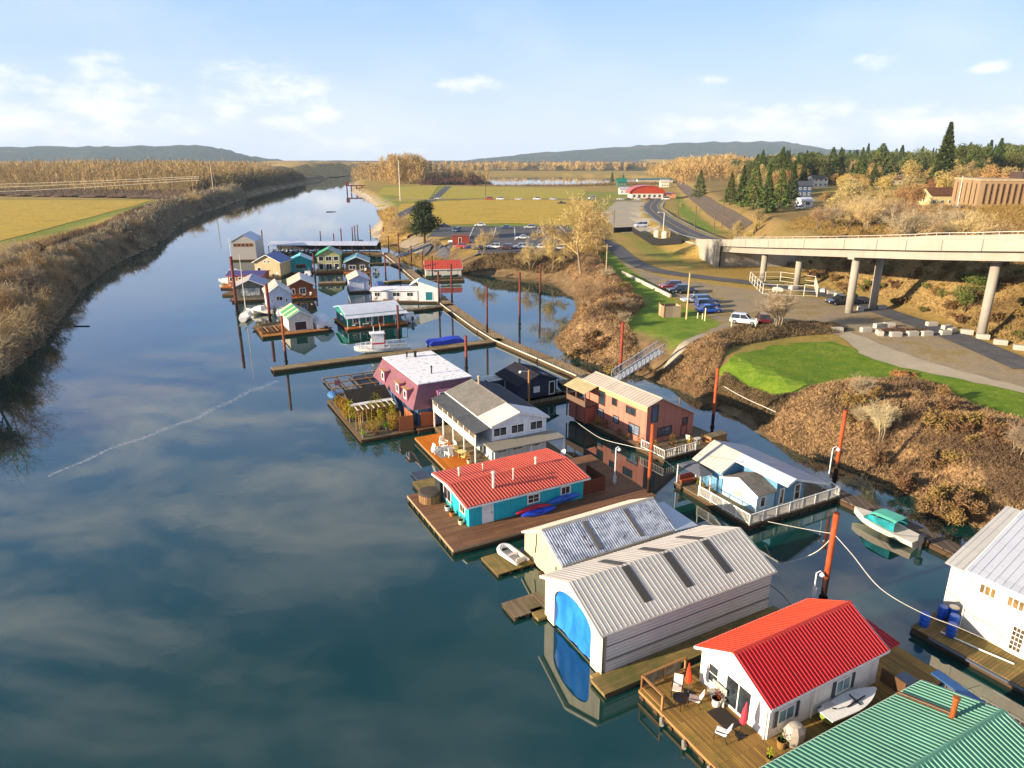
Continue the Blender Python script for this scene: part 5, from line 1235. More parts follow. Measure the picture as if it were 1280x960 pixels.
cottage('dark timber float home with teal roof and low front gable', -39.7, 192.5, 100, 8, 6.0, 3.2, 4.7, siding('#3f3a34', .3), metal_roof('#2a7d80', fade=.85), metal_roof('#3fa5a4', fade=.85), .5,
        [('f', 1.5, 1.2, 1.3, 1.1, Wn), ('f', 4.2, 1.2, 1.8, 1.1, Wn)], (2.2, .8, .6, .6), M_deck_orange, M_wood, fascia=M_trim)
t = cottage('small pale blue boathouse with white garage door', -33.8, 163.6, 106, 8, 4.5, 3.0, 4.2, siding('#b7c0d6', .25), metal_roof('#a9a9b5', fade=.9), metal_roof('#d3bfa4', fade=.9), .35, [], (.4, .4, .3, .3), name='boathouse', cat='boathouse')
opening(t, 8, 4.5, 'f', 2.3, .6, 2.2, 1.7, 'door', pane=paint('#dfe2ea'), name='garage_door')
t = thing('float_home', 'low brown float home with flat purple metal roof', 'float home', (-60.6, 168.6), 170)
t.rotation_euler = (0, 0, R(0)); t.location = (-69.0, 170.5, 0)
deck_parts(t, -1.5, 9.2, -1.5, 5.4, .45, M_deck_orange, logs=False)
gable_parts(t, 8.6, 4.8, .45, 3.2, 4.0, .35, siding('#a9673a', .3), metal_roof('#4a3f77', fade=.9), zel=3.6, ridge=False, fascia=paint('#a23a5a'), two=metal_roof('#8a2f5a'))
for i in range(4): opening(t, 8.6, 4.8, 'r', 1.2 + i * 2.1, 1.7, 1.4, 1.0, nx_=2)
t.location = (-69.2, 169.0, 0)
# teal home with white corrugated roof
te = thing('float_home', 'teal float home with white corrugated roof and verandah', 'float home', (-30.4, 125.7), 27)
deck_parts(te, -.5, 11.2, -1.6, 8.8, .42, M_deck_orange, logs=False, skirt=plain('#8f4a1c'))
gable_parts(te, 10.4, 8.4, .42, 2.75, 3.75, .4, siding('#1d7a72', .3, True), metal_roof('#c9ccd8', fade=.9), rib=.4, rh=.06, ridge=False, fascia=paint('#7fc3b0'), rw=.45)
m = MB(); slope_panel(m, (-.6, -1.7, 2.35), (11.3, -1.7, 2.35), (11.3, -.35, 2.66), (-.6, -.35, 2.66), .06); m.build('verandah_roof', metal_roof('#dadbe0'), te)
for i in range(6): MB().bar((-.3 + 2.25 * i, -1.5, .45), (-.3 + 2.25 * i, -1.5, 2.3), .1).build('post', M_trim, te)
for u, w in ((1.6, 1.1), (4.2, 1.3), (9.4, 1.0)): opening(te, 10.4, 8.4, 'r', u, 1.0, w, 1.1, nx_=2)
opening(te, 10.4, 8.4, 'r', 6.4, .5, 1.0, 1.8, 'door', pane=plain('#7a3a24'), name='door'); opening(te, 10.4, 8.4, 'f', 4.2, 1.1, 1.4, 1.0, nx_=2)
# white home with green striped roof
gs = cottage('white garage-like float home with green striped roof', -36.3, 124.2, 118, 7.6, 4.3, 2.85, 4.15, siding('#dcd6c8', .3, True), metal_roof('#1f4f52', fade=.85), metal_roof('#4f9e5a', fade=.9), .25, [], (1.8, .4, 2.4, 5.0), planks('#b97a34', '#a06626', .15), fascia=M_trim)
opening(gs, 7.6, 4.3, 'f', 2.2, .5, 2.1, 1.6, name='open_door', pane=plain('#3d1a16'), frame=M_trim)
for k, (a, b) in enumerate(((.6, 1.6), (3.4, 4.2), (6.2, 7.6))):
    mm = MB(); slope_panel(mm, (a, 4.56, 2.875), (b, 4.56, 2.875), (b, 2.2, 4.17), (a, 2.2, 4.17), .02); mm.build('roof_stripe', metal_roof('#d8d09a'), gs)
t = thing('timber_stack', 'loose rails and planks stacked on the deck left of the green striped roof', 'timber', on(gs, 2.5, 7.0, .45), 118)
g = random.Random(2)
for i in range(16): MB().bar((-2.4 + g.uniform(-.3, .3), -2.2 + i * .28, .12 + .1 * (i % 3)), (2.4 + g.uniform(-.3, .3), -2.2 + i * .28, .12 + .1 * (i % 3)), .13).build('plank', M_wood if i % 2 else M_wood_dark, t)
t = thing('junk_pile', 'red and yellow gear piled behind the timber stack', 'gear', on(gs, 7.6, 7.0, .3), 100)
for i in range(10): MB().obox((g.uniform(-2, 2), g.uniform(-1.6, 1.6), .45 + g.uniform(0, .4)), Vector((1, g.uniform(-1, 1), 0)).normalized(), Vector((0, 0, 1)), Vector((1, 0, 0)), .3, .25, .3).build('crate', plain(g.choice(['#7a2a22', '#a98a3a', '#5b4a3a', '#b9b0a0', '#3a4a3a'])), t)
MB().box(-2.4, 2.4, -2.2, 2.2, .0, .18).build('deck', M_deck_grey, t)
# red roofed boathouse by the bank
rb = thing('boathouse', 'white boathouse with orange red roof near the far bank', 'boathouse', (-22.7, 183.1), 9)
deck_parts(rb, -.6, 10, -1.0, 6, .35, M_deck_grey, logs=False)
gable_parts(rb, 9.4, 5.6, .35, 2.5, 4.4, .3, siding('#d3cdbd', .3), metal_roof('#bf4a34', fade=.9), ridge=False, fascia=M_trim, two=metal_roof('#c95a40'), rib=.6)
for u in (2.6, 6.0): opening(rb, 9.4, 5.6, 'r', u, 1.7, 1.0, .4)
for k, x in enumerate((2.0, 6.6)):
    o = MB().loft(hull_rings(4.0, 1.0, .5)).build('canoe', plain('#1f5a4a', .4)); tag(o, ['green canoe under the left window of the red-roofed boathouse', 'green canoe under the right window of the red-roofed boathouse'][k], 'canoe'); o.location = on(rb, x, -.6, .36); o.rotation_euler = (0, 0, R(9))
# long covered moorage
cm_ = thing('covered_moorage', 'long open boat shelter with white roof on dark posts', 'boat shelter', (-80.5, 232.0), 0)
m = MB(); slope_panel(m, (0, -.3, 3.1), (36, -.3, 3.1), (36, 4.4, 3.9), (0, 4.4, 3.9), .1, 1.2, .05, .1); slope_panel(m, (0, 9, 3.1), (36, 9, 3.1), (36, 4.4, 3.9), (0, 4.4, 3.9), .1); m.build('roof', metal_roof('#d2d4de', fade=.9), cm_)
for i in range(10):
    for y in (0, 8.6): MB().bar((.3 + i * 3.93, y, -.2), (.3 + i * 3.93, y, 3.05), .22).build('post', M_wood_dark, cm_)
MB().box(0, 36, 4.0, 5.2, .2, .5).build('walkway', M_deck_grey, cm_)
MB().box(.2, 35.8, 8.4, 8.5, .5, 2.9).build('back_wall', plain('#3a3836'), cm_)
# white cabin with teal gable
cb = thing('float_home', 'low white float home with teal-doored shed at its end', 'float home', (-30.8, 151.5), 0)
deck_parts(cb, -.5, 15.8, -1.2, 5, .4, M_deck_grey, logs=False)
gable_parts(cb, 10.0, 4.5, .4, 2.7, 3.2, .35, siding('#e3e1e0', .3), metal_roof('#e4e2e6', fade=.93), ridge=False, fascia=M_trim)
for u, w in ((1.2, 1.2), (5.4, 1.6), (8.4, 1.4)): opening(cb, 10, 4.5, 'r', u, 1.3, w, .9, nx_=2)
m = MB(); m.prism([(10.4, -1.0, .4), (10.4, -1.0, 4.7), (14.8, -1.0, 3.2), (14.8, -1.0, .4)], (0, 5, 0)); m.build('shed_wall', siding('#dfe3df', .3, True), cb)
m = MB(); slope_panel(m, (15.0, -1.2, 3.2), (15.0, 4.2, 3.2), (10.2, 4.2, 4.85), (10.2, -1.2, 4.85), .08); slope_panel(m, (8.4, -1.2, 3.9), (8.4, 4.2, 3.9), (10.2, 4.2, 4.85), (10.2, -1.2, 4.85), .08); m.build('shed_roof', metal_roof('#d6efe6', fade=.9), cb)
opening(cb, 15, 5, 'r', 12.7, .6, 1.6, 1.9, 'door', pane=plain('#12707a'), frame=M_trim, y0=-1.0, name='teal_door')

# gear on the far decks
def homes(txt): return [o for o in bpy.data.objects if o.parent is None and txt in o.get('label', '')][0]
for txt, nm in (('brown cedar float home', 'brown cedar home'), ('narrow white gabled', 'narrow white home'), ('royal blue roof', 'royal blue roof home'), ('turquoise float home with pale', 'small turquoise home'), ('two-storey cream float home', 'two-storey green roof home'), ('dark timber float home', 'dark timber home'), ('teal float home with white', 'teal verandah home'), ('low brown float home', 'purple roof home'), ('low white float home', 'teal-doored shed home')):
    hm_ = homes(txt); side = txt[:4] in ('teal', 'low ')
    gx_ = (lambda a, b: on(hm_, 1 + a * 2.2, -1.0, .45)) if side else (lambda a, b: on(hm_, -1.0 + b * .3, .8 + a * 1.3, .45))
    sling_chair('pale deck chair on the deck of the ' + nm, gx_(0, 0), deg(hm_) + 160, '#d9d4c8')
    t = thing('storage_box', 'small storage box on the deck of the ' + nm, 'box', gx_(1, 1), deg(hm_)); MB().box(-.5, .5, -.3, .3, 0, .5).build('box', plain('#7a6a55'), t); MB().box(-.53, .53, -.33, .33, .5, .56).build('lid', plain('#c9c4b8'), t)
    planter('potted shrub on the deck of the ' + nm, gx_(2.2, 0), .25, .4, '#a8673a', '#4a5a2a', lh=.6)
# ------------------------------------------------------------------ BOATS
def cabin_boat(label, loc, rz, L_=6.5, B_=2.3, hullc='#e9e6de', cabin=True, canopy=None, stripe=None, sc=1, name='motor_boat', motor=True, group=None):
    t = thing(name, label, 'boat', loc, rz, group)
    MB().loft(hull_rings(L_, B_, .75, 16, 1, .85, .35)).build('hull', plain(hullc, .3), t)
    rg = hull_rings(L_, B_, .75, 16, 1, .85, .35); top = [r_[0] for r_ in rg] + [r_[5] for r_ in rg[::-1]]
    m = MB(); m.prism([(p[0] * .98, p[1] * .93, p[2] - .1) for p in top], (0, 0, .03)); m.build('boat_deck', plain('#d9cfb8', .5), t)
    if stripe:
        m = MB()
        for i in range(16):
            a, b = rg[i], rg[i + 1]
            for k in (0, 5):
                s = 1.012; m.add([(a[k][0], a[k][1] * s, a[k][2] - .1), (b[k][0], b[k][1] * s, b[k][2] - .1), (b[k][0], b[k][1] * s, b[k][2] - .24), (a[k][0], a[k][1] * s, a[k][2] - .24)], [(0, 1, 2, 3)])
        m.build('stripe', plain(stripe, .4), t)
    if cabin:
        m = MB(); m.prism([(L_ * .28, -B_ * .33, .85), (L_ * .1, -B_ * .36, 1.55), (-L_ * .12, -B_ * .36, 1.6), (-L_ * .12, -B_ * .36, .7)], (0, B_ * .7, 0)); m.build('cabin', plain('#eeece6', .35), t)
        m = MB(); m.prism([(L_ * .262, -B_ * .3, .98), (L_ * .125, -B_ * .3, 1.47), (L_ * .13, -B_ * .3, 1.5), (L_ * .275, -B_ * .3, 1.0)], (0, B_ * .58, 0)); m.build('windscreen', M_glass, t)
    if canopy:
        m = MB(); rgs = []
        for x, h in ((L_ * .17, 1.6), (L_ * .1, 1.78), (-L_ * .15, 1.85), (-L_ * .22, 1.78)): rgs.append([(x, -B_ * .42, h - .12), (x, -B_ * .3, h), (x, B_ * .3, h), (x, B_ * .42, h - .12), (x, B_ * .3, h - .05), (x, -B_ * .3, h - .05)])
        m.loft(rgs); m.build('canopy', plain(canopy, .6), t)
        m = MB()
        for s in (-1, 1): m.add([(L_ * .17, s * B_ * .42, 1.48), (-L_ * .22, s * B_ * .42, 1.66), (-L_ * .22, s * B_ * .43, .85), (L_ * .26, s * B_ * .43, .95)], [(0, 1, 2, 3)])
        m.add([(L_ * .17, -B_ * .42, 1.48), (L_ * .17, B_ * .42, 1.48), (L_ * .28, B_ * .36, .95), (L_ * .28, -B_ * .36, .95)], [(0, 1, 2, 3)]); m.build('side_curtain', glass('#1f6a70', .1), t)
    if motor:
        m = MB(); m.box(-L_ * .5 - .5, -L_ * .5 - .05, -.22, .22, .75, 1.3); m.box(-L_ * .5 - .35, -L_ * .5 - .15, -.08, .08, -.2, .75); m.build('outboard_motor', plain('#2b2d33', .4), t)
    return t
cabin_boat('white fishing boat with mint green canopy moored at the right dock', G(1105, 664, .1) + (.0,), 119, 5.8, 2.1, '#ddd2bd', False, '#58b09a')
t = thing('pontoon_boat', 'pontoon boat under a bright blue cover at the long dock', 'pontoon boat', G(557, 431, .1) + (0,), 24)
for s in (-1, 1): MB().tube([(-3, s * .9, .1), (2.6, s * .9, .1), (3.2, s * .9, .3)], [.3, .3, .08], 10).build('pontoon', plain('#c9ccd2', .3, .4), t)
MB().box(-3, 3, -1.2, 1.2, .35, .5).build('boat_deck', plain('#8d8880'), t)
m = MB(); m.loft([[(x, -1.25, .5), (x, -1.2, h * .8 + .1), (x, 0, h), (x, 1.2, h * .8 + .1), (x, 1.25, .5)] for x, h in ((-3.1, .9), (-2.6, 1.35), (-1, 1.25), (1, 1.5), (2.4, 1.4), (3.1, .8))]); m.build('boat_cover', plain('#2440b8', .6), t)
def wrapped_boat(label, loc, rz, c, L_=6, B_=2.6, h=2.0):
    t = thing('wrapped_boat', label, 'boat', loc, rz)
    MB().loft(hull_rings(L_, B_, .6)).build('hull', plain('#3a3f48', .4), t)
    m = MB(); g = random.Random(int(loc[1]))
    m.loft([[(x, -B_ / 2 * w, .45), (x, -B_ / 2 * w, h * .55 * hh), (x, -B_ / 5 * w, h * hh), (x, B_ / 5 * w, h * hh), (x, B_ / 2 * w, h * .55 * hh), (x, B_ / 2 * w, .45)] for x, w, hh in ((-L_ / 2, .95, .75), (-L_ * .3, 1.02, 1), (0, 1.02, .98), (L_ * .3, .8, .85), (L_ * .5, .15, .55))]); m.build('shrink_wrap', plain(c, .5), t)
    m = MB(); m.box(-L_ / 2 - .45, -L_ / 2, -.3, .3, .1, .9); m.build('outboard_motor', M_black, t)
wrapped_boat('boat in white shrink wrap beside the green striped roof', G(402, 408, .1) + (0,), 118, '#e4e2e6', 7, 3.2, 2.4)
wrapped_boat('dark blue wrapped boat beside the small pale boathouse', G(475, 364, .1) + (0,), 105, '#3a4f80', 6, 3.0, 2.6)
for a, b, r_, c, lab in ((300, 345, 80, '#e6dfd0', 'small cream motor boat squeezed beside the purple roof home'), (352, 396, 110, '#d9d9d6', 'white motor boat between the narrow white home and green striped roof'), (385, 346, 100, '#cfd6dc', 'pale motor boat behind the brown cedar home'), (470, 340, 100, '#b9c3cc', 'grey motor boat beside the dark timber home'), (512, 400, 110, '#e0dfda', 'white motor boat at the right end of the teal verandah home')):
    cabin_boat(lab, G(a, b, 0) + (0,), r_, 5.5, 2.1, c)
# white work boat with a tall wheelhouse
tb = thing('work_boat', 'white work boat with tall narrow wheelhouse and red stripe', 'work boat', G(478, 439, .1) + (0,), 197)
MB().loft(hull_rings(9.0, 2.9, .8, 16, 1, .9, .5)).build('hull', plain('#dfe0dc', .4), tb)
m = MB(); rg = hull_rings(9.0, 2.9, .8, 16, 1, .9, .5); top = [r_[0] for r_ in rg] + [r_[5] for r_ in rg[::-1]]; m.prism([(p[0] * .97, p[1] * .92, p[2] - .1) for p in top], (0, 0, .03)); m.build('boat_deck', plain('#b9bcb8'), tb)
MB().box(-.3, 1.7, -.75, .75, .8, 3.2).build('wheelhouse', plain('#ecebe7', .4), tb)
MB().box(-.32, 1.72, -.77, .77, 1.5, 1.75).build('red_band', plain('#c0303a'), tb); MB().box(-.33, 1.73, -.6, .6, 2.35, 2.95).build('wheelhouse_window', M_glass, tb)
MB().box(-.5, 1.9, -.9, .9, 3.2, 3.3).build('wheelhouse_roof', plain('#e9e9e9'), tb)
m = MB(); m.tube([(.2, .3, 3.3), (.2, .3, 4.6)], .04, 6); m.tube([(1.2, -.3, 3.3), (1.2, -.3, 4.3)], .05, 6); m.build('antenna', M_trim, tb)
MB().bar((-.45, .5, .8), (-.45, .5, 3.6), .15).build('exhaust', plain('#c0303a'), tb)
MB().box(-3.8, -1.0, -.9, .9, .75, 1.35).build('engine_box', plain('#a7b0b4'), tb)
railing(tb, [(4.1, -.5), (1.8, -1.25), (-3.9, -1.2)], .95, .6, M_trim, 0, .9); railing(tb, [(4.1, .5), (1.8, 1.25), (-3.9, 1.2)], .95, .6, M_trim, 0, .9)
m = MB(); 
for i in range(8): MB().tube([(-3.6 + i * .9, -1.55, .2), (-3.6 + i * .9, -1.55, .75)], .16, 8).build('fender', M_black, tb)
def sailboat(label, loc, rz, h, L_=7.0):
    t = thing('sailboat', label, 'sailboat', loc, rz)
    MB().loft(hull_rings(L_, 2.2, .8, 16, 1, .7, .3)).build('hull', plain('#ece6da', .35), t)
    m = MB(); m.loft([[(x, -w, .8), (x, -w * .8, 1.25), (x, w * .8, 1.25), (x, w, .8)] for x, w in ((-L_ * .15, .7), (L_ * .15, .6), (L_ * .28, .3))]); m.build('cabin', plain('#f0ece2', .4), t)
    MB().tube([(.3, 0, .8), (.3, 0, h)], [.09, .05], 8).build('mast', plain('#e8dfc8', .4), t)
    MB().tube([(.3, 0, 1.8), (-L_ * .4, 0, 1.75)], .12, 8).build('boom', plain('#cfc8b8'), t)
    return t
sailboat('white sailboat with tall mast at the outer left of the marina', G(291, 343, 0) + (0,), 95, 10.0)
sailboat('cream sailboat with mast before the grey glass-fronted home', G(308, 398, 0) + (0,), 100, 12.5)
cabin_boat('cream cabin cruiser moored at the left end of the marina', G(287, 355, 0) + (0,), 150, 8, 2.8, '#e8dcc4')
cabin_boat('small white cruiser behind the cream sailboat', G(325, 392, 0) + (0,), 170, 6, 2.3, '#e8dfd0')
for k, x in enumerate((345, 357, 370, 383, 396, 409, 421)):
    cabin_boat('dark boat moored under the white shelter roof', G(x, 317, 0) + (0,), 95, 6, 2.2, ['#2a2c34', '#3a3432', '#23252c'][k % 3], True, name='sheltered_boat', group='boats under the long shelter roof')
cabin_boat('dark cabin boat with blue top moored beyond the teal roof', G(450, 306, 0) + (0,), 100, 6, 2.8, '#3c3f4c', True, '#26345c')
# floating log and river markers
o = MB().tube([(-3, 0, .1), (0, .2, .15), (3, 0, .1)], [.25, .2, .1], 8).build('driftwood_log', plain('#2e2620')); tag(o, 'dark driftwood log floating in the open river', 'log'); o.location = G(414, 265, 0) + (0,); o.rotation_euler = (0, 0, R(25))
o = MB().tube([(-1.5, 0, .05), (1.5, 0, .05)], .12, 8).build('driftwood_log', plain('#2e2620')); tag(o, 'short dark log floating near the left bank', 'log'); o.location = G(102, 408, 0) + (0,)

# ------------------------------------------------------------------ DOCKS
def dock(label, pts, w, z=.5, mat=None, logs=True, rail=False, name='dock', cat='dock', curb=None):
    """pts world centre line; each dock one thing"""
    t = thing(name, label, cat, (pts[0][0], pts[0][1], 0))
    o0 = pts[0]; P = [(p[0] - o0[0], p[1] - o0[1]) for p in pts]
    poly = ribbon(P, w); n = len(P)
    m = MB()
    for i in range(n - 1):
        a, b, c_, d = poly[i], poly[i + 1], poly[2 * n - 2 - i], poly[2 * n - 1 - i]
        m.prism([(p[0], p[1], z - .12) for p in (a, d, c_, b)], (0, 0, .12))
    m.build('walkway', mat or M_dock, t)
    m = MB()
    for i in range(n - 1):
        a, b, c_, d = poly[i], poly[i + 1], poly[2 * n - 2 - i], poly[2 * n - 1 - i]
        m.bar((a[0], a[1], z - .3), (b[0], b[1], z - .3), .3, .35); m.bar((d[0], d[1], z - .3), (c_[0], c_[1], z - .3), .3, .35)
    m.build('float', M_log, t)
    if curb:
        m = MB()
        for i in range(n - 1):
            c_, d = poly[2 * n - 2 - i], poly[2 * n - 1 - i]; m.bar((d[0], d[1], z + .08), (c_[0], c_[1], z + .08), .12, .14)
        m.build('curb', curb, t)
    return t
def Gp(*pp, z=.5): return [G(a, b, z) for a, b in pp]
M_dock2 = planks('#a08a64', '#7a6546', .4, 'x', .9, .1)
dock('main walkway running down the middle of the marina', Gp((483, 316), (505, 333), (532, 356), (560, 381), (600, 409), (625, 424), (680, 447), (738, 472)), 2.6, mat=planks('#a58d66', '#8a724e', .35, 'y', .9, .1), curb=plain('#c9c4b8'))
dock('long finger dock passing behind the mauve home', Gp((340, 461), (430, 449), (520, 438), (627, 424)), 2.0, mat=M_dock2)
dock('finger dock leading to the teal home with white roof', Gp((500, 388), (530, 385), (566, 380)), 1.7)
dock('finger dock beside the small pale boathouse', Gp((482, 352), (500, 350), (522, 350)), 1.8, mat=M_dock2)
dock('finger dock in front of the green-roofed two-storey home', Gp((398, 353), (432, 352)), 2.2, mat=M_dock2)
dock('narrow dark dock curving toward the teal-roofed home', Gp((462, 329), (488, 328), (502, 333)), 1.4)
dock('far cross dock at the head of the main walkway', Gp((428, 316), (455, 315), (486, 317)), 1.8)
dock('yellow-edged dock at the far river end of the marina', Gp((428, 304), (455, 303), (490, 302)), 1.8, mat=M_deck_orange)
dock('short dock beside the navy home', Gp((655, 502), (690, 496), (722, 489)), 1.9)
dock('dark low dock beyond the white slats', Gp((700, 478), (728, 476)), 2.2)
dock('grey plank dock running from the blue home to the right edge', Gp((1038, 612), (1100, 640), (1212, 694)), 1.7, mat=planks('#6e5f50', '#54483c', .5, 'y', .9, .1))
dock('dock strip at the red-roofed boathouse', Gp((530, 351), (580, 349)), 1.2)
dock('outer dock of the left row with cluttered gear', Gp((281, 366), (300, 366)), 3.0)
# pier head on dark legs at the river end
pt = thing('pier', 'rusty red pier on dark legs at the river bend', 'pier', G(446, 240, 0) + (0,), 10)
MB().box(-10, 8, -4, 4, 5.5, 6.3).build('pier_deck', rusty('#8a3a2c', '#5b2a22'), pt)
for x in (-9, -5, 0, 5): 
    for y in (-3.4, 3.4): MB().tube([(x, y, -1), (x, y, 5.5)], .4, 8).build('pier_leg', rusty('#7a3226', '#4b241e'), pt)
MB().box(-10, -7, -4, 4, 6.3, 9.5).build('pier_hut', rusty('#8a4a34', '#6b2a22'), pt)
# gangway from dock to shore
ga, gb = G(768, 476, .6), G(826, 440, 3.9)
gw = thing('gangway', 'aluminium truss gangway climbing from the dock to the bank', 'gangway', (ga[0], ga[1], .6), math.degrees(math.atan2(gb[1] - ga[1], gb[0] - ga[0])))
GL = math.dist(ga, gb); gz_ = 3.4
MB().prism([(0, -.75, 0), (GL, -.75, gz_), (GL, .75, gz_), (0, .75, 0)], (0, 0, .1)).build('ramp', plain('#8d9298', .6), gw)
for s in (-1, 1):
    m = MB(); m.bar((0, s * .8, .1), (GL, s * .8, gz_ + .1), .1); m.bar((0, s * .8, 1.3), (GL, s * .8, gz_ + 1.3), .1); n = 12
    for i in range(n + 1):
        t0 = i / n; m.bar((GL * t0, s * .8, gz_ * t0 + .1), (GL * t0, s * .8, gz_ * t0 + 1.3), .07)
        if i < n: m.bar((GL * t0, s * .8, gz_ * t0 + .1), (GL * (i + 1) / n, s * .8, gz_ * (i + 1) / n + 1.3), .05)
    m.build('truss', plain('#b4bac2', .4, .3), gw)
dock('low float under the foot of the gangway', [G(738, 474, .4), G(772, 478, .4)], 2.2, .4)
# far boat launch gangway
fa, fb = G(496, 322, .6), G(545, 303, 3.5)
gw2 = thing('gangway', 'dark blue gangway leading to the far bank below the pine', 'gangway', (fa[0], fa[1], .6), math.degrees(math.atan2(fb[1] - fa[1], fb[0] - fa[0])))
GL2 = math.dist(fa, fb)
MB().prism([(0, -1, 0), (GL2, -1, 2.9), (GL2, 1, 2.9), (0, 1, 0)], (0, 0, .12)).build('ramp', plain('#2c3c58', .6), gw2)
for s in (-1, 1):
    m = MB(); m.bar((0, s * 1.05, 1.2), (GL2, s * 1.05, 4.1), .12)
    for i in range(13): m.bar((GL2 * i / 12, s * 1.05, 2.9 * i / 12), (GL2 * i / 12, s * 1.05, 2.9 * i / 12 + 1.2), .08)
    m.build('railing', plain('#5a6a80', .4, .3), gw2)

# ------------------------------------------------------------------ PILINGS
def zfor(x, y, py_):
    lo, hi = 0, 150
    for _ in range(40):
        mid = (lo + hi) / 2; c, s = math.cos(PITCH), math.sin(PITCH); z = mid - CAM_H; d = y * c - z * s; u = y * s + z * c
        if 480 - FPX * u / d > py_: lo = mid
        else: hi = mid
    return lo
def piling(label, bx, by, ty, r_=.2, c=None, cap=False, group=None):
    x, y = G(bx, by, 0); h = zfor(x, y, ty)
    t = thing('steel_piling', label, 'piling', (x, y, 0), 0, group)
    MB().tube([(0, 0, -1.5), (0, 0, h)], r_, 12).build('shaft', c or rusty(), t, True)
    MB().tube([(0, 0, h), (0, 0, h + .05)], r_ * 1.12, 12).build('rim', rusty('#8a3d20', '#5b2a18'), t)
    MB().tube([(0, 0, .25), (0, 0, .5)], r_ * 1.5, 12, False).build('dock_hoop', M_black, t)
    return t
OR = rusty('#b5572c', '#8a3c1c'); DK = rusty('#7a3b2a', '#4a2a22'); 
piling('thick orange piling behind the bright red roof', 1028, 753, 642, .2, OR)
piling('tall orange piling between the salmon and turquoise homes', 810, 622, 530, .18, OR)
piling('orange piling beside the light blue home and right dock', 1043, 602, 513, .18, OR)
piling('orange piling standing in water right of the salmon home', 890, 538, 460, .18, OR)
piling('red brown piling at the foot of the aluminium gangway', 775, 474, 403, .2, rusty('#a8452a', '#6b2e22'))
piling('tall dark red piling close to the main walkway bend', 649.5, 408, 341, .2, DK)
piling('dark piling left of the main walkway bend', 609, 419, 358, .18, DK)
piling('slim dark piling alone in the inlet', 675, 377, 330, .2, DK)
piling('brown piling at the right end of the long finger dock', 583, 463, 420, .2, rusty('#9a4a34', '#6b2e22'))
piling('brown piling through the outer end of the long finger dock', 358, 455, 395, .2, rusty('#a35a3a', '#6b3022'))
piling('brown piling behind the white work boat', 499, 426, 382, .2, DK)
piling('brown piling at the outer left corner of the left row', 297, 392, 321, .3, DK)
piling('red brown piling left of the narrow white home', 338, 404, 355, .28, rusty('#8a3328', '#5b241e'))
piling('red brown piling beside the small pale boathouse door', 465, 376, 345, .2, DK)
far_piles = [(330, 318, 288), (401, 302, 289), (418, 309, 292), (428, 316, 286), (441, 300, 284), (444, 300, 282), (447.5, 299, 281), (463, 293, 281), (480, 297, 284), (486, 312, 295), (482.5, 351, 316), (499, 323, 291), (514.5, 330, 307), (529, 345, 314), (541, 352, 320), (549, 382, 339), (565, 379, 330), (394, 350, 317), (500, 345, 322)]
for bx, by, ty in far_piles: piling('slim brown piling among the far docks', bx, by, ty, .2, DK, group='slim pilings among the far docks')
# service pedestals, light posts
def lamp(label, bx, by, ty, z0=.5, arm=.5, c=None, side=1):
    x, y = G(bx, by, z0); h = zfor(x, y, ty) - z0
    t = thing('dock_light', label, 'light post', (x, y, z0)); 
    MB().tube([(0, 0, 0), (0, 0, h)], .06, 8).build('pole', c or plain('#cfd2d2', .5), t)
    MB().tube([(0, 0, h), (side * arm * .6, 0, h + .15), (side * arm, 0, h)], .035, 6).build('arm', c or plain('#cfd2d2', .5), t)
    MB().lathe((side * arm, 0, h - .25), [(.16, 0), (.18, .1), (.06, .25)], 10).build('lamp_head', plain('#e9e9e4', .4), t)
    MB().box(-.15, .15, -.1, .1, .3, .9).build('meter_box', plain('#c3c9cc', .5), t)
lamp('slim dock light behind the light blue home railing', 1033, 614, 560); lamp('white utility post with dish near the orange piling', 1016, 748, 716, .5, .4)
lamp('white lamp post on the brown deck behind the turquoise home', 768, 606, 560, .5, .3)
t = thing('wooden_lamp_pole', 'brown wooden pole with a white lamp beside the navy home', 'lamp post', G(661, 504, .5) + (.5,)); MB().tube([(0, 0, 0), (0, 0, 4.4)], .14, 8).build('pole', M_wood, t); MB().bar((0, 0, 4.2), (-1.1, .2, 4.2), .05).build('arm', M_steel, t); MB().lathe((-1.1, .2, 3.95), [(.15, 0), (.2, .15), (.05, .3)], 10).build('lamp_head', M_trim, t)
# slack service lines hung from pile to pile
def line(label, pts, r_=.022, c='#cfcabc'):
    P = smooth_line([tuple(p) for p in pts], 8); o = MB().tube(P, r_, 6).build('service_line', plain(c)); return tag(o, label, 'cable')
def at(px_, py_, d):  # point on the pixel's ray at ground distance d
    k = d / (math.cos(PITCH) + (480 - py_) / FPX * math.sin(PITCH)); return ((px_ - 640) / FPX * k, d, CAM_H + k * (-math.sin(PITCH) + (480 - py_) / FPX * math.cos(PITCH)))
line('pale wrapped service line sagging from the navy home to the tall orange piling', [at(719, 526, 70), at(735, 538, 66), at(754, 549, 62), at(789, 558, 58), at(815, 564, 54.3)])
line('pale service line running down from the tall orange piling toward the blue home', [at(816, 564, 54.3), at(830, 575, 55), at(850, 590, 57)])
line('pale service line from the blue home corner to the thick orange piling', [at(960, 652, 52), at(1000, 660, 47), at(1040, 667, 42.4)])
line('long pale service line sagging from the thick piling to the right deck', [at(1042, 667, 42.4), at(1065, 693, 40.5), at(1100, 735, 38.4), at(1150, 765, 37), at(1200, 785, 36.2), at(1240, 803, 36)], .024)
line('thin pale line sagging over the brambles from the salmon home piling', [at(905, 483, 75.4), at(930, 497, 73.5), at(970, 515, 70)], .035)
line('looped pale line left of the thick orange piling', [at(960, 706, 46), at(990, 702, 45), at(1020, 690, 43.5), at(1040, 672, 42.4)], .03)
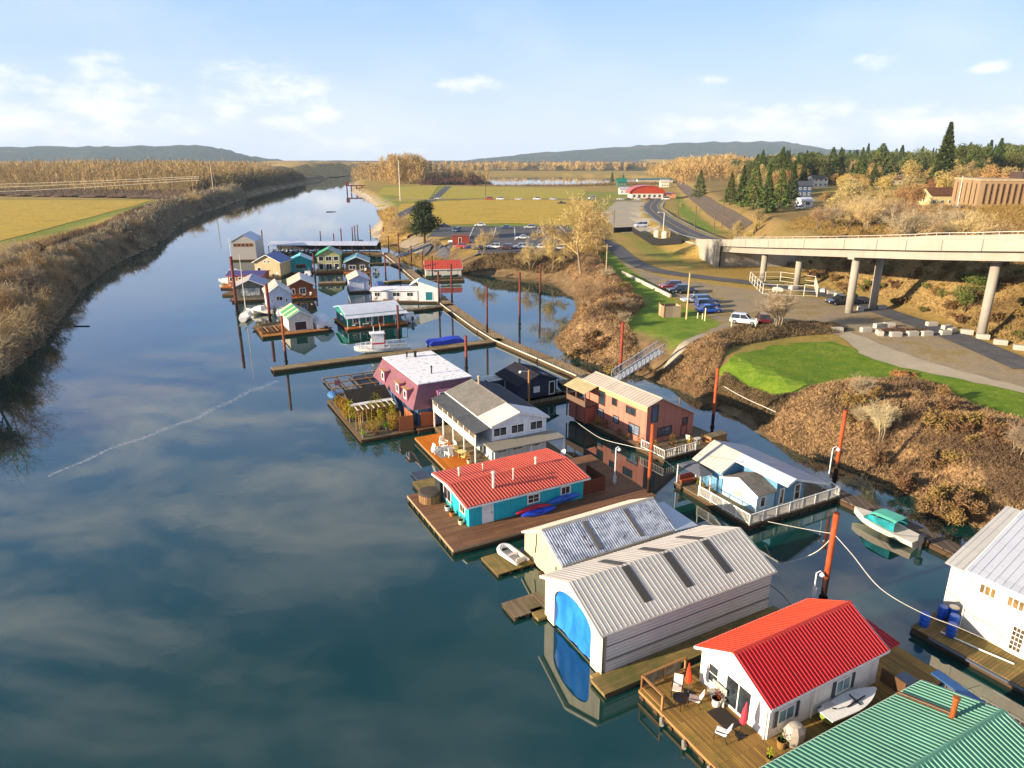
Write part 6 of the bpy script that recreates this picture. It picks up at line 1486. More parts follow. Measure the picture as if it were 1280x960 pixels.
# ------------------------------------------------------------------ VIADUCT
CB = concrete((0.37, 0.335, 0.275), .35); CB2 = concrete((0.34, 0.31, 0.26), .35)
LE = smooth_line([(52, 200, 8.5), (52.3, 178, 10.8), (53.5, 155, 13.2), (57.5, 122, 16.85), (63, 108, 18.3), (70.6, 96, 19.65), (80, 82, 21.2), (92, 68, 22.8)], 5)
def offs(d, dz=0.0, pts=LE):
    out = []
    for i, p in enumerate(pts):
        a = Vector(pts[max(i - 1, 0)][:2]); b = Vector(pts[min(i + 1, len(pts) - 1)][:2]); t_ = (b - a).normalized()
        out.append((p[0] - t_.y * d, p[1] + t_.x * d, p[2] + dz))
    return out
def strip(m, d0, d1, z0, z1, zf=None):
    A = offs(d0); B = offs(d1); rings = []
    for i, (a, b) in enumerate(zip(A, B)):
        zz0 = z0 if zf is None else zf(i)
        rings.append([(a[0], a[1], a[2] + zz0), (b[0], b[1], b[2] + zz0), (b[0], b[1], b[2] + z1), (a[0], a[1], a[2] + z1)])
    m.loft(rings); return m
va = thing('viaduct', 'long curved concrete road viaduct on round columns', 'viaduct', (0, 0, 0))
strip(MB(), .0, 11, -1.65, -1.1).build('deck', CB, va)
strip(MB(), -.02, .3, -1.098, 0).build('parapet', CB, va); strip(MB(), 10.7, 11.02, -1.098, .15).build('parapet', CB, va)
strip(MB(), 1.1, 1.7, -3.1, -1.652).build('girder', CB2, va); strip(MB(), 9.3, 9.9, -3.1, -1.652).build('girder', CB2, va); strip(MB(), 5.2, 5.8, -3.1, -1.652).build('girder', CB2, va)
strip(MB(), .4, 10.6, -1.098, -1.06).build('roadway', M_asphalt, va)
for q in range(3, len(LE) - 1, 2):   # joints and drain stains on the parapet
    a, b = LE[q], offs(-.045)[q]; MB().bar((b[0], b[1], b[2] - 1.62), (b[0], b[1], b[2] - .02), .05, .05).build('parapet_joint', plain('#6b6255', .9), va)
m = MB(); RT = offs(10.85, .55)
for q in range(0, len(RT) - 1):
    m.bar(RT[q], RT[q + 1], .07); m.bar((RT[q][0], RT[q][1], RT[q][2] - .45), RT[q], .06)
m.build('steel_rail', plain('#cfccc2', .5), va)
def zdeck(y): return float(np.interp(-y, [-p[1] for p in LE], [p[2] for p in LE]))
for (x, y) in ((60, 122), (65.6, 124.8), (56.6, 157), (62, 151), (72, 104)):
    z1 = zdeck(y) - 3.1; MB().tube([(x, y, tz(x, y) - .5), (x, y, z1)], .66, 20).build('column', CB2, va, True)
for a, b in (((58.7, 121.4), (68, 125.8)), ((54.8, 158.5), (64, 149.5)), ((70.4, 103), (74.5, 105.5))):
    z1 = zdeck((a[1] + b[1]) / 2) - 3.1; MB().bar((a[0], a[1], z1 + .45), (b[0], b[1], z1 + .45), 1.3, 1.1).build('cap_beam', CB2, va)
MB().box(53.2, 75, 178.5, 180, 2.5, 9.2).build('abutment', CB, va)
m = MB(); m.prism([(52.0, 178.4, 3.2), (52.0, 178.4, 10.8 - 1.1), (51.9, 200, 7.5), (51.7, 222, 6.0), (51.7, 222, 5.2), (52.0, 200, 3.2)], (.35, 0, 0)); m.build('retaining_wall', CB, va)
MB().prism([(52.4, 181, 3), (52.4, 181, 8.5), (52.4, 199.5, 7.2), (52.4, 199.5, 3)], (11.5, 0, 0)).build('fill', CB2, va)
MB().box(51.6, 52.6, 177.8, 178.6, 3, 10.2).build('abutment_pillar', CB, va)
# guard rail beyond
m = MB()
for i in range(14):
    y = 203 + i * 4; x = float(np.interp(y, [196, 225, 260], [60, 59.5, 61.6])) - 5.2; m.bar((x, y, tz(x, y)), (x, y, tz(x, y) + .8), .15)
    if i: m.bar((px0, py0, pz0 + .65), (x, y, tz(x, y) + .65), .06, .3)
    px0, py0, pz0 = x, y, tz(x, y)
tag(m.build('guard_rail', M_steel), 'steel guard rail on the near side of the highway past the abutment', 'guard rail')

# ------------------------------------------------------------------ VEHICLES
CARM = {}
def car_proto(c, kind='suv'):
    key = (c, kind)
    if key in CARM: return CARM[key]
    L_, B_, H_ = {'suv': (4.5, 1.85, 1.65), 'sedan': (4.6, 1.8, 1.42), 'pickup': (5.6, 1.95, 1.8), 'van': (5.2, 2.0, 2.1)}[kind]
    pm = Mat('car_paint', .25, .1, .6); pm.color(col(c)); pm.b.inputs['Coat Weight'].default_value = .6
    h, w = L_ / 2, B_ / 2; belt = H_ * .56
    def ring(x, zt, ws=1.0, zb=.28): return [(x, -w * ws, zb), (x, -w * ws, zt * .75), (x, -w * ws * .93, zt), (x, w * ws * .93, zt), (x, w * ws, zt * .75), (x, w * ws, zb)]
    body = MB().loft([ring(-h, belt * .85, .86, .4), ring(-h + .12, belt * .98, .95), ring(-h * .6, belt, 1), ring(h * .35, belt, 1), ring(h * .8, belt * .86, .98), ring(h - .08, belt * .78, .9), ring(h, belt * .62, .82, .4)])
    x0, x1, x2, x3 = {'suv': (-h * .96, -h * .86, h * .1, h * .42), 'sedan': (-h * .75, -h * .42, h * .08, h * .42), 'pickup': (-h * .15, -h * .08, h * .22, h * .48), 'van': (-h * .97, -h * .93, h * .35, h * .62)}[kind]
    def cr(x, z, ws): return [(x, -w * ws, z), (x, w * ws, z)]
    gl = MB(); gl.add([(x0, -w * .9, belt), (x3, -w * .9, belt), (x2, -w * .76, H_ - .05), (x1, -w * .76, H_ - .05), (x0, w * .9, belt), (x3, w * .9, belt), (x2, w * .76, H_ - .05), (x1, w * .76, H_ - .05)], [(0, 1, 2, 3), (5, 4, 7, 6), (1, 5, 6, 2), (4, 0, 3, 7), (3, 2, 6, 7)])
    rf = MB().prism([(x1 - .03, -w * .78, H_ - .05), (x2 + .03, -w * .78, H_ - .05), (x2 - .1, -w * .7, H_), (x1 + .1, -w * .7, H_)], (0, w * 1.5, 0))
    mid = (x0 + x3) / 2
    for s in (-1, 1):
        rf.bar((mid, s * w * .905, belt), (mid * .98, s * w * .78, H_ - .04), .09, .05); rf.bar((x0 + .05, s * w * .9, belt), (x1, s * w * .77, H_ - .04), .16, .06); rf.bar((x3, s * w * .9, belt), (x2, s * w * .77, H_ - .04), .08, .05)
    t = thing('parked_car', 'car', 'car', (0, 0, 0))
    body.build('body', pm.m, t); gl.build('window_glass', M_glass, t); rf.build('roof', pm.m, t)
    if kind == 'pickup': MB().box(-h + .15, x0 - .1, -w * .8, w * .8, belt - .25, belt + .01).build('cargo_bed', M_black, t)
    for sx in (-1, 1):
        for sy in (-1, 1):
            wh_ = MB().tube([(sx * h * .62, sy * (w - .18), .33), (sx * h * .62, sy * (w + .03), .33)], .33, 14).build('wheel', M_black, t)
            MB().tube([(sx * h * .62, sy * (w + .02), .33), (sx * h * .62, sy * (w + .045), .33)], .19, 10).build('rim', M_steel, wh_)
        MB().box(h * .93, h * .99, sx * w * .68 - .17, sx * w * .68 + .17, belt * .62, belt * .76).build('headlight', plain('#e8e8e0', .2), t)
        MB().box(-h * 1.005, -h * .96, sx * w * .7 - .13, sx * w * .7 + .13, belt * .6, belt * .82).build('tail_light', plain('#8a1414', .3), t)
    CARM[key] = [t, False]; return CARM[key]
def car(label, px_, py_, rz, c, kind='suv', group=None, cat='car'):
    pr = car_proto(c, kind); x, y, z = GT(px_, py_); z += .1
    if not pr[1]: pr[1] = True; o = pr[0]; o.location = (x, y, z); o.rotation_euler = (0, 0, R(rz)); o['label'] = label
    else: o = dup(pr[0], loc=(x, y, z), rz=rz, label=label)
    if group: o['group'] = group
    o['category'] = cat; return o
car('nearest bright blue hatchback of the three parked beside the wooden enclosure', 886, 391, 8, '#1a4fb0', 'sedan')
car('middle dark blue car of the three parked beside the wooden enclosure', 884, 385, 8, '#1d3f80', 'suv')
car('farthest blue car of the three parked beside the wooden enclosure', 882, 379.5, 8, '#2a4a78', 'suv')
car('silver car half hidden behind the three blue cars', 866, 378, 190, '#b9bcc8', 'sedan')
car('dark red car with blue roof rack left of the black cars', 838, 361, 190, '#7a1f22', 'suv')
car('black car parked between the dark red car and its twin', 848, 366, 185, '#15161a', 'suv')
car('black car parked rightmost of the three by the low concrete curb', 857, 367, 185, '#1a1b20', 'sedan')
car('white compact car parked alone near the bare shrub', 930, 405, -28, '#e9e9e6', 'suv')
car('maroon car tucked behind the bare shrub', 953, 403, 80, '#5a2228', 'suv')
car('black pickup truck parked under the viaduct beside the columns', 1051, 381, 185, '#191a1c', 'pickup', cat='pickup truck')
car('dark pickup truck further under the viaduct', 1066, 379, 185, '#3b3f46', 'pickup', cat='pickup truck')
pk = [(556, 284, 20, '#3f3350', 'sedan', 'purple grey car at the left corner of the parking lot'), (571, 290, 250, '#24406a', 'suv', 'dark blue car beside the pine tree'), (600, 283, 180, '#e4e4e2', 'sedan', 'white car in the back row of the parking lot'),
      (653, 299, 185, '#e9e9e6', 'sedan', 'white car standing alone mid parking lot'), (650.5, 311, 180, '#dcdcda', 'suv', 'white car at the front edge of the parking lot'), (676, 311, 180, '#e2dfda', 'sedan', 'cream car at the front edge below the bare cottonwood'),
      (617, 311, 170, '#e9e6e0', 'suv', 'white car beside the brown car in the front row'), (601, 312, 180, '#2a3040', 'sedan', 'dark grey car in the front row of the parking lot'), (589, 312, 180, '#20345a', 'sedan', 'navy car in the front row of the parking lot'),
      (569, 304, 150, '#e6e6e4', 'sedan', 'white car next to the brick hut'), (576, 310, 160, '#a8231f', 'sedan', 'red car below the brick hut'), (632, 312, 180, '#5a3424', 'suv', 'brown car in the front row of the parking lot'),
      (700, 312, 180, '#c9c9c9', 'sedan', 'silver car at the right of the front row'), (611, 250, 180, '#b23a22', 'van', 'red van parked between the two fields'), (625, 250, 180, '#e9e9e6', 'van', 'white van beside the red van between the fields'),
      (648, 250, 175, '#dfe3e6', 'sedan', 'white car left of the centre between the fields'), (671, 250, 180, '#e9e9e9', 'van', 'white camper van parked between the fields'), (691, 250, 180, '#dcdcd6', 'suv', 'white car right of the camper van between the fields'),
      (740, 249, 200, '#e9e7e2', 'van', 'white van behind the bare cottonwood'), (702, 255, 170, '#2a2420', 'pickup', 'dark pickup truck on the track beside the golden field'), (547, 249, 180, '#dcdcd6', 'sedan', 'white car at the left end of the field track'), (801, 284, 190, '#ccd0e0', 'van', 'pale van parked on the bare lot'),
      (775, 250, 180, '#e9e9e9', 'sedan', 'white car leftmost before the red-roofed building'), (785, 250, 180, '#4a4a50', 'sedan', 'grey car before the red-roofed building'), (797, 250, 180, '#e4e4e4', 'suv', 'white car at the centre before the red-roofed building'), (810, 250, 180, '#8a2a24', 'sedan', 'red car before the red-roofed building'), (832, 250, 180, '#e9e6df', 'van', 'white van rightmost before the red-roofed building'),
      (1000, 262, 30, '#dfdfdc', 'suv', 'white car in the driveway below the blue house'), (1196, 262, 10, '#d9dbe0', 'sedan', 'white car parked below the brown-roofed church')]
pk += [(663, 311, 180, '#7d8590', 'sedan', 'grey car between two white cars at the front edge of the lot'), (690, 311, 175, '#2c2f38', 'suv', 'black car behind the bare trees at the right of the front row'), (727, 312, 185, '#e4e2da', 'sedan', 'white car at the foot of the big bare cottonwood'), (632, 286, 180, '#3a4a6a', 'sedan', 'blue grey car in the back row of the parking lot'), (662, 286, 180, '#b8b4ac', 'suv', 'tan car in the back row of the parking lot')]
for (a, b, r_, c, k, lab) in pk: car(lab, a, b, r_, c, k)
# parking stall lines
for a, b in (((592, 284), (586, 298)), ((643, 284), (644, 300)), ((676, 284), (684, 300)), ((700, 283), (714, 298)), ((620, 284), (616, 298))):
    p, q = G(a[0], a[1], 4), G(b[0], b[1], 4); sheet('parking_marking', ribbon([p, q], .35), M_line, .09, 10, 'white painted stall line')

# ------------------------------------------------------------------ ROADSIDE THINGS
blk = None
bl_pts = [(1039, 368, 0, 'small concrete block behind the viaduct columns'), (1048, 371, 20, 'concrete block behind the black pickup truck'), (1075, 389, 80, 'large concrete block between the two big columns'), (1101, 387, 10, 'concrete block just right of the second column'), (1073, 379, 0, 'concrete block half hidden between the columns'),
 (1046, 415, 0, 'lone concrete block at the edge of the gravel lot'), (1082, 415, 10, 'leftmost concrete block of the ring round the debris mound'), (1099, 419, 80, 'concrete block on end in the near left of the ring'), (1111, 409, 0, 'small block at the back of the ring'), (1119, 421, 5, 'long concrete block at the near side of the ring'), (1140, 420, 10, 'concrete block at the near middle of the ring'), (1098, 410, 20, 'small block at the back left of the ring'),
 (1158, 420, 10, 'concrete block at the near right of the ring'), (1164, 408, 5, 'bright concrete block at the back right of the ring'), (1183, 412, 20, 'pale concrete block stacked toward the road'), (1190, 416, 30, 'concrete block beside the pale one near the road'), (1181, 419, 10, 'low concrete block closing the ring on the right'), (1208, 418, -25, 'first concrete block of the row along the lower road'), (1228, 424, -25, 'second concrete block of the row along the lower road'), (1250, 431, -25, 'third concrete block of the row along the lower road'), (1275, 438, -25, 'last concrete block of the row at the right edge')]
for (a, b, r_, lab) in bl_pts:
    x, y, z = GT(a, b)
    if blk is None:
        m = MB(); m.loft([[(-.85, -.38, 0), (.85, -.38, 0), (.85, .38, 0), (-.85, .38, 0)], [(-.85, -.38, .68), (.85, -.38, .68), (.85, .38, .68), (-.85, .38, .68)], [(-.8, -.33, .74), (.8, -.33, .74), (.8, .33, .74), (-.8, .33, .74)]]); blk = m.build('concrete_block', concrete((.44, .41, .35))); o = blk
    else: o = blk.copy(); COL.objects.link(o)
    o.location = (x, y, z + .05); o.rotation_euler = (0, 0, R(r_)); tag(o, lab, 'concrete block', 'concrete blocks on the gravel lot')
def mound(label, px_, py_, r_, h, mat, seed, cat='debris', name='debris_pile', sticks=True):
    x, y, z = GT(px_, py_); t = thing(name, label, cat, (x, y, z - .1))
    g = random.Random(seed); m = MB()
    for i in range(90 if sticks else 30):
        a, q = g.uniform(0, 6.28), g.uniform(0, 1) ** .5; p = Vector((q * r_ * math.cos(a), q * r_ * .6 * math.sin(a), (1 - q * q) * h * g.uniform(.3, 1)))
        d = Vector((g.gauss(0, 1), g.gauss(0, 1), g.gauss(0, .4))).normalized() * g.uniform(.3, .9); m.bar(p - d, p + d, g.uniform(.04, .14))
    m.build('branches', mat, t); MB().blob((0, 0, 0), (r_ * .9, r_ * .55, h * .6), 14, 6, .15, seed).build('soil', plain('#4a3524', .95), t)
mound('brown heap of brush inside the ring of concrete blocks', 1130, 415, 4.5, .9, plain('#5a4230', .95), 1)
mound('weathered log pile on the green lawn', 1131, 470, 1.7, .7, plain('#8a5f36', .95), 2, 'log pile', 'log_pile')
# low concrete curb line left of the near car park
t = thing('concrete_curb', 'long low pale concrete wall beside the grass verge', 'wall', GT(778, 342)); p, q = GT(778, 342), GT(838, 372)
t.location = (p[0], p[1], 0)
MB().bar((0, 0, p[2] + .3), (q[0] - p[0], q[1] - p[1], q[2] + .3), .4, .7).build('wall', concrete((.55, .5, .4)), t); 
# wooden enclosure
x, y, z = GT(840, 397); t = thing('bin_enclosure', 'weathered grey wooden plank enclosure by the utility pole', 'enclosure', (x, y, z), 8)
for a in ((-1.5, 1.5, -.04, .04), (-1.5, 1.5, 2.4, 2.48)): MB().box(a[0], a[1], a[2], a[3], 0, 2.0).build('plank_wall', planks('#a8977c', '#85765f', .2, 'x'), t)
for a in (-1.55, 1.47): MB().box(a, a + .08, 0, 2.4, 0, 2.0).build('plank_wall', planks('#a8977c', '#85765f', .2, 'y'), t)
for a in ((-1.5, 0), (1.5, 0), (-1.5, 2.45), (1.5, 2.45)): MB().bar((a[0], a[1], 0), (a[0], a[1], 2.3), .16).build('post', M_wood, t)
def pole(label, px_, py_, ty, arms=0, r_=.15, c='#8f7b5e', name='utility_pole', cat='utility pole', group=None, xyz=None):
    x, y, z = xyz or GT(px_, py_); h = zfor(x, y, ty) - z
    t = thing(name, label, cat, (x, y, z), 0, group)
    MB().tube([(0, 0, -.3), (0, 0, h)], [r_, r_ * .7], 8).build('pole', plain(c, .85), t)
    for k in range(arms): MB().bar((-1.2, 0, h - .5 - k * .9), (1.2, .0, h - .5 - k * .9), .12).build('crossarm', plain(c, .85), t)
    return t
pole('tan utility pole between the wooden enclosure and the blue cars', 858, 399, 341, 0, .17, '#c9ad7c')
pole('tan utility pole on the verge left of the lower road', 757.5, 345, 305, 1, .16, '#b9a27c')
pole('brown utility pole near the dark fenced pump yard', 767, 290, 262, 0, .16, '#6b5842')
pole('tall pale mast on the left bank before the woods', 268, 247, 200, 0, .35, '#c9b898', 'mast', 'mast')
pole('tall pale mast beside the river meadow', 500.5, 251, 200, 0, .35, '#d9cdb4', 'mast', 'mast')
pole('dark slim pole standing in the far field', 607, 249, 219, 0, .2, '#4a3f34', 'mast', 'mast')
for k, (a, b, c) in enumerate(((902, 285, 240), (847, 276, 252), (868, 290, 258), (892, 291, 265), (945, 290, 258), (987, 250, 215), (1196, 262, 220), (1210, 290, 258), (1142, 235, 212), (1165, 240, 218))):
    pole(['brown utility pole beside the railway cutting', 'brown pole on the green slope above the highway', 'brown pole at the bend of the highway footway', 'brown pole above the abutment', 'slim pole in the golden thicket behind the parapet', 'utility pole below the blue house', 'white utility pole beside the brown brick building', 'tall dark pole on the right hillside', 'utility pole behind the beige houses', 'utility pole by the church'][k], a, b, c, 1 if k in (0, 5, 6, 8) else 0, .2, '#cfc6b6' if k in (6,) else '#6b5842')
x, y, z = GT(829, 289); t = thing('street_lamp', 'tall white street lamp beside the pump yard', 'street lamp', (x, y, z)); h = zfor(x, y, 266) - z
MB().tube([(0, 0, 0), (0, 0, h)], .12, 8).build('pole', plain('#dcdcd6', .5), t); MB().bar((0, 0, h), (-1.8, 0, h + .2), .1).build('arm', plain('#dcdcd6', .5), t); MB().box(-2.4, -1.7, -.15, .15, h + .1, h + .3).build('lamp_head', M_trim, t)
for k, (a, b) in enumerate(((872, 398), (878, 399), (881, 401), (914, 413), (944, 413))):
    x, y, z = GT(a, b); h = (1.0, 1.0, 2.2, 2.0, 2.0)[k]
    o = MB().tube([(0, 0, 0), (0, 0, h)], .12, 8).build('marker_post', plain('#d9c9a0')); tag(o, ['short cream post left of the trio by the blue cars', 'short cream post in the middle of the trio by the blue cars', 'tall cream post in front of the blue cars', 'cream post left of the white compact car', 'cream post right of the white compact car'][k], 'post'); o.location = (x, y, z)
# chain link compound under the viaduct
cf = thing('chain_link_fence', 'pale chain link fence compound under the viaduct', 'fence', (0, 0, 0))
cp = [GT(*p) for p in ((937, 352), (953, 368), (988, 370), (1021, 371), (1018, 358), (975, 352), (937, 352))]
for a, b in zip(cp[:-1], cp[1:]):
    n = max(2, int(math.dist(a[:2], b[:2]) / 3))
    for i in range(n): 
        x, y = a[0] + (b[0] - a[0]) * i / n, a[1] + (b[1] - a[1]) * i / n; MB().bar((x, y, tz(x, y)), (x, y, tz(x, y) + 2.2), .12).build('post', plain('#dcd8cc', .5), cf)
    m = MB()
    for zz in (.15, 1.1, 2.15): m.bar((a[0], a[1], a[2] + zz), (b[0], b[1], b[2] + zz), .06)
    m.build('rail', plain('#dcd8cc', .5), cf)
x, y, z = GT(972, 364); 
for k, (dx, dy, c) in enumerate(((0, 0, '#d9d6cc'), (4, 2, '#c9cdd2'), (9, -1, '#b9bfc4'))):
    o = MB().loft([[(-1.6, -.8, 0), (1.6, -.8, 0), (1.6, .8, 0), (-1.6, .8, 0)], [(-1.6, -.8, .9), (1.6, -.8, .9), (1.6, .8, .9), (-1.6, .8, .9)], [(-1.0, -.5, 1.2), (1.0, -.5, 1.2), (1.0, .5, 1.2), (-1.0, .5, 1.2)]]).build('covered_load', plain(c)); tag(o, ['cream covered load at the left inside the fenced compound', 'pale grey covered load in the middle of the fenced compound', 'grey covered load at the right inside the fenced compound'][k], 'covered load'); o.location = (x + dx, y + dy, tz(x + dx, y + dy)); o.rotation_euler = (0, 0, k * .5); o.scale = (.6, .6, .7)
# pump yard
py_ = thing('pump_yard', 'black slatted fence round two beige tanks by the highway', 'fence', (0, 0, 0))
yp = [GT(*p) for p in ((767, 291), (790, 290), (815, 306), (852, 305), (838, 296))]
for a, b in zip(yp[:-1], yp[1:]): MB().bar((a[0], a[1], a[2] + .9), (b[0], b[1], b[2] + .9), .12, 2.0).build('fence_panel', plain('#1c1b1a', .9), py_)
for k, (a, b) in enumerate(((821, 298), (831, 300))):
    x, y, z = GT(a, b); t = thing('storage_tank', ['left beige storage tank in the pump yard', 'right beige storage tank in the pump yard'][k], 'tank', (x, y, z)); MB().lathe((0, 0, 0), [(1.1, 0), (1.1, 2.4), (.6, 2.8), (.1, 2.9)], 14).build('tank_body', plain('#cfc3a6'), t); MB().lathe((0, 0, 2.85), [(.25, 0), (.25, .3)], 8).build('hatch', M_steel, t)
x, y, z = GT(573, 305); t = thing('brick_hut', 'small red brick hut at the corner of the parking lot', 'hut', (x - 2, y, z), 6); gable_parts(t, 5.5, 3, 0, 2.5, 2.9, .15, siding('#9a3f2c', .2), plain('#7a4a38'), ridge=False); opening(t, 5.5, 3, 'r', 2.5, .1, .9, 1.9, 'door', pane=plain('#5a2a22'), name='door')
# railway
rl = thing('railway_track', 'railway track running away through the cutting', 'railway', (0, 0, 0))
for s in (-.72, .72):
    P = [(p[0] + s, p[1], tz(p[0], p[1]) + .4) for p in RAIL[::2]]; m = MB()
    for a, b in zip(P[:-1], P[1:]): m.bar(a, b, .1, .15)
    m.build('rail', rusty('#8a7a6c', '#5a4a40'), rl)

# ------------------------------------------------------------------ FAR BUILDINGS
def house(name, label, px_, py_, L, W, he, hr, rz, wall, roof, wins=3, cat='house', extra=None):
    x, y, z = GT(px_, py_); t = thing(name, label, cat, (x - L / 2 * math.cos(R(rz)), y, z - .3), rz)
    gable_parts(t, L, W, 0, he, hr, .5, wall, roof, ridge=False)
    for i in range(wins):
        opening(t, L, W, 'r', L * (i + .5) / wins, 1.1, L / wins * .4, 1.2, nx_=2)
        if he > 4.5: opening(t, L, W, 'r', L * (i + .5) / wins, 3.7, L / wins * .4, 1.1, nx_=2)
    opening(t, L, W, 'f', W * .5, 1.2, 1.2, 1.2, nx_=2)
    return t
house('house', 'blue two-storey house on the wooded hill', 1005, 246, 7, 8, 5.6, 7.8, 0, siding('#41587a', .3), shingle('#5d6066', '#4a4c52'))
house('house', 'white house right of the blue house on the hill', 1026, 234, 9, 8, 4.8, 7.0, 10, siding('#e6e4dc', .3), shingle('#7d7468', '#6a6258'))
house('garden_shed', 'small white outbuilding below the blue house', 1010, 259, 5, 5, 2.8, 4.0, 15, siding('#e9e6dc', .3), metal_roof('#dcdce0'), 1, 'shed')
house('house', 'left beige house among the golden trees on the hill', 1121, 231, 8, 7, 3.4, 5.6, 5, siding('#c9b68f', .3), shingle('#8a6a50', '#705640'), 2)
house('house', 'right beige house with white gable on the hill', 1134, 229, 7, 6, 3.2, 5.4, -8, siding('#d6cbb0', .3), shingle('#8f8272', '#746a5c'), 2)
ch = house('church', 'pale yellow church with long brown roof near the brick building', 1187, 257, 15, 9, 4.0, 6.8, 0, siding('#d9c68f', .3), shingle('#7a5038', '#64402c'), 5, 'church')
x, y, z = GT(1219, 262); ob = thing('office_building', 'brown brick office building with tall vertical window slits', 'building', (x, y, z - .5), -12)
BR = siding('#9f8460', .25, False, .05)
MB().box(0, 46, 0, 22, 0, 9.6).build('wall', BR, ob); MB().box(-.25, 46.2, -.25, 22.2, 9.6, 10.3).build('parapet_cap', paint('#b39c78'), ob); MB().box(14, 30, 5, 14, 10.3, 12.4).build('roof_plant_room', plain('#4a3b33'), ob)
for i in range(7): opening(ob, 46, 22, 'r', 2.0 + i * 1.75, 2.2, .8, 6.6, frame=plain('#8a6a48'), pane=glass('#2a211b'), fw=.1)
for i in range(8): opening(ob, 46, 22, 'r', 16.5 + i * 3.6, 2.2, 1.6, 6.6, frame=plain('#8a6a48'), pane=glass('#2a211b'), fw=.12)
for i in range(5): opening(ob, 46, 22, 'f', 2.5 + i * 4, 2.2, .9, 6.6, frame=plain('#8a6a48'), pane=glass('#2a211b'), fw=.1)
m = MB(); m.box(-5, 40, -4, -3.5, -3, 1.6); m.box(-5, -4.5, -3.5, 6, -3, 1.6); tag(m.build('retaining_wall', CB), 'pale concrete retaining wall below the brick building', 'wall'); o = bpy.data.objects['retaining_wall.001'] if 'retaining_wall.001' in bpy.data.objects else m
o.location = (x, y, z - .5); o.rotation_euler = (0, 0, R(-12))
# distant event building with arched red roof
x, y, z = G(789, 248, 4.2)[0], G(789, 248, 4.2)[1], 4.2
bb = thing('market_hall', 'low building with arched orange red roof at the end of the highway', 'building', (x, y, z), 0)
MB().box(0, 22, 0, 16, 0, 3.6).build('wall', paint('#d9cfc0'), bb)
m = MB(); rgs = []
for k in range(13): a = math.pi * k / 12; rgs.append([(11 - 12.5 * math.cos(a), yy, 3.4 + 5.2 * math.sin(a) + dz_) for yy, dz_ in ((-.8, 0), (16.8, 0), (16.8, -.25), (-.8, -.25))])
m.loft(rgs); m.build('arched_roof', metal_roof('#c4461f', fade=.9), bb); m = MB(); m.prism([(11 - 12.2 * math.cos(math.pi * k / 12), -.2, 3.3 + 5.0 * math.sin(math.pi * k / 12)) for k in range(13)], (0, .3, 0)); m.build('gable_wall', metal_roof('#b8431f'), bb)
MB().box(22.01, 31, 1, 14, 0, 3.2).build('annex_wall', paint('#c98f6a'), bb); MB().box(21.9, 31.4, .6, 14.4, 3.2, 3.5).build('annex_roof', metal_roof('#b8482a'), bb)
for i in range(6): opening(bb, 22, 16, 'r', 2 + i * 3.5, .6, 1.8, 2.0, nx_=2)
def farhouse(label, px_, py_, L, W, he, hr, wall, roof, rz=0): 
    x, y = G(px_, py_, 4); t = thing('house', label, 'house', (x, y, 4), rz); gable_parts(t, L, W, 0, he, hr, .5, wall, roof, ridge=False)
    for i in range(3): opening(t, L, W, 'r', L * (i + .5) / 3, 1.2, 1.4, 1.2)
farhouse('white house with grey roof left of the arched red roof', 775, 243, 9, 9, 3.5, 5.5, paint('#e4e0d6'), metal_roof('#b9b4b8'))
farhouse('building with green roof behind the white house', 772, 233, 9, 12, 4, 8, paint('#3f6a58'), metal_roof('#1f7a5c'))
farhouse('long low pale building behind the arched red roof', 797, 229, 40, 10, 3.6, 5.5, paint('#cfc3ae'), metal_roof('#4a6a5a'))
farhouse('small white house beyond the arched red roof', 826, 234, 8, 8, 4.5, 7, paint('#e6dcc0'), metal_roof('#cfc6b6'))
# ------------------------------------------------------------------ VEGETATION
NR = np.random.RandomState(21)
def slivers(P, L_, w, up=0.3, rs=None, flat=False):
    """one thin tapered quad per point; P (n,3), L_ and w arrays or scalars"""
    rs = rs or NR; n = len(P); d = rs.normal(size=(n, 3)); d[:, 2] += up * 2
    d /= np.linalg.norm(d, axis=1)[:, None] + 1e-9
    e = rs.normal(size=(n, 3)); s = np.cross(d, e); s /= np.linalg.norm(s, axis=1)[:, None] + 1e-9
    L_ = np.broadcast_to(np.asarray(L_, float), (n,))[:, None]; w = np.broadcast_to(np.asarray(w, float), (n,))[:, None]
    a = P - s * w / 2; b = P + s * w / 2; c = P + d * L_ + s * w * .25; e2 = P + d * L_ - s * w * .25
    V_ = np.stack([a, b, c, e2], 1).reshape(-1, 3); F_ = np.arange(4 * n).reshape(n, 4)
    return V_, F_
def merge(parts):
    Vs, Fs, k = [], [], 0
    for v, f in parts: Vs.append(v); Fs.append(f + k); k += len(v)
    return np.concatenate(Vs), np.concatenate(Fs)
def segtubes(S):
    """S list of (p, q, r0, r1): three sided tapered tubes"""
    p = np.array([s[0] for s in S]); q = np.array([s[1] for s in S]); r0 = np.array([s[2] for s in S])[:, None]; r1 = np.array([s[3] for s in S])[:, None]
    d = q - p; d /= np.linalg.norm(d, axis=1)[:, None] + 1e-9
    a = np.where(np.abs(d[:, 2:3]) < .9, np.array([[0, 0, 1.0]]), np.array([[1.0, 0, 0]])); t = np.cross(d, a); t /= np.linalg.norm(t, axis=1)[:, None]; u = np.cross(d, t)
    ring = []
    for k in range(4):
        c, s = math.cos(k * math.pi / 2), math.sin(k * math.pi / 2); ring.append((t * c + u * s))
    V_ = np.stack([p + ring[k] * r0 for k in range(4)] + [q + ring[k] * r1 for k in range(4)], 1).reshape(-1, 3)
    n = len(S); b = np.arange(n)[:, None] * 8
    F_ = np.concatenate([b + np.array([[k, (k + 1) % 4, 4 + (k + 1) % 4, 4 + k]]) for k in range(4)])
    return V_, F_
M_twig = leafy((.50, .36, .17), (.36, .25, .12), (.58, .43, .22), .5)
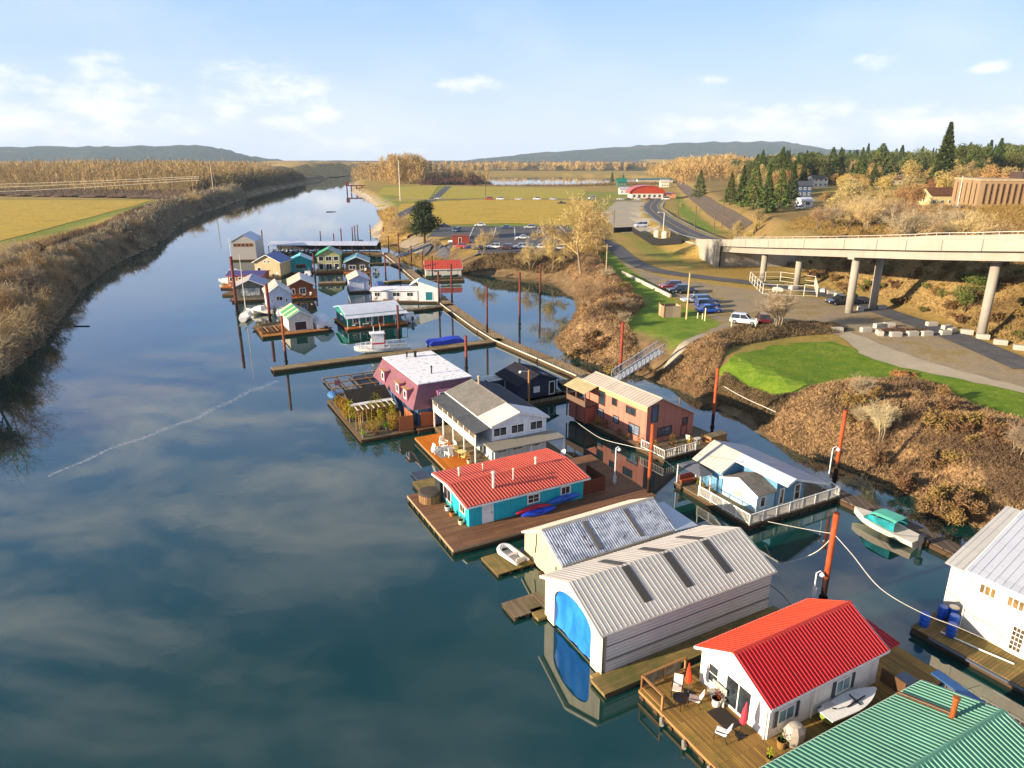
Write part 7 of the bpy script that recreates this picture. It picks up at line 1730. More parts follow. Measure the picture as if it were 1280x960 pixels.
M_twig_red = leafy((.27, .14, .06), (.17, .09, .045), (.36, .20, .08), .5)
M_twig_grey = leafy((.44, .35, .21), (.30, .23, .14), (.52, .42, .26), .5)
M_bark = plain('#8a7a62', .9); M_bark_dark = plain('#4b3c2e', .95)
M_conif = leafy((.050, .085, .022), (.085, .12, .03), (.13, .15, .04), .25)
M_conif2 = leafy((.075, .12, .025), (.12, .16, .035), (.17, .19, .045), .25)
def bare_tree(name, seed, h, spread=.42, levels=4, stems=1, twigs=1400, tw=.035, tl=.7, mat=None, bark=None, first=.25, lean=0.0):
    """proto tree: Empty > trunk, crown. unit: metres"""
    g = random.Random(seed); S_t, S_b, tips = [], [], []
    def grow(p, d, L_, r, lv):
        n = 3; q = p
        for i in range(n):
            d = (d + Vector((g.gauss(0, .10), g.gauss(0, .10), g.gauss(.03, .05)))).normalized(); q2 = q + d * (L_ / n)
            (S_t if lv == 0 else S_b).append((tuple(q), tuple(q2), r * (1 - i / n * .35), r * (1 - (i + 1) / n * .35)))
            if lv >= levels - 2 or (lv > 0 and i == n - 1): tips.append((q2, d, lv))
            if lv < levels and (i > 0 or lv > 0):
                for _ in range(2 if lv < levels - 1 else 2):
                    a = g.uniform(0, 6.28); ang = g.uniform(.35, .95) * (spread / .42)
                    e = d.orthogonal().normalized(); e.rotate(Matrix.Rotation(a, 3, d)); dd = (d * math.cos(ang) + e * math.sin(ang)); dd.z += .12; dd.normalize()
                    grow(q2, dd, L_ * g.uniform(.50, .72), r * .52, lv + 1)
            q = q2
    for s in range(stems):
        a = g.uniform(0, 6.28); d = Vector((math.cos(a) * .25, math.sin(a) * .25, 1)) if stems > 1 else Vector((lean, 0, 1))
        grow(Vector((math.cos(a) * .2 * (stems > 1), math.sin(a) * .2 * (stems > 1), 0)), d.normalized(), h * .48 * g.uniform(.85, 1.1), h * .016, 0)
    t = thing(name, 'tree', 'tree')
    V_, F_ = segtubes(S_t); npmesh('trunk', V_, F_, bark or M_bark, t)
    rs = np.random.RandomState(seed); ti = rs.randint(0, len(tips), twigs)
    P = np.array([tuple(tips[i][0]) for i in ti]) + rs.normal(size=(twigs, 3)) * h * .018; D = np.array([tuple(tips[i][1]) for i in ti])
    sv, sf = slivers(P, tl * rs.uniform(.5, 1.3, twigs), tw, .35, rs)
    V_, F_ = merge([segtubes(S_b), (sv, sf)]); npmesh('crown', V_, F_, mat or M_twig, t); t['h'] = max(v[2] for v in V_)
    return t
def conifer(name, seed, h, rad=.2, mat=None, power=.8, dens=1.0, base=.12, droop=.25):
    g = np.random.RandomState(seed); t = thing(name, 'tree', 'tree')
    MB().tube([(0, 0, -.3), (0, 0, h * .5), (0, 0, h * .98)], [h * .018, h * .011, .02], 8).build('trunk', M_bark_dark, t)
    n = int(2600 * dens); u = g.uniform(0, 1, n) ** .95; z = h * (base + (1 - base) * u)
    lump = 1 + .22 * np.sin(z * 2.3 + g.uniform(0, 6)) * (1 - u); a = g.uniform(0, 6.283, n); lob = 1 + .18 * np.sin(a * 5 + z * 1.7) + .12 * np.sin(a * 3 - z)
    r_ = h * rad * ((1 - u) ** (power + .25)) * lump * lob * (g.uniform(.25, 1, n) ** .5) + .05
    P = np.stack([np.cos(a) * r_, np.sin(a) * r_, z - r_ * droop], 1)
    d = np.stack([np.cos(a), np.sin(a), np.full(n, -droop * .6)], 1) + g.normal(size=(n, 3)) * .35; d /= np.linalg.norm(d, axis=1)[:, None]
    s = np.cross(d, g.normal(size=(n, 3)) * .5 + np.array([0, 0, 1])); s /= np.linalg.norm(s, axis=1)[:, None]
    L_ = (h * (.05 - .03 * u) * g.uniform(.6, 1.4, n))[:, None]; w = (h * (.022 - .012 * u) * g.uniform(.6, 1.3, n))[:, None]
    V_ = np.stack([P - s * w, P + s * w, P + d * L_ + s * w * .3, P + d * L_ - s * w * .3], 1).reshape(-1, 3)
    npmesh('crown', V_, np.arange(4 * n).reshape(n, 4), mat or M_conif, t); t['h'] = h; return t
def cloud_tree(name, seed, h, mat, lobes=9, n=2600, sl=.5, sw=.12, cat='tree', wide=.36, trunkm=None):
    """rounded crown made of clumps of slivers over a short trunk"""
    g = np.random.RandomState(seed); t = thing(name, 'tree', cat)
    S = [((0, 0, -.2), (0, 0, h * .35), h * .02, h * .015)]
    c = []
    for k in range(lobes):
        a = g.uniform(0, 6.283); q = g.uniform(0, wide * h * .75); zz = h * g.uniform(.35, .82); c.append((q * math.cos(a), q * math.sin(a), zz, h * g.uniform(.10, .20)))
        S.append(((0, 0, h * .3), c[-1][:3], h * .012, .02))
    V_, F_ = segtubes(S); npmesh('trunk', V_, F_, trunkm or M_bark_dark, t)
    k = g.randint(0, lobes, n); C_ = np.array(c)[k]; d = g.normal(size=(n, 3)); d /= np.linalg.norm(d, axis=1)[:, None]
    P = C_[:, :3] + d * (C_[:, 3:4] * g.uniform(.35, 1.05, n)[:, None] ** .7); P[:, 2] = np.maximum(P[:, 2], .1)
    sv, sf = slivers(P, sl * h / 10 * g.uniform(.5, 1.3, n), sw * h / 10, .2, g); npmesh('crown', sv, sf, mat, t); t['h'] = h; return t
def put(pr, label, x, y, h=None, rz=None, sq=1.0, group=None, cat=None, name=None, g=rnd):
    s = (h / pr['h']) if h else 1.0
    first = not pr.get('used', 0)
    if first: o = pr; pr['used'] = 1
    else: o = dup(pr)
    o.location = (x, y, tz(x, y) - .15); o.rotation_euler = (0, 0, R(g.uniform(0, 360) if rz is None else rz)); o.scale = (s * sq, s * sq, s); o['label'] = label
    if cat: o['category'] = cat
    if group: o['group'] = group
    elif 'group' in o: del o['group']
    return o
def puts(pr, label, px_, by, ty, **k):
    x, y, z = GT(px_, by); return put(pr, label, x, y, max(.5, zfor(x, y, ty) - z), **k)

bt = [bare_tree('bare_tree', 31, 20, .42, 4, 1, 4200, .07, 1.3, leafy((.46, .32, .14), (.34, .23, .10), (.54, .40, .18), .5)), bare_tree('bare_tree', 32, 14, .5, 4, 3, 2600, .06, .9), bare_tree('bare_tree', 33, 9, .5, 3, 5, 1800, .045, .8, M_twig), bare_tree('bare_tree', 34, 9, .45, 3, 6, 1500, .04, .9, M_twig_grey)]
cf_ = [conifer('conifer_tree', 41, 26, .17), conifer('conifer_tree', 42, 24, .22, M_conif2, .7), conifer('conifer_tree', 43, 22, .20, M_conif, .9, 1.1, .05), conifer('conifer_tree', 44, 18, .27, M_conif2, .6)]
gt = [cloud_tree('golden_tree', 51, 11, leafy((.42, .29, .09), (.30, .20, .07), (.50, .36, .14), .4), 10, 2600), cloud_tree('golden_tree', 52, 10, leafy((.36, .27, .11), (.26, .19, .08), (.44, .34, .15), .4), 12, 2600, wide=.45), cloud_tree('russet_tree', 53, 9, leafy((.38, .21, .08), (.27, .15, .06), (.46, .27, .10), .4), 9, 2200)]
# --- the trees one notices
puts(bt[0], 'large bare golden cottonwood beside the inlet', 727, 346, 234, sq=1.35, rz=40)
puts(bt[1], 'pale bare tree standing on the inlet bank below the cottonwood', 734, 392, 336, rz=10)
puts(bt[1], 'bare tree in front of the parking lot, left', 603, 318, 283); puts(bt[1], 'bare tree right of the red boathouse bank by the parking lot', 663, 338, 298); puts(bt[0], 'smaller bare tree left of the big cottonwood', 690, 340, 290); puts(bt[0], 'bare tree right behind the big cottonwood', 748, 325, 262)
puts(bt[3], 'bushy bare shrub with tall pale stems beside the white compact car', 972, 412, 352, sq=1.1)
puts(bt[3], 'pale birch rising from the brown brambles', 1099, 558, 492, sq=.8, rz=70)
puts(bt[1], 'bare tree at the far left of the pine', 497, 300, 262); puts(bt[2], 'bare bush under the pine', 545, 313, 293)
pn = cloud_tree('pine_tree', 61, 17, leafy((.022, .040, .014), (.045, .060, .020), (.075, .085, .03), .4), 14, 5200, .55, .16, wide=.34); puts(pn, 'dark bushy pine beside the boat ramp', 531, 304, 247, sq=1.35)
sq_ = conifer('sequoia_tree', 62, 46, .17, leafy((.050, .085, .022), (.085, .115, .028), (.13, .15, .045), .2), .62, 2.4, .03, .3); puts(sq_, 'tallest pointed evergreen rising above the hill', 1173, 244, 152)
puts(cf_[0], 'slender pointed fir above the hill skyline', 1080, 222, 179)
iv = cloud_tree('ivy_covered_tree', 63, 8, leafy((.06, .10, .015), (.10, .13, .03), (.2, .16, .05), .5), 9, 2600, .4, .13, wide=.4); puts(iv, 'green ivy covered tree on the slope behind the viaduct', 1206, 392, 334)
for k, (a, b, c) in enumerate(((912, 256, 214), (926, 258, 206), (941, 262, 203), (957, 266, 205), (974, 262, 208), (988, 255, 200), (874, 248, 212), (1002, 238, 196), (765, 228, 212), (779, 226, 214))):
    puts(cf_[(k * 3 + 1) % 4], ['dark fir leftmost of the cluster above the cutting', 'green fir second in the cluster above the cutting', 'tall green fir in the middle of the cluster', 'broad dark fir right of the middle of the cluster', 'dark fir near the open green yard', 'dark fir rightmost of the cluster', 'lone evergreen beside the railway cutting', 'evergreen left of the blue house', 'dark fir left of the green-roofed building', 'small dark fir right behind the green roof'][k], a, b, c)
# --- the wooded hill: individual trees
g = random.Random(77); cnt = [0, 0]
def hill_pt(y0, y1, f0, f1):
    for _ in range(200):
        y = g.uniform(y0, y1); x = g.uniform(60, .78 * y + 45)
        f = float(linedist(np.array([x]), np.array([y]), FOOT)[0])
        if f0 < f < f1: return x, y
    return None
keep = [GT(*p)[:2] for p in ((1005, 246), (1026, 234), (1010, 259), (1121, 231), (1134, 229), (1187, 257), (1225, 262), (1260, 260), (1240, 264), (1200, 262), (1280, 262))]
def near_house(x, y):
    # keep the sight line and the yard of each house free
    for (hx_, hy_) in keep:
        if abs(x - hx_ * y / hy_) < 8 * y / hy_ + 2 and hy_ - 75 < y < hy_ + 14: return True
    return False
RX = np.array([p[0] for p in RAIL]); RY = np.array([p[1] for p in RAIL])
def near_rail(x, y): return RY.min() - 5 < y < RY.max() and abs(x - float(np.interp(y, np.sort(RY), RX[np.argsort(RY)]))) < 12
cf_ += [cloud_tree('evergreen_tree', 45, 18, leafy((.055, .085, .022), (.09, .115, .03), (.15, .14, .045), .25), 12, 3000, .45, .16, wide=.3), cloud_tree('evergreen_tree', 46, 16, leafy((.07, .10, .025), (.11, .13, .035), (.20, .16, .05), .25), 12, 3000, .45, .16, wide=.36)]
for i in range(285):
    p = hill_pt(380, 820, 40, 900)
    if p and p[0] > .34 * p[1] - (p[1] - 420) * .2 and not near_house(*p) and not near_rail(*p):
        put(cf_[g.choice((0, 1, 2, 3, 4, 4, 5, 5))], 'dark evergreen in the forest on the hill crest', p[0], p[1], g.uniform(11, 24), sq=g.uniform(.85, 1.6), group='evergreens of the hill forest', g=g)
for i in range(210):
    p = hill_pt(215, 640, 25, 700)
    if p and not near_house(*p) and not near_rail(*p):
        k = g.choice((0, 0, 1, 1, 2)); put(gt[k], ['rounded golden tree on the wooded hill', 'wide tan tree on the wooded hill', 'russet brown tree on the wooded hill'][k], p[0], p[1], g.uniform(8, 16), sq=g.uniform(.9, 1.4), group='leafless golden trees on the hill', g=g)
for i in range(150):
    p = hill_pt(140, 255, 12, 130)
    if p and not near_house(*p) and p[1] > 135 and not near_rail(*p):
        k = g.choice((1, 2, 2, 3)); put(bt[k], ['tall bare golden tree in the thicket behind the viaduct', 'tall bare golden tree in the thicket behind the viaduct', 'multi-stemmed bare golden shrub tree behind the viaduct', 'grey-stemmed bare shrub tree behind the viaduct'][k], p[0], p[1], g.uniform(7, 12), sq=g.uniform(.9, 1.4), group='bare trees of the thicket behind the viaduct', g=g)
for i in range(48):
    p = hill_pt(225, 470, 8, 75)
    if p and not near_house(*p) and not near_rail(*p): put(gt[i % 3], 'golden or russet tree on the slope near the railway cutting', p[0], p[1], g.uniform(5, 10), sq=g.uniform(.9, 1.3), group='trees on the slope near the cutting', g=g)
for i in range(26):
    y = g.uniform(225, 420); x = float(np.interp(y, [196, 260, 330, 404], [76, 76, 82, 95])) + g.uniform(0, 12)
    if near_rail(x, y): continue
    k = g.choice((0, 1)); put(gt[k], 'golden shrub tree on the bank between highway and railway', x, y, g.uniform(4, 8), group='golden trees between highway and railway', g=g)
# bushes on the slope behind the columns
bush = [cloud_tree('shrub', 71, 2.6, leafy((.24, .15, .05), (.15, .10, .035), (.32, .21, .07), .8), 7, 1100, 1.3, .35, 'shrub', .5), cloud_tree('shrub', 72, 2.2, leafy((.12, .13, .03), (.18, .15, .045), (.24, .18, .06), .8), 7, 1100, 1.3, .35, 'shrub', .5), cloud_tree('shrub', 73, 2.6, leafy((.20, .12, .055), (.11, .065, .035), (.30, .17, .07), .8), 8, 1100, 1.3, .35, 'shrub', .5)]
for i in range(190):
    y = g.uniform(78, 178); fo = g.uniform(1.0, 20)
    x = float(np.interp(y, [75, 92, 107, 118, 132, 150, 190], [70, 71.5, 73, 71, 68, 66, 70])) + fo
    if x > .78 * y + 20: continue
    k = g.choice((0, 0, 1, 2)); put(bush[k], ['golden brown bush on the slope behind the viaduct columns', 'olive green bush on the slope behind the viaduct columns', 'dark brown bush on the slope behind the viaduct columns'][k], x, y, g.uniform(1.0, 2.6), sq=g.uniform(1, 1.5), group='bushes on the slope behind the columns', g=g)
# --- left bank: pale bare bushes along the levee
lb = [(62, 312, 290), (26, 335, 296), (150, 285, 262), (135, 300, 280), (168, 292, 265), (188, 285, 270), (243, 262, 232), (283, 252, 230), (70, 320, 300), (8, 350, 305), (40, 345, 310), (128, 305, 290)]
for k, (a, b, c) in enumerate(lb): puts(bt[3 if k % 2 else 2], 'pale bare bush on the crest of the left bank', a, b, c, sq=1.4, group='pale bushes along the left bank')
nl = [(10, 440, 375), (32, 428, 372), (48, 408, 350), (20, 402, 345), (2, 425, 350), (60, 392, 340), (72, 370, 325), (38, 380, 322), (12, 372, 315), (84, 350, 312), (56, 352, 305), (28, 350, 300), (-20, 470, 372), (-12, 505, 388), (6, 468, 398), (26, 452, 400), (92, 335, 303), (110, 322, 292), (100, 340, 312), (132, 315, 290), (150, 308, 284), (180, 298, 275)]
for k, (a, b, c) in enumerate(nl): puts(bt[(1, 3, 2, 3, 0, 2)[k % 6]], 'bare tree with pale twigs crowding the near left bank', a, b, c, sq=1.15, group='bare trees of the near left bank', g=g)

# --- stuff: thickets and scrub
def inpoly_points(poly, n, rs):
    P = np.array(poly); lo, hi = P.min(0), P.max(0); out = []
    while sum(map(len, out)) < n:
        q = rs.uniform(lo, hi, (n * 2, 2)); d = polydist(q[:, 0], q[:, 1], poly); out.append(q[d > 0])
    return np.concatenate(out)[:n]
def thicket(label, poly, hmax, n, sl, sw, mat, seed, core=None, edge=2.5, name='bramble_thicket', up=.2, cell=1.0):
    rs = np.random.RandomState(seed); P = np.array(poly)
    def hh(x, y):
        d = polydist(x, y, poly); nz = .62 + .30 * vnoise(x, y, .55, seed) + .22 * vnoise(x, y, 1.4, seed + 1)
        return hmax * np.clip(nz, .15, 1.2) * np.sqrt(np.clip(d / edge, 0, 1))
    lo, hi = P.min(0), P.max(0); gx = np.arange(lo[0], hi[0] + cell, cell); gy = np.arange(lo[1], hi[1] + cell, cell)
    X, Y = np.meshgrid(gx, gy); x, y = X.ravel(), Y.ravel(); d = polydist(x, y, poly)
    z = np.maximum(terrain(x, y), -.1) + hh(x, y) * .82 - .12; nx_ = len(gx)
    ii_ = (np.arange(len(gy) - 1)[:, None] * nx_ + np.arange(nx_ - 1)[None, :]).ravel(); F_ = np.stack([ii_, ii_ + 1, ii_ + 1 + nx_, ii_ + nx_], 1)
    F_ = F_[(d[F_] > -cell * .3).all(1)]; V_ = np.stack([x, y, z], 1)
    q = inpoly_points(poly, n, rs); zz = np.maximum(terrain(q[:, 0], q[:, 1]), -.1) + hh(q[:, 0], q[:, 1]) * rs.uniform(.55, 1.08, n)
    sv, sf = slivers(np.stack([q[:, 0], q[:, 1], zz], 1), sl * rs.uniform(.5, 1.4, n), sw * rs.uniform(.6, 1.3, n), up, rs)
    V2, F2 = merge([(V_, F_), (sv, sf)])
    return tag(npmesh(name, V2, F2, mat), label, kind='stuff')
def brmat(a, b, c, s=.35):
    m = Mat('bramble', .95, 0, .1); x = m.mix(m.thr(m.noise(s, 5, .65), .35, .65), a, b); x = m.mix(m.thr(m.noise(2.6, 4, .7), .45, .68), x, c); x = m.mix(m.thr(m.noise(s * .35, 3, .6), .52, .64), x, hx(a, .75)); x = m.mix(m.thr(m.noise(1.1, 5, .7), .54, .66), x, hx(a, .4)); m.color(x); return m.m
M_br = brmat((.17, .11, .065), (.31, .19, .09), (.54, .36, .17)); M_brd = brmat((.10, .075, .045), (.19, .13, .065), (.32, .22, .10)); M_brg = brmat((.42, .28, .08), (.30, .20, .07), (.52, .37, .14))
def TZ(*pp, z=2.5): return [G(p[0], p[1], p[2] if len(p) > 2 else z) for p in pp]
thicket('dense russet and tan brambles covering the bank below the lawn', TZ((958, 506), (1010, 497), (1060, 485), (1130, 482), (1175, 494), (1215, 522), (1300, 552), (1340, 720, .2), (1270, 685, .2), (1200, 646, .2), (1100, 600, .2), (1040, 578, .2), (1000, 566, .2), (955, 540, .2), (940, 520, .2)), 1.5, 100000, .34, .06, M_br, 5, edge=5)
thicket('dark brambles coloured as in house shade at the lawn corner', TZ((876, 488), (905, 466), (935, 482), (970, 494), (1000, 500), (955, 515), (938, 520, .2), (905, 506, .2)), 1.5, 18000, .3, .05, M_brd, 6)  # house shade put into the colour by the darker bramble material
thicket('brown brambles either side of the path below the green verge', TZ((822, 450), (850, 448), (880, 434), (915, 440), (905, 452), (893, 470), (878, 490), (900, 505, .2), (860, 490, .2), (820, 472, .2), (800, 460, .2)), 1.9, 30000, .32, .05, M_br, 7)
thicket('brown bramble strip between the green lawn and the gravel lot', TZ((884, 432), (920, 421), (985, 415), (1040, 416), (1060, 424), (1040, 428), (985, 432), (930, 442), (910, 448)), 1.2, 18000, .3, .06, M_brd, 8, edge=1.5)
thicket('big brown and golden bramble bank round the inlet', TZ((706, 440, .2), (697, 424, .2), (718, 402, .2), (728, 380, .2), (722, 362, .2), (702, 346, .2), (745, 322), (762, 343), (788, 372), (806, 392), (780, 412), (800, 436), (812, 448), (775, 462, .2), (735, 452, .2)), 2.8, 70000, .4, .07, M_br, 9, edge=4)
thicket('olive brown bushes along the bank before the parking lot', TZ((556, 331), (580, 327), (640, 326), (700, 326), (752, 322), (716, 350, .2), (690, 349, .2), (640, 343, .2), (585, 341, .2)), 1.7, 26000, .6, .12, M_brd, 10, edge=4, cell=1.6)
thicket('golden dry grass on the point beside the boat ramp', TZ((488, 314), (520, 310), (560, 317), (556, 332), (520, 322)), 1.4, 12000, .7, .08, M_brg, 12, edge=4, cell=1.6)
thicket('golden dry grass along the river shore', TZ((470, 300), (520, 296), (500, 280), (492, 262), (470, 257), (480, 278)), 1.8, 12000, .8, .1, M_brg, 13, edge=5, cell=2)
thicket('golden reeds beside the bare cottonwood', TZ((700, 318), (745, 300), (760, 318), (748, 330), (720, 330)), 3.0, 16000, .7, .08, M_brg, 14, edge=4, cell=1.6)
for i in range(64):
    poly = (TZ((985, 545), (1060, 505), (1130, 500), (1200, 520), (1280, 580), (1280, 660), (1180, 615), (1080, 580)), TZ((715, 435), (712, 410), (735, 380), (730, 355), (765, 352), (790, 385), (785, 430), (770, 450)))[i % 2]
    q = inpoly_points(poly, 1, np.random.RandomState(500 + i))[0]; k = (0, 2, 2, 0, 3, 2, 0)[i % 7]
    if k == 3: put(bt[3], 'pale bare sapling standing in the bank brambles', q[0], q[1], g.uniform(2.5, 4.5), sq=1.2, group='shrubs standing in the bank brambles', g=g)
    else: put(bush[k], 'rounded brown shrub standing proud of the bank brambles', q[0], q[1], g.uniform(1.6, 2.9), sq=g.uniform(.9, 1.4), group='shrubs standing in the bank brambles', g=g)
# left bank scrub
lsc = [p for p in LBANK if 60 < p[1] < 900]; off_ = [(p[0] - 17 - p[1] * .004, p[1] + 6) for p in lsc]
def belt(label, y0, y1, a0, a1, hmax, n, sl, sw, mat, seed, **k):
    L_ = [p for p in smooth_line(LBANK, 4) if y0 <= p[1] <= y1]; poly = [(p[0] - a0 - 2.2, p[1]) for p in L_] + [(p[0] - a1, p[1] + 4) for p in L_][::-1]; return thicket(label, poly, hmax, n, sl, sw, mat, seed, **k)
M_lb = brmat((.20, .16, .11), (.33, .26, .16), (.52, .42, .26)); M_lb2 = brmat((.13, .08, .05), (.19, .12, .07), (.27, .18, .09))
belt('grey brown scrub along the near left bank', 55, 240, -1.5, 13, 4.2, 80000, 1.0, .11, M_lb, 15, name='riverside_scrub', edge=3, cell=1.5)
belt('grey brown scrub along the far left bank', 238, 620, -1.5, 15, 5, 50000, 1.9, .22, M_lb, 16, name='riverside_scrub', edge=3, cell=3)
belt('dark thorny hedge on the levee of the left bank', 90, 620, 14, 24, 1.8, 26000, 1.2, .10, M_lb2, 17, name='levee_hedge', edge=2, cell=2)
belt('bushy shore trees where the river bends away', 600, 1000, 4, 50, 12, 26000, 4.5, .5, brmat((.11, .09, .045), (.16, .12, .055), (.23, .17, .08), .05), 18, name='shore_trees', edge=12, cell=8)
# undergrowth on the hill
thicket('brown grass and brambles on the slope behind the columns', [(72, 80), (74, 105), (73, 120), (70, 135), (69, 150), (76, 176), (100, 176), (105, 140), (95, 100), (84, 80)], 1.1, 45000, .6, .09, brmat((.20, .13, .05), (.30, .20, .075), (.42, .29, .11), .12), 20, edge=4, cell=2, name='hillside_brambles')
thicket('golden undergrowth on the hillside behind the viaduct', [(78, 150), (84, 200), (84, 222), (120, 262), (185, 250), (165, 170), (120, 120), (95, 110), (84, 120)], 1.6, 60000, 1.1, .09, brmat((.30, .19, .055), (.20, .14, .045), (.38, .25, .08), .12), 19, edge=5, cell=2.5, name='hillside_undergrowth')
# far woods made of many simple bare trees
def far_wood(label, poly, n, h, blades, mat, seed, bl=4.0, bw=.35, crown=.25, low=.12, name='far_woodland'):
    rs = np.random.RandomState(seed); q = inpoly_points(poly, n, rs); z = np.maximum(terrain(q[:, 0], q[:, 1]), 0); H_ = h * rs.uniform(.72, 1.12, n) * (1 + .12 * vnoise(q[:, 0], q[:, 1], .02, seed))
    T = np.stack([q[:, 0], q[:, 1], z], 1); parts = []
    k = np.repeat(np.arange(n), blades); m = len(k); u = rs.uniform(low, 1, m) ; r_ = H_[k] * crown * np.sqrt(np.clip(1.05 - u, 0, 1)) * rs.uniform(.1, 1, m) ** .6; a = rs.uniform(0, 6.283, m)
    P = T[k] + np.stack([np.cos(a) * r_, np.sin(a) * r_, u * H_[k] * .95], 1); parts.append(slivers(P, bl * rs.uniform(.5, 1.3, m), bw, .8, rs))
    d = np.zeros((n, 3)); d[:, 2] = 1; s = np.stack([np.ones(n) * .3, rs.uniform(-.1, .1, n), np.zeros(n)], 1); V_ = np.stack([T - s, T + s, T + d * H_[:, None] * .9 + s * .2, T + d * H_[:, None] * .9 - s * .2], 1).reshape(-1, 3); parts.append((V_, np.arange(4 * n).reshape(n, 4)))
    V_, F_ = merge(parts); return tag(npmesh(name, V_, F_, mat), label, kind='stuff')
def canopy(label, poly, h, cell, mat, seed, name='far_woodland', s=.02):
    P = np.array(poly); lo, hi = P.min(0), P.max(0); gx = np.arange(lo[0], hi[0] + cell, cell); gy = np.arange(lo[1], hi[1] + cell, cell); X, Y = np.meshgrid(gx, gy); x, y = X.ravel(), Y.ravel(); rs = np.random.RandomState(seed)
    x = x + rs.uniform(-.3, .3, x.shape) * cell; y = y + rs.uniform(-.3, .3, y.shape) * cell; d = polydist(x, y, poly)
    z = 3 + np.where(d > 0, h * (.75 + .25 * rs.uniform(-1, 1, x.shape) + .2 * vnoise(x, y, s, seed)), -2); nx_ = len(gx)
    ii_ = (np.arange(len(gy) - 1)[:, None] * nx_ + np.arange(nx_ - 1)[None, :]).ravel(); F_ = np.stack([ii_, ii_ + 1, ii_ + 1 + nx_, ii_ + nx_], 1); F_ = F_[(d[F_] > -cell * 2).all(1) & (d[F_] > 0).any(1)]
    return tag(npmesh(name, np.stack([x, y, z], 1), F_, mat), label, kind='stuff')
def fwm(a, b, c, s=.03):
    m = Mat('bare_woodland', .95, 0, .1); x = m.mix(m.thr(m.noise(s, 4, .6), .38, .62), a, b); x = m.mix(m.thr(m.noise(s * 9, 4, .7), .45, .65), x, c)
    m.color(x); return m.m
M_fw = fwm((.38, .26, .10), (.28, .19, .08), (.48, .34, .15)); M_fwd = fwm((.10, .08, .04), (.14, .10, .05), (.20, .14, .07))
far_wood('tall bare cottonwood forest behind the left meadow', [(-1300, 700), (-900, 640), (-443, 634), (-336, 600), (-262, 590), (-258, 680), (-292, 860), (-330, 1000), (-700, 1000), (-1400, 1000)], 2600, 23, 55, M_fw, 30, 4.2, .34)
thicket('dark undergrowth at the foot of the left forest', [(-1200, 560), (-443, 560), (-300, 520), (-235, 500), (-232, 570), (-262, 600), (-450, 640), (-1200, 680)], 3.5, 30000, 2.2, .3, M_lb2, 31, name='forest_edge_scrub', edge=6, cell=6)
canopy('bare forest stretching to the horizon on the left', [(-9000, 1000), (-330, 1000), (-330, 1600), (-200, 2600), (-9000, 2600)], 20, 22, M_fw, 32)
far_wood('tall bare poplar stand at the river bend', [(-150, 800), (-98, 790), (-92, 850), (-140, 870)], 75, 29, 170, fwm((.46, .31, .11), (.36, .24, .09), (.56, .39, .16)), 33, 4.5, .38, .2, .1)
far_wood('lower bare trees left of the poplar stand', [(-215, 1000), (-150, 860), (-140, 900), (-180, 1080), (-260, 1180)], 170, 18, 60, M_fw, 34, 4, .45)
thicket('dark red brown shrubs beyond the river meadow', [(-98, 770), (-40, 760), (-20, 830), (-84, 1180), (-130, 1100), (-100, 860)], 8, 12000, 4.0, .5, brmat((.10, .045, .03), (.14, .07, .04), (.20, .11, .05), .05), 35, name='far_shrubs', edge=12, cell=8)
far_wood('bare trees beyond the dark red shrubs', [(-90, 800), (-25, 790), (-40, 900), (-90, 1150)], 55, 15, 70, M_fw, 36, 4, .4)
far_wood('golden bare trees beyond the pond', [(-360, 1760), (-60, 1700), (230, 1680), (380, 1760), (330, 1900), (-330, 1950)], 420, 17, 40, fwm((.46, .31, .11), (.36, .24, .09), (.56, .39, .16), .01), 37, 6, .9, .35)
far_wood('rounded golden trees to the right of the pond', [(190, 880), (270, 860), (330, 1100), (420, 1300), (300, 1400), (225, 1230), (205, 1000)], 260, 19, 90, fwm((.42, .28, .10), (.31, .21, .08), (.52, .36, .14), .02), 38, 4.5, .6, .42, .15)
thicket('tan shrubs around the pond shore', [(-60, 745), (60, 755), (140, 840), (200, 930), (240, 900), (150, 780), (60, 725), (-30, 738)], 1.2, 9000, 2.5, .3, brmat((.24, .16, .06), (.18, .11, .05), (.32, .22, .09), .05), 39, name='shore_scrub', edge=6, cell=6)
canopy('dark distant forest on the plain', [(-400, 1800), (500, 1700), (2600, 2200), (6000, 5200), (-6000, 5200), (-2000, 2600)], 17, 40, fwm((.06, .065, .03), (.12, .09, .045), (.16, .12, .06), .004), 40, s=.004)
canopy('evergreen forest covering the far hill slope', [(380, 760), (700, 700), (2600, 900), (2600, 2400), (900, 2000), (520, 1300)], 30, 11, fwm((.028, .045, .018), (.045, .06, .022), (.08, .085, .03), .02), 41, name='hill_forest')
far_wood('mixed bare trees along the railway beyond the cutting', [(150, 640), (240, 640), (330, 760), (420, 1200), (330, 1150), (240, 850), (165, 760)], 190, 15, 80, fwm((.38, .24, .09), (.29, .18, .07), (.48, .32, .13), .02), 42, 4, .5, .4, .15)
# power lines over the left woods
def wire(label, pts, r_): o = MB().tube(smooth_line(pts, 5), r_, 5).build('power_line', plain('#d8cdb4', .6)); tag(o, label, 'cable')
for k, dz in enumerate((0, 3.2, 5.4)): wire(['lowest power line crossing before the left forest', 'middle power line crossing before the left forest', 'highest power line crossing before the left forest'][k], [(-520, 540, 4 + dz + 3), (-390, 548, 6.6 + dz), (-235, 545, 15 + dz * .5)], .14)
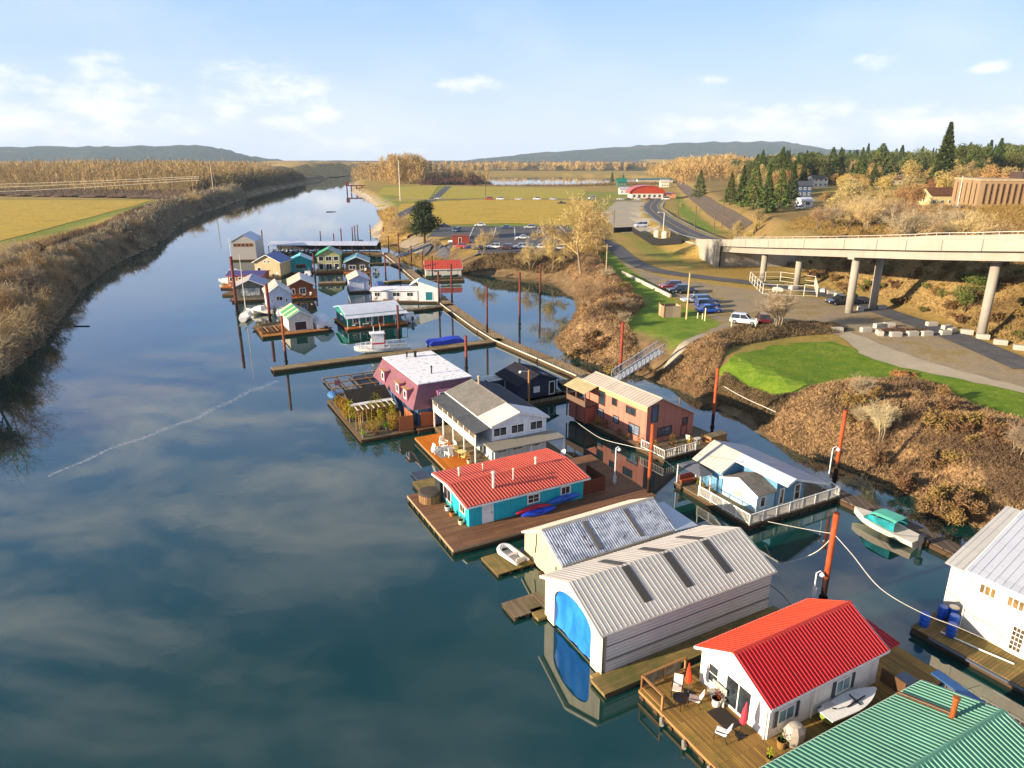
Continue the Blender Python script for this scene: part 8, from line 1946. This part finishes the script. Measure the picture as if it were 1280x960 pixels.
# ------------------------------------------------------------------ far hills and haze
def far_hill(name, prof, dist, label, thick=2500):
    pts = []
    for (a, b), (c_, d) in zip(prof[:-1], prof[1:]):
        for k in range(6):
            t = k / 6; pts.append((a + (c_ - a) * t, b + (d - b) * t))
    pts.append(prof[-1])
    cols = []; g = random.Random(3)
    for (px_, py_) in pts:
        h = CAM_H + (199 - py_) / FPX * dist + g.uniform(-4, 4)
        x = (px_ - 640) / FPX * dist / math.cos(PITCH) * 1.0
        colm = []
        for k in range(9):
            t = k / 8; yy = dist - thick * 0.5 + thick * t
            hh = max(0, h) * math.sin(math.pi * t) ** 0.8 + g.uniform(-6, 6) * (0 < k < 8)
            colm.append((x * yy / dist, yy, hh if 0 < k < 8 else -1))
        cols.append(colm)
    V_ = np.array(cols).reshape(-1, 3); n = len(cols)
    F_ = np.array([(i * 9 + k, (i + 1) * 9 + k, (i + 1) * 9 + k + 1, i * 9 + k + 1) for i in range(n - 1) for k in range(8)])
    m = Mat('forested_hillside', 1.0, 0, 0.0)
    a = m.ramp(m.noise(0.0022, 8, 0.7), [(0.35, (0.020, 0.034, 0.022)), (0.55, (0.038, 0.05, 0.026)), (0.66, (0.10, 0.095, 0.055))])
    m.color(a); m.bump(m.noise(0.01, 6, 0.7), 1.0, 40)
    o = tag(npmesh(name, V_, F_, m.m), label, kind='structure'); return o
far_hill('hills', [(-700, 192), (-300, 189), (-100, 186), (0, 185), (60, 184.5), (150, 185), (190, 184), (255, 184), (290, 183), (312, 187), (345, 196), (380, 200)], 6000, 'long low wooded ridge on the left horizon')
far_hill('hills', [(585, 201), (620, 197), (680, 191), (740, 187), (790, 183), (850, 180), (900, 179), (940, 179), (965, 182), (1000, 188), (1100, 192), (1400, 196)], 7000, 'broad blue hill on the middle horizon')
hz = MB(); hz.box(-15000, 15000, -90, 14500, -4, 260)
hm = bpy.data.materials.new('haze'); hm.use_nodes = True; ht = hm.node_tree; ht.nodes.clear()
pv = ht.nodes.new('ShaderNodeVolumePrincipled'); pv.inputs['Color'].default_value = (0.64, 0.82, 1.0, 1); pv.inputs['Density'].default_value = HAZE
pv.inputs['Anisotropy'].default_value = 0.0
mo = ht.nodes.new('ShaderNodeOutputMaterial'); ht.links.new(pv.outputs[0], mo.inputs['Volume'])
tag(hz.build('haze', hm), 'thin pale blue air over the far landscape', kind='stuff')
